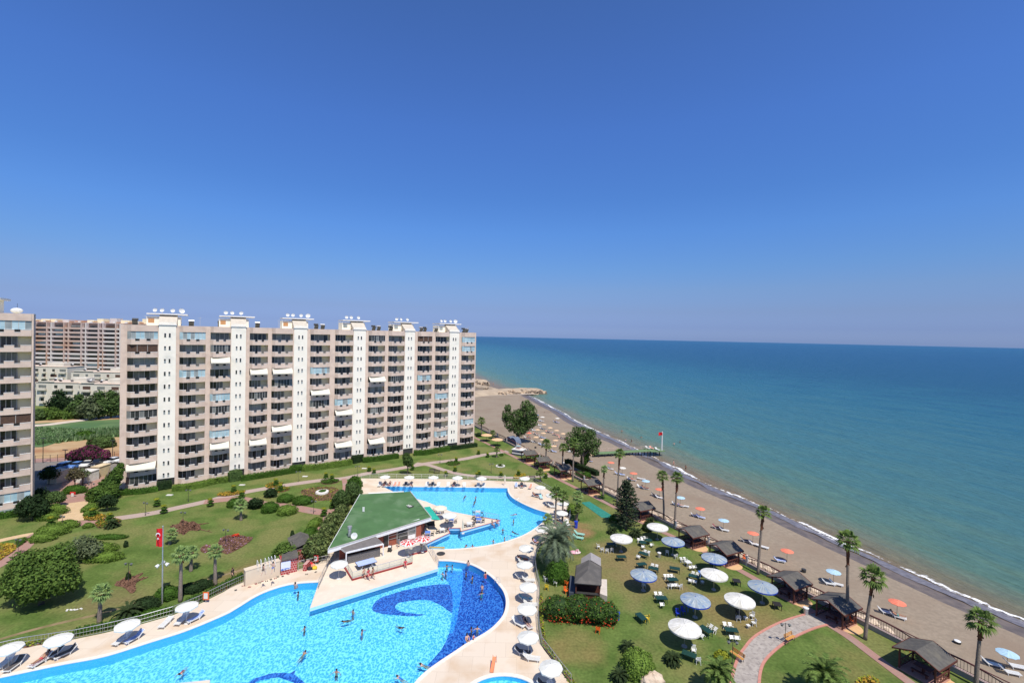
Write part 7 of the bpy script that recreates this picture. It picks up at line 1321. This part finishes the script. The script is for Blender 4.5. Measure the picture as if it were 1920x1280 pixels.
def star_moon(b, w, h, m, s, off):
    cx_, cz = w * .36, -h * .42; n = 20; R1, R2 = s, s * .8; pts = []
    for k in range(n + 1): a = R(42) + R(276) * k / n; pts.append((cx_ + R1 * math.cos(a), cz + R1 * math.sin(a)))
    for k in range(n + 1): a = R(318) - R(276) * k / n; pts.append((cx_ + s * .25 + R2 * math.cos(R(40) + (a - R(42)) * 1.0) * .98, cz + R2 * math.sin(a)))
    for k in range(n): b.quad((pts[k][0], off, pts[k][1]), (pts[k + 1][0], off, pts[k + 1][1]), (pts[2 * n - k][0], off, pts[2 * n - k][1]), (pts[2 * n + 1 - k][0], off, pts[2 * n + 1 - k][1]), m)
    sx_ = cx_ + s * 1.25
    for k in range(5): a = 2 * math.pi * k / 5 + math.pi; a0, a1 = a - .628, a + .628; b.quad((sx_, off, cz), (sx_ + .2 * s * math.cos(a0), off, cz + .2 * s * math.sin(a0)), (sx_ + .5 * s * math.cos(a), off, cz + .5 * s * math.sin(a)), (sx_ + .2 * s * math.cos(a1), off, cz + .2 * s * math.sin(a1)), m)
M_flag = mat('flag_red', (.62, .012, .02), (.5, .01, .015), .8, 3); M_fw = mat('flag_white', (.8, .8, .8), None, .8, 3)
q = P(304, 1131); fp = empty('flagpole', q, 'tall steel flagpole with floodlights and a red crescent flag', 'flagpole'); hp = DY(304, 986, q.y).z; b = MB(); b.tube([(0, 0, 0), (0, 0, hp * .5), (0, 0, hp)], [.10, .085, .05], M_steel, 8); b.ball((0, 0, hp), .09, M_steel, 8, 5); b.build('pole', fp)
b = MB(); flag_mesh(b, -.85, 2.35, M_flag, .0, 10); fo = b.build('flag', fp); fo.location = (-.05, 0, hp - .3)
b = MB()
for off in (-.22, .22):
    n = 20; s_ = .29; o1 = [(-.42 + s_ * math.cos(R(-48) + R(276) * k / n), -.75 + s_ * math.sin(R(-48) + R(276) * k / n)) for k in range(n + 1)]; o2 = [(-.42 + s_ * .8 * math.cos(R(-58) + R(296) * k / n), -.83 + s_ * .8 * math.sin(R(-58) + R(296) * k / n)) for k in range(n + 1)]
    for k in range(n): b.quad((o1[k][0], off, o1[k][1]), (o1[k + 1][0], off, o1[k + 1][1]), (o2[k + 1][0], off, o2[k + 1][1]), (o2[k][0], off, o2[k][1]), M_fw)
    for k in range(5): a = R(270) + 2 * math.pi * k / 5; g = lambda r_, an: (-.42 + r_ * math.cos(an), off, -1.22 + r_ * math.sin(an)); b.quad((-.42, off, -1.22), g(.075, a - .628), g(.19, a), g(.075, a + .628), M_fw)
b.build('crescent_and_star', fo)
b = MB()
for a in (0, 120, 240): v_ = Vector((math.cos(R(a)), math.sin(R(a)), 0)); c = Vector((0, 0, hp * .52)) + v_ * .42; b.tube([(0, 0, hp * .52), c], .03, M_steel, 4); b.tube([c, c + v_ * .3 - Vector((0, 0, .18))], [.16, .24], M_white, 8)
b.build('floodlights', fp)
q = P(1241, 845, .1); f2 = empty('flagpole', (q.x, q.y, .1), 'white flagpole with a small red flag on the pier head', 'flagpole'); b = MB(); [b.tube([(s, 0, 0), (s * .6, 0, 6.2)], .10, M_white, 5) for s in (-.12, .12)]; b.build('pole', f2); b = MB(); flag_mesh(b, 1.5, 1.0, M_flag, .3); o = b.build('flag', f2); o.location = (0, 0, 6.0); o.rotation_euler = (0, 0, R(185))
# ---------------------------------------------------------------- stone jetties
M_jr = mat('jetty_rock', (.50, .37, .25), (.13, .10, .075), .95, .35, .8, 3, mid=(.4, .55))
def jetty(name, lab, px, w_, h_, seed, nr):
    c = [Vector(p) for p in Wz(px, SEA + 1)]; b = MB(); G = []; rr = random.Random(seed)
    c = [Vector(p) for p in smooth_line([tuple(x) for x in c], 5)]
    for i, p in enumerate(c):
        t = (c[min(i + 1, len(c) - 1)] - c[max(i - 1, 0)]).normalized(); nn = Vector((-t.y, t.x)); k = 1 if i < len(c) - 4 else (len(c) - 1 - i) / 4 + .15
        G.append([(p.x + nn.x * o_ * w_ * k, p.y + nn.y * o_ * w_ * k, SEA + z * h_ * (.6 + .4 * k) + mnoise.noise(Vector((i * .7, o_ * 2, seed))) * .5) for o_, z in ((-1.2, -1.2), (-.8, .1), (-.4, .75), (0, 1), (.4, .8), (.8, .1), (1.2, -1.2))])
    for i in range(len(G) - 1):
        for j in range(6): b.quad(G[i][j], G[i + 1][j], G[i + 1][j + 1], G[i][j + 1], mat('jetty_sand', (.40, .32, .23), (.32, .25, .18), .95, .2, .5, 2))
    tag(b.build(name, smooth=True), kind='structure'); b = MB()
    for k in range(nr):
        i = rr.randrange(len(c) // 3, len(c)); p = c[i]; t = (c[min(i + 1, len(c) - 1)] - c[max(i - 1, 0)]).normalized(); nn = Vector((-t.y, t.x)); kk_ = 1 if i < len(c) - 4 else (len(c) - 1 - i) / 4 + .25
        o_ = rr.uniform(-1.05, -.35) if nn.y > 0 else rr.uniform(.35, 1.05); q = p + nn * o_ * w_ * kk_ + t * rr.uniform(-2, 3); s = rr.uniform(.5, 1.4); b.ball((q.x, q.y, SEA + h_ * (1 - abs(o_)) * .9 * (.6 + .4 * kk_) - .3), s, M_jr, 7, 5, (1.2, 1, .8), .28, k)
    tag(b.build('rocks'), lab, None, None, 'stuff')
jetty('jetty', 'pale armour rocks along the near jetty', [(872,741),(905,737),(940,734.5),(970,733),(995,732.5),(1018,734)], 11, 3.0, 1, 150); jetty('jetty', 'pale armour rocks along the far jetty', [(860,720),(885,718),(900,718),(914,719.5)], 10, 4.0, 2, 60); jetty('sand_spit', 'few rocks on the sand spit', [(895,722),(912,725),(926,728.5),(938,731)], 3, 1.6, 3, 6)
# ---------------------------------------------------------------- cars
M_tyre = mat('tyre', (.02, .02, .02), None, .9, 8); M_cglass = mat('car_glass', (.015, .018, .022), None, .08, 3, spec=.8); M_lamp = mat('tail_lamp', (.45, .02, .02), None, .3, 3); M_hl = mat('head_lamp', (.6, .6, .6), None, .2, 3)
def car_fn(name, c, tall=False, rear=True):
    m = mat('car_paint_' + name, c, [x * .9 for x in c], .28, 2, spec=.6)
    def f():
        r = empty('parked_car', (0, 0, 0), 'x', 'car', 'cars parked between the apartment blocks'); H_ = 1.75 if tall else 1.42; L = 4.4; zb_ = .95 if not tall else 1.05
        b = MB(); prof = [(-2.2, .35), (-2.22, .7), (-2.1, zb_ - .08), (-1.2, zb_), (1.55, zb_ + .02), (2.12, zb_ - .02), (2.2, .6), (2.15, .32)]; xs = (-.80, -.86, .86, .80); vs = []
        for x, k in ((-.86, 1), (.86, 1)): vs += [(x, y, z) for y, z in prof]
        n = len(prof); b.add(vs, [tuple(range(n)), tuple(range(n, 2 * n))[::-1]] + [(i, (i + 1) % n + 0, n + (i + 1) % n, n + i)[::-1] for i in range(n)], m)
        cab = [(-1.0 if not tall else -1.1, zb_), (-.35 if not tall else -.7, H_ - .03), (.3, H_), (1.1 if not tall else 1.75, H_ - .04), (1.75 if not tall else 2.08, zb_)]; k = len(cab)
        vs = [(x * (.92 if z > zb_ + .1 else 1), y, z) for x in (-.80, .80) for y, z in cab]
        b.add([(vs[i][0], vs[i][1] , vs[i][2]) for i in range(2 * k)], [(1, 2, 3, k + 3, k + 2, k + 1)[::-1] if False else (1, k + 1, k + 2, 2), (2, k + 2, k + 3, 3)], m); b.build('body', r)
        b = MB(); b.add(vs, [(0, 1, 2, 3, 4), tuple(range(k, 2 * k))[::-1], (0, k, k + 1, 1), (3, k + 3, k + 4, 4)], M_cglass); b.build('windows', r)
        for sx in (-1, 1):
            for y in (-1.35, 1.35):
                b = MB(); b.tube([(sx * .70, y, .33), (sx * .89, y, .33)], .33, M_tyre, 14); o = b.build('wheel', r); b = MB(); b.tube([(sx * .86, y, .33), (sx * .90, y, .33)], .20, M_steel, 10); b.build('rim', o)
            b = MB(); b.box((sx * .66, -2.2, .68), (.34, .10, .16), M_hl); b.build('headlight', r); b = MB(); b.box((sx * .68, 2.17, .75), (.26, .10, .22), M_lamp); b.build('tail_light', r)
        b = MB(); b.box((0, -2.22, .5), (.5, .04, .12), M_white); b.box((0, -2.2, .38), (1.5, .1, .12), M_dark); b.build('number_plate', r)
        return r
    return f
for (u, v, c, tall, rz, lab) in [(80,889,(.05,.10,.30),False,8,'dark blue car in shade beside the left block'),(104,884,(.20,.36,.60),True,4,'pale blue tall car, second from the left block'),(130,880,(.12,.26,.62),False,3,'bright blue car left of the white and black cars'),(152,877,(.72,.72,.70),False,20,'white car directly left of the black off roader'),(174,875.5,(.03,.03,.035),True,2,'black off roader in front of the bougainvillea'),(200,871,(.74,.74,.74),False,-6,'white car right of the black off roader, dark rear glass'),(222,868,(.70,.72,.74),False,-10,'white car at the right end, half behind the long block'),(216,889,(.06,.11,.10),False,60,'dark green car half hidden by the bright conifer')]:
    o = car_fn(lab.split()[0] + str(u), c, tall)(); o.location = P(u, v, .06); o.location.y += 1.8; o.rotation_euler = (0, 0, R(rz)); o['label'] = lab
for (x0, x1, v, h, lab, m) in [(88,107,907,2.6,'beige ramp wall in the shade of the left block',M_bw),(171,187,896,2.6,'cream ramp wall in the sun beside the driveway',mat('cream_wall',(.66,.52,.33),None,.85,1)),(140,165,905,2.3,'white ramp wall behind the thin trees',M_pier)]:
    a, c = P(x0, v), P(x1, v); b = MB(); b.box(((c.x - a.x) / 2, 1.5, h / 2), (c.x - a.x, 3.0, h), m); b.box(((c.x - a.x) / 2, 1.5, h + .05), (c.x - a.x + .2, 3.2, .1), m); o = b.build('ramp_wall'); o.location = a; tag(o, lab, 'wall', 'walls by the garage ramp')
a, c = P(66, 868), P(240, 858); b = MB(); n = 14; fe = empty('wire_fence', a, 'thin wire fence behind the parked cars', 'fence', None); d = c - a
for k in range(n): b.tube([d * (k / (n - 1)), d * (k / (n - 1)) + Vector((0, 0, 2.0))], .05, M_dark, 4)
[b.tube([Vector((0, 0, z)), d + Vector((0, 0, z))], .025, M_dark, 3) for z in (.6, 1.2, 1.9)]; b.build('posts_and_wire', fe)
for i, (u, v, h) in enumerate([(80.5,868,6.5),(122,872,4.0),(211,860,5.0),(160,752+30,9)]): b = MB(); q = P(u, v); b.tube([(0, 0, 0), (0, 0, h)], .08, M_dark, 5); b.box((0, 0, h), (1.2, .3, .15), M_dark); o = b.build('lamp_post'); o.location = q; tag(o, ['lamp post rising left of the parked cars', 'short lamp post behind the bright blue car', 'lamp post near the right end of the parked cars', 'tall pole before the white houses'][i], 'lamp post', 'posts on the rough ground')
o = empty('entrance_flag', P(136.5, 931), 'small red and white sign in the driveway hedge', 'sign'); b = MB(); b.box((0, 0, .8), (1.1, .1, .5), M_redc); b.box((0, -.08, .45), (.5, .08, .7), M_white); b.build('board', o)
# ---------------------------------------------------------------- people
SK = [mat('skin_tan', (.36, .19, .12), (.32, .165, .105), .6, 3), mat('skin_light', (.56, .34, .25), (.5, .3, .22), .6, 3), mat('skin_brown', (.22, .115, .07), (.19, .10, .06), .6, 3)]
M_hair = mat('dark_hair', (.018, .013, .010), None, .7, 8); M_hb = mat('brown_hair', (.09, .045, .02), None, .7, 8); M_eye = mat('eye', (.02, .015, .012), None, .3, 4)
CL = [mat('swim_black', (.02, .02, .025), None, .8, 4), mat('swim_blue', (.05, .16, .5), None, .8, 4), mat('swim_red', (.5, .05, .07), None, .8, 4), mat('swim_teal', (.03, .32, .30), None, .8, 4), mat('swim_grey', (.18, .18, .2), None, .8, 4)]
CLN = ['black', 'blue', 'red', 'teal', 'grey']
def skin_mesh(name, V_, E_, Rr, m, root=0, sub=1):
    me = bpy.data.meshes.new(name + '_cage'); me.from_pydata([tuple(v) for v in V_], E_, []); ob = bpy.data.objects.new(name + '_cage', me); col.objects.link(ob)
    sk = ob.modifiers.new('s', 'SKIN'); sk.use_smooth_shade = True
    if sub: ss = ob.modifiers.new('u', 'SUBSURF'); ss.levels = sub; ss.render_levels = sub
    for i, r_ in enumerate(Rr): sv = me.skin_vertices[0].data[i]; sv.radius = (r_, r_); sv.use_root = (i == root)
    dg = bpy.context.evaluated_depsgraph_get(); out = bpy.data.meshes.new_from_object(ob.evaluated_get(dg)); out.name = name; bpy.data.objects.remove(ob); bpy.data.meshes.remove(me); out.materials.clear(); out.materials.append(m)
    return out
def body(pose):
    """joints in metres, facing -y"""
    J = dict(pel=(0,0,.95), sp=(0,.01,1.12), ch=(0,0,1.32), nk=(0,.01,1.47), hd=(0,-.01,1.58), ht=(0,.0,1.68), ns=(0,-.115,1.585))
    for s, t in ((-1, 'l'), (1, 'r')):
        J.update({t + 'hip': (s * .10, 0, .90), t + 'kn': (s * .11, -.02, .50), t + 'an': (s * .11, .02, .09), t + 'to': (s * .12, -.14, .03), t + 'sh': (s * .185, .01, 1.40), t + 'el': (s * .26, .03, 1.13), t + 'wr': (s * .27, -.05, .90), t + 'pa': (s * .27, -.07, .83)})
    if pose == 'walk': J.update(lkn=(-.11,-.20,.53), lan=(-.11,-.20,.11), lto=(-.11,-.36,.06), rkn=(.11,.05,.50), ran=(.11,.34,.14), rto=(.12,.22,.04), lel=(-.25,.14,1.14), lwr=(-.25,.16,.92), lpa=(-.25,.15,.85), rel=(.25,-.12,1.15), rwr=(.23,-.30,.98), rpa=(.22,-.36,.94))
    if pose == 'wade': J.update(lel=(-.42,-.02,1.25), lwr=(-.60,-.18,1.18), lpa=(-.65,-.23,1.17), rel=(.42,-.02,1.25), rwr=(.58,-.20,1.18), rpa=(.63,-.26,1.17))
    if pose == 'look': J.update(lel=(-.34,-.04,1.40), lwr=(-.20,-.12,1.58), lpa=(-.14,-.14,1.62), rel=(.27,.02,1.14))
    if pose == 'sit': 
        dz = -.5
        for k in ('pel','sp','ch','nk','hd','ht','ns','lsh','rsh','lhip','rhip'): J[k] = (J[k][0], J[k][1] + .05, J[k][2] + dz + .05)
        J.update(lkn=(-.13,-.38,.50), lan=(-.13,-.42,.10), lto=(-.13,-.57,.05), rkn=(.13,-.38,.50), ran=(.13,-.42,.10), rto=(.13,-.57,.05), lel=(-.27,-.05,.70), lwr=(-.18,-.27,.60), lpa=(-.16,-.34,.57), rel=(.27,-.05,.70), rwr=(.18,-.27,.60), rpa=(.16,-.34,.57))
    if pose == 'lie': # on a lounger: feet to -y, back raised
        J = dict(pel=(0,.22,.50), sp=(0,.38,.58), ch=(0,.55,.72), nk=(0,.68,.84), hd=(0,.76,.93), ht=(0,.82,1.01), ns=(0,.70,1.03))
        for s, t in ((-1, 'l'), (1, 'r')): J.update({t + 'hip': (s * .10, .16, .48), t + 'kn': (s * .12, -.28, .56 if s > 0 else .50), t + 'an': (s * .11, -.72, .46), t + 'to': (s * .11, -.78, .58), t + 'sh': (s * .185, .62, .77), t + 'el': (s * .28, .42, .62), t + 'wr': (s * .24, .20, .60), t + 'pa': (s * .20, .13, .60)})
    if pose == 'swim':
        J = dict(pel=(0,.45,-.16), sp=(0,.25,-.10), ch=(0,.05,-.04), nk=(0,-.12,.02), hd=(0,-.23,.07), ht=(0,-.28,.16), ns=(0,-.34,.05))
        for s, t in ((-1, 'l'), (1, 'r')): J.update({t + 'hip': (s * .10, .50, -.18), t + 'kn': (s * .14, .88, -.24), t + 'an': (s * .10, 1.28, -.22), t + 'to': (s * .11, 1.44, -.24), t + 'sh': (s * .18, -.03, -.02), t + 'el': (s * .38, -.20, -.06), t + 'wr': (s * .30, -.45, -.04), t + 'pa': (s * .28, -.52, -.04)})
    keys = list(J); rad = dict(pel=.135, sp=.12, ch=.145, nk=.055, hd=.092, ht=.055, ns=.022)
    for t in 'lr': rad.update({t + 'hip': .095, t + 'kn': .058, t + 'an': .038, t + 'to': .032, t + 'sh': .058, t + 'el': .042, t + 'wr': .028, t + 'pa': .035})
    E = [('pel','sp'),('sp','ch'),('ch','nk'),('nk','hd'),('hd','ht'),('hd','ns')]
    for t in 'lr': E += [('pel', t+'hip'), (t+'hip', t+'kn'), (t+'kn', t+'an'), (t+'an', t+'to'), ('ch', t+'sh'), (t+'sh', t+'el'), (t+'el', t+'wr'), (t+'wr', t+'pa')]
    V_ = [Vector(J[k]) for k in keys]; Rd = [rad[k] for k in keys]; Ei = [(keys.index(a), keys.index(b_)) for a, b_ in E]
    for t in 'lr': # five fingers on each palm, unequal, slightly curled
        w_, p_ = Vector(J[t + 'wr']), Vector(J[t + 'pa']); d = (p_ - w_).normalized(); sd_ = d.cross(Vector((0, -1, .2))).normalized() if abs(d.y) < .9 else Vector((1, 0, 0)); pi0 = keys.index(t + 'pa'); cu = d.cross(sd_)
        for k, (o_, ln, fr) in enumerate(((-.030, .062, .9), (-.011, .075, 1), (.010, .070, 1), (.029, .055, .9), (-.048, .045, .1))):
            base_ = p_ + sd_ * o_ + d * (.022 * fr); V_ += [base_, base_ + d * ln * .55 + sd_ * o_ * .3, base_ + d * ln + cu * .018]; Rd += [.011, .010, .008]; n0 = len(V_); Ei += [(pi0, n0 - 3), (n0 - 3, n0 - 2), (n0 - 2, n0 - 1)]
    return J, V_, Ei, Rd
BCACHE = {}
def pose_meshes(pose, outfit):
    if (pose, outfit) in BCACHE: return BCACHE[(pose, outfit)]
    if pose not in BCACHE: J, V_, Ei, Rd = body(pose); BCACHE[pose] = (J, skin_mesh('person', V_, Ei, Rd, SK[0]))
    J, bm_ = BCACHE[pose]; g = lambda k: Vector(J[k])
    if outfit == 'trunks':
        V_ = [g('pel').lerp(g('sp'), .35), g('pel'), g('lhip'), g('lhip').lerp(g('lkn'), .55), g('rhip'), g('rhip').lerp(g('rkn'), .55)]; cm = skin_mesh('swim_trunks', V_, [(0, 1), (1, 2), (2, 3), (1, 4), (4, 5)], [.135, .15, .112, .098, .112, .098], CL[0], 1)
    elif outfit == 'suit':
        V_ = [g('pel').lerp(g('lhip').lerp(g('rhip'), .5), .6), g('pel'), g('sp'), g('ch').lerp(g('sp'), .1), g('ch').lerp(g('nk'), .35)]; cm = skin_mesh('swimsuit', V_, [(0, 1), (1, 2), (2, 3), (3, 4)], [.14, .155, .135, .158, .11], CL[0], 1)
    else:
        V_ = [g('ch').lerp(g('nk'), .5), g('ch'), g('sp'), g('pel'), g('lhip').lerp(g('rhip'), .5).lerp(g('lkn').lerp(g('rkn'), .5), .5), g('lkn').lerp(g('rkn'), .5), g('lsh'), g('lel'), g('rsh'), g('rel')]; cm = skin_mesh('dress', V_, [(0, 1), (1, 2), (2, 3), (3, 4), (4, 5), (1, 6), (6, 7), (1, 8), (8, 9)], [.11, .165, .15, .175, .20, .22, .075, .06, .075, .06], CL[0], 2)
    d = (g('ht') - g('hd')).normalized(); fwd = (g('ns') - g('hd')).normalized(); hm = skin_mesh('hair', [g('hd') + d * .03 - fwd * .035, g('ht') - fwd * .015, g('hd') - fwd * .06 - d * .05], [(0, 1), (0, 2)], [.098, .066, .07], M_hair, 0)
    eb = MB(); si = fwd.cross(d).normalized()
    for s in (-1, 1): eb.ball(g('hd') + fwd * .088 + si * s * .033 + d * .012, .012, M_eye, 6, 4)
    eb.ball(g('hd') + fwd * .085 - d * .045, .018, SK[2], 6, 4, (1.3, .6, .4)); eo_ = eb.build('face'); em = eo_.data; bpy.data.objects.remove(eo_)
    BCACHE[(pose, outfit)] = (bm_, cm, hm, em); return BCACHE[(pose, outfit)]
VAR = {}
def recol(me, m):
    k = (me.name, m.name)
    if k not in VAR: VAR[k] = me.copy(); VAR[k].materials[0] = m
    return VAR[k]
def person(loc, rz, pose, lab, outfit='trunks', sk=0, cl=0, sc_=1.0, hair=None, group='bathers'):
    bm_, cm, hm, em = pose_meshes(pose, outfit); r = bpy.data.objects.new('person', recol(bm_, SK[sk])); col.objects.link(r); r.location = loc; r.rotation_euler = (0, 0, R(rz)); r.scale = (sc_,) * 3; tag(r, lab, 'person', group)
    for nm, me, m in (({'trunks': 'swim_trunks', 'suit': 'swimsuit', 'dress': 'dress'}[outfit], cm, CL[cl]), ('hair', hm, hair or M_hair)): o = bpy.data.objects.new(nm, recol(me, m)); col.objects.link(o); o.parent = r
    o = bpy.data.objects.new('face', em); col.objects.link(o); o.parent = r; return r
WZ = -.12
# in the water: (pixel of head and chest, pose, label, skin, costume, scale)
wet = [(338,1257,'swim','swimmer in red near the bottom left of the big pool',1,2,'suit'),(571,1171,'wade','bather standing alone in the left half of the big pool',0,0,'trunks'),(571,1219,'swim','swimmer with only head and shoulders out, below the lone standing bather',0,4,'trunks'),(631,1252,'wade','bather with raised elbows near the bottom middle of the big pool',0,0,'trunks'),(662,1141,'wade','bather standing below the terrace edge',0,1,'trunks'),(645,1160,'swim','dark suited swimmer left of the swirl tip',2,0,'suit'),
 (679,1178,'wade','bather low in the water under the swirl',0,1,'trunks'),(754,1172,'swim','swimmer inside the bright patch below the swirl',2,0,'suit'),(747,1264,'swim','swimmer in blue close to the bottom right rim',1,1,'suit'),(791,1241,'swim','swimmer beside the dark band near the right rim',1,4,'suit'),(559,1107,'wade','bather in the water at the left pool end',2,0,'trunks'),(838,1056,'wade','left one of the bathers at the top rim of the deep blue part',0,0,'trunks'),(848,1057,'wade','second bather at the top rim of the deep blue part',0,2,'trunks'),
 (830,1071,'wade','bather nearest the terrace corner in the deep blue part',1,3,'suit'),(836,1069,'wade','bather behind the one nearest the terrace corner',0,0,'trunks'),(874,1070,'wade','dark haired bather under the rim, in the deep blue part',2,0,'suit'),(886,1077,'wade','bather splashing right of the blue band',0,0,'trunks'),(904,1097,'look','bather standing tall at the right of the deep blue part',1,2,'trunks'),(903,1107,'wade','bather in teal in front of the tall standing one',0,3,'suit'),(884,1173,'wade','left one of the pair at the lower right of the deep blue part',2,0,'trunks'),(895,1172,'wade','right one of the pair at the lower right of the deep blue part',1,4,'trunks'),
 (872,928,'swim','swimmer with a float at the far middle of the upper pool',0,0,'suit'),(892,929,'wade','bather at the far middle of the upper pool',0,0,'trunks'),(890,939,'swim','swimmer just below the far bathers in the upper pool',2,0,'trunks'),(967,961,'swim','swimmer in red at the right of the upper pool',1,2,'suit'),(963,972,'wade','bather in dark at the right of the upper pool',0,0,'trunks'),(943,989,'wade','bather standing right of the terrace point',2,0,'trunks'),(962,994,'swim','swimmer farthest right near the lower rim of the upper pool',2,0,'suit'),(946,1005,'wade','bather at the lower right rim of the upper pool',1,0,'suit'),
 (925,1010,'wade','bather in blue at the lower rim of the upper pool',1,1,'trunks'),(886,1019,'wade','right one of the two bathers at the lower rim of the upper pool',0,1,'trunks'),(874,1020,'swim','left one of the two bathers at the lower rim of the upper pool',0,3,'trunks'),(887,1224-30,'wade','child in the water beside the sitting bather',1,2,'suit')]
for i, (u, v, ps, lab, s, c, of) in enumerate(wet):
    zt = .15 if ps == 'swim' else .35; q = P(u, v, zt); k_ = rnd.uniform(.80, .90) if 'child' not in lab else .65; person((q.x, q.y, WZ - (1.26 if ps == 'wade' else 1.0) * k_ if ps != 'swim' else WZ), rnd.uniform(0, 360), ps, lab, of, s, c, k_)
for (u, v, ps, rz, lab, s, c, of, z, k) in [(682,1085,'walk',95,'left one of three people walking below the glass railing',1,0,'trunks',TZ,1),(690.5,1087,'walk',80,'middle one of three people walking, in a pale cover up',1,2,'dress',TZ,1),(699,1085,'walk',88,'right one of three people walking below the glass railing',0,0,'trunks',TZ,1),(760,1063,'sit',20,'person in pink sitting on the terrace step',1,2,'dress',TZ+.0,.95),(790,1035,'walk',10,'person in teal standing by the glass railing corner',0,3,'trunks',TZ,1),
 (554,1102,'sit',180,'long haired bather sitting on the rim at the left pool end',1,4,'suit',-.38,1),(910,1082,'sit',200,'bather sitting on the rim at the top right of the big pool',1,2,'suit',-.38,1),(878,1060,'sit',180,'bather climbing at the top rim of the big pool',1,2,'trunks',-.38,1),(876,1201,'sit',30,'bather sitting on the right rim of the big pool',1,0,'trunks',-.42,1),(888,1197,'sit',40,'small child sitting on the right rim of the big pool',1,2,'suit',-.25,.6),(923,986,'sit',60,'bather sitting on the edge of the terrace point, left one',0,2,'trunks',-.15,1),(932,983,'sit',60,'bather with pink towel sitting on the terrace point',1,2,'suit',-.15,1),(772,913,'sit',180,'person sitting on the far rim of the upper pool',0,0,'trunks',-.38,1),
 (617,977,'walk',170,'person in dark clothes walking on the narrow pink path',0,0,'dress',.05,1),(436,1086,'walk',100,'person in black with a pale hat on the lawn behind the railing',1,0,'dress',0,1),(512,1074,'walk',190,'shirtless boy in blue shorts standing on the beige wall',1,1,'trunks',2.25,.95),(494,1078,'walk',160,'dark haired bather climbing over the beige wall',1,0,'suit',2.25,.9),(1285.5,883,'look',0,'person in dark swimwear at the edge of the surf',2,0,'trunks',-1.45,1),(1263,873,'walk',60,'person in the foam behind the pier',1,2,'trunks',-1.45,1),
 (992,816,'walk',30,'person in red standing near the dense eucalyptus',1,2,'dress',BZ,1),(1059,829,'walk',30,'person in dark clothes walking on the far beach',0,0,'dress',BZ,1),(747,1026,'walk',180,'person in white shirt at the restaurant door',1,4,'dress',TZ+.25,1)]:
    q = P(u, v, max(z, 0) if z > -.6 else z); person((q.x, q.y, z), rz, ps, lab, of, s, c, k, M_hb if 'pale hat' in lab else None, 'people on the decks and paths')
for i, (u, v, lab) in enumerate([(1166,809,'swimmer farthest out left of the pier'),(1173,826,'left bather in the sea beside the pier'),(1184,827,'right bather in the sea beside the pier, pale cap'),(1202,821,'bather in the sea behind the pier head'),(1264,833,'bather in the sea right of the pier flag'),(1275,829,'swimmer right of the pier flag, farther out'),(1021,775,'swimmer off the farthest parasols'),(925,719,'swimmer near the jetties')]):
    q = P(u, v, SEA + .2); person((q.x, q.y, SEA - .75), i * 50, 'wade', lab, 'trunks', i % 3, i % 5, 1.0, None, 'bathers in the sea')
for i, (x, y, z, rz, lab) in enumerate(PEOPLE): person((x, y, z), rz, 'lie', f'sunbather in {CLN[(i * 3 + 2) % 5]} at {"the " if not lab.startswith("the ") else ""}{lab}', 'suit' if i % 2 else 'trunks', i % 2, (i * 3 + 2) % 5, 1.0, None, 'sunbathers on loungers')
# keep every label within sixteen words
for o in list(sc.objects):
    l = o.get('label')
    if not l or len(l.split()) <= 16: continue
    for a, c in ((' with dark chairs', ''), (', by the deck corner', ''), (', at the deck end', ''), ('dark red towel', 'red towel'), ('dark grey towel', 'grey towel'), ('the pale peach parasol', 'the peach parasol'), ('the pale blue parasol', 'the blue parasol'), ('the off white parasol', 'the white parasol'), ('the parasol at the inner', 'the parasol at inner'), ('behind the gazebo with the palm', 'behind the gazebo with palm'), (' of the two terrace palms', ' of the terrace palms'), ('behind the palm that rises from the conifer', 'behind the palm rising from the conifer'), ('right side of the far cluster', 'right of the far cluster'), ('left side of the far cluster', 'left of the far cluster'), ('top of the far cluster', 'top of far cluster')):
        if len(l.split()) > 16: l = l.replace(a, c)
    o['label'] = l
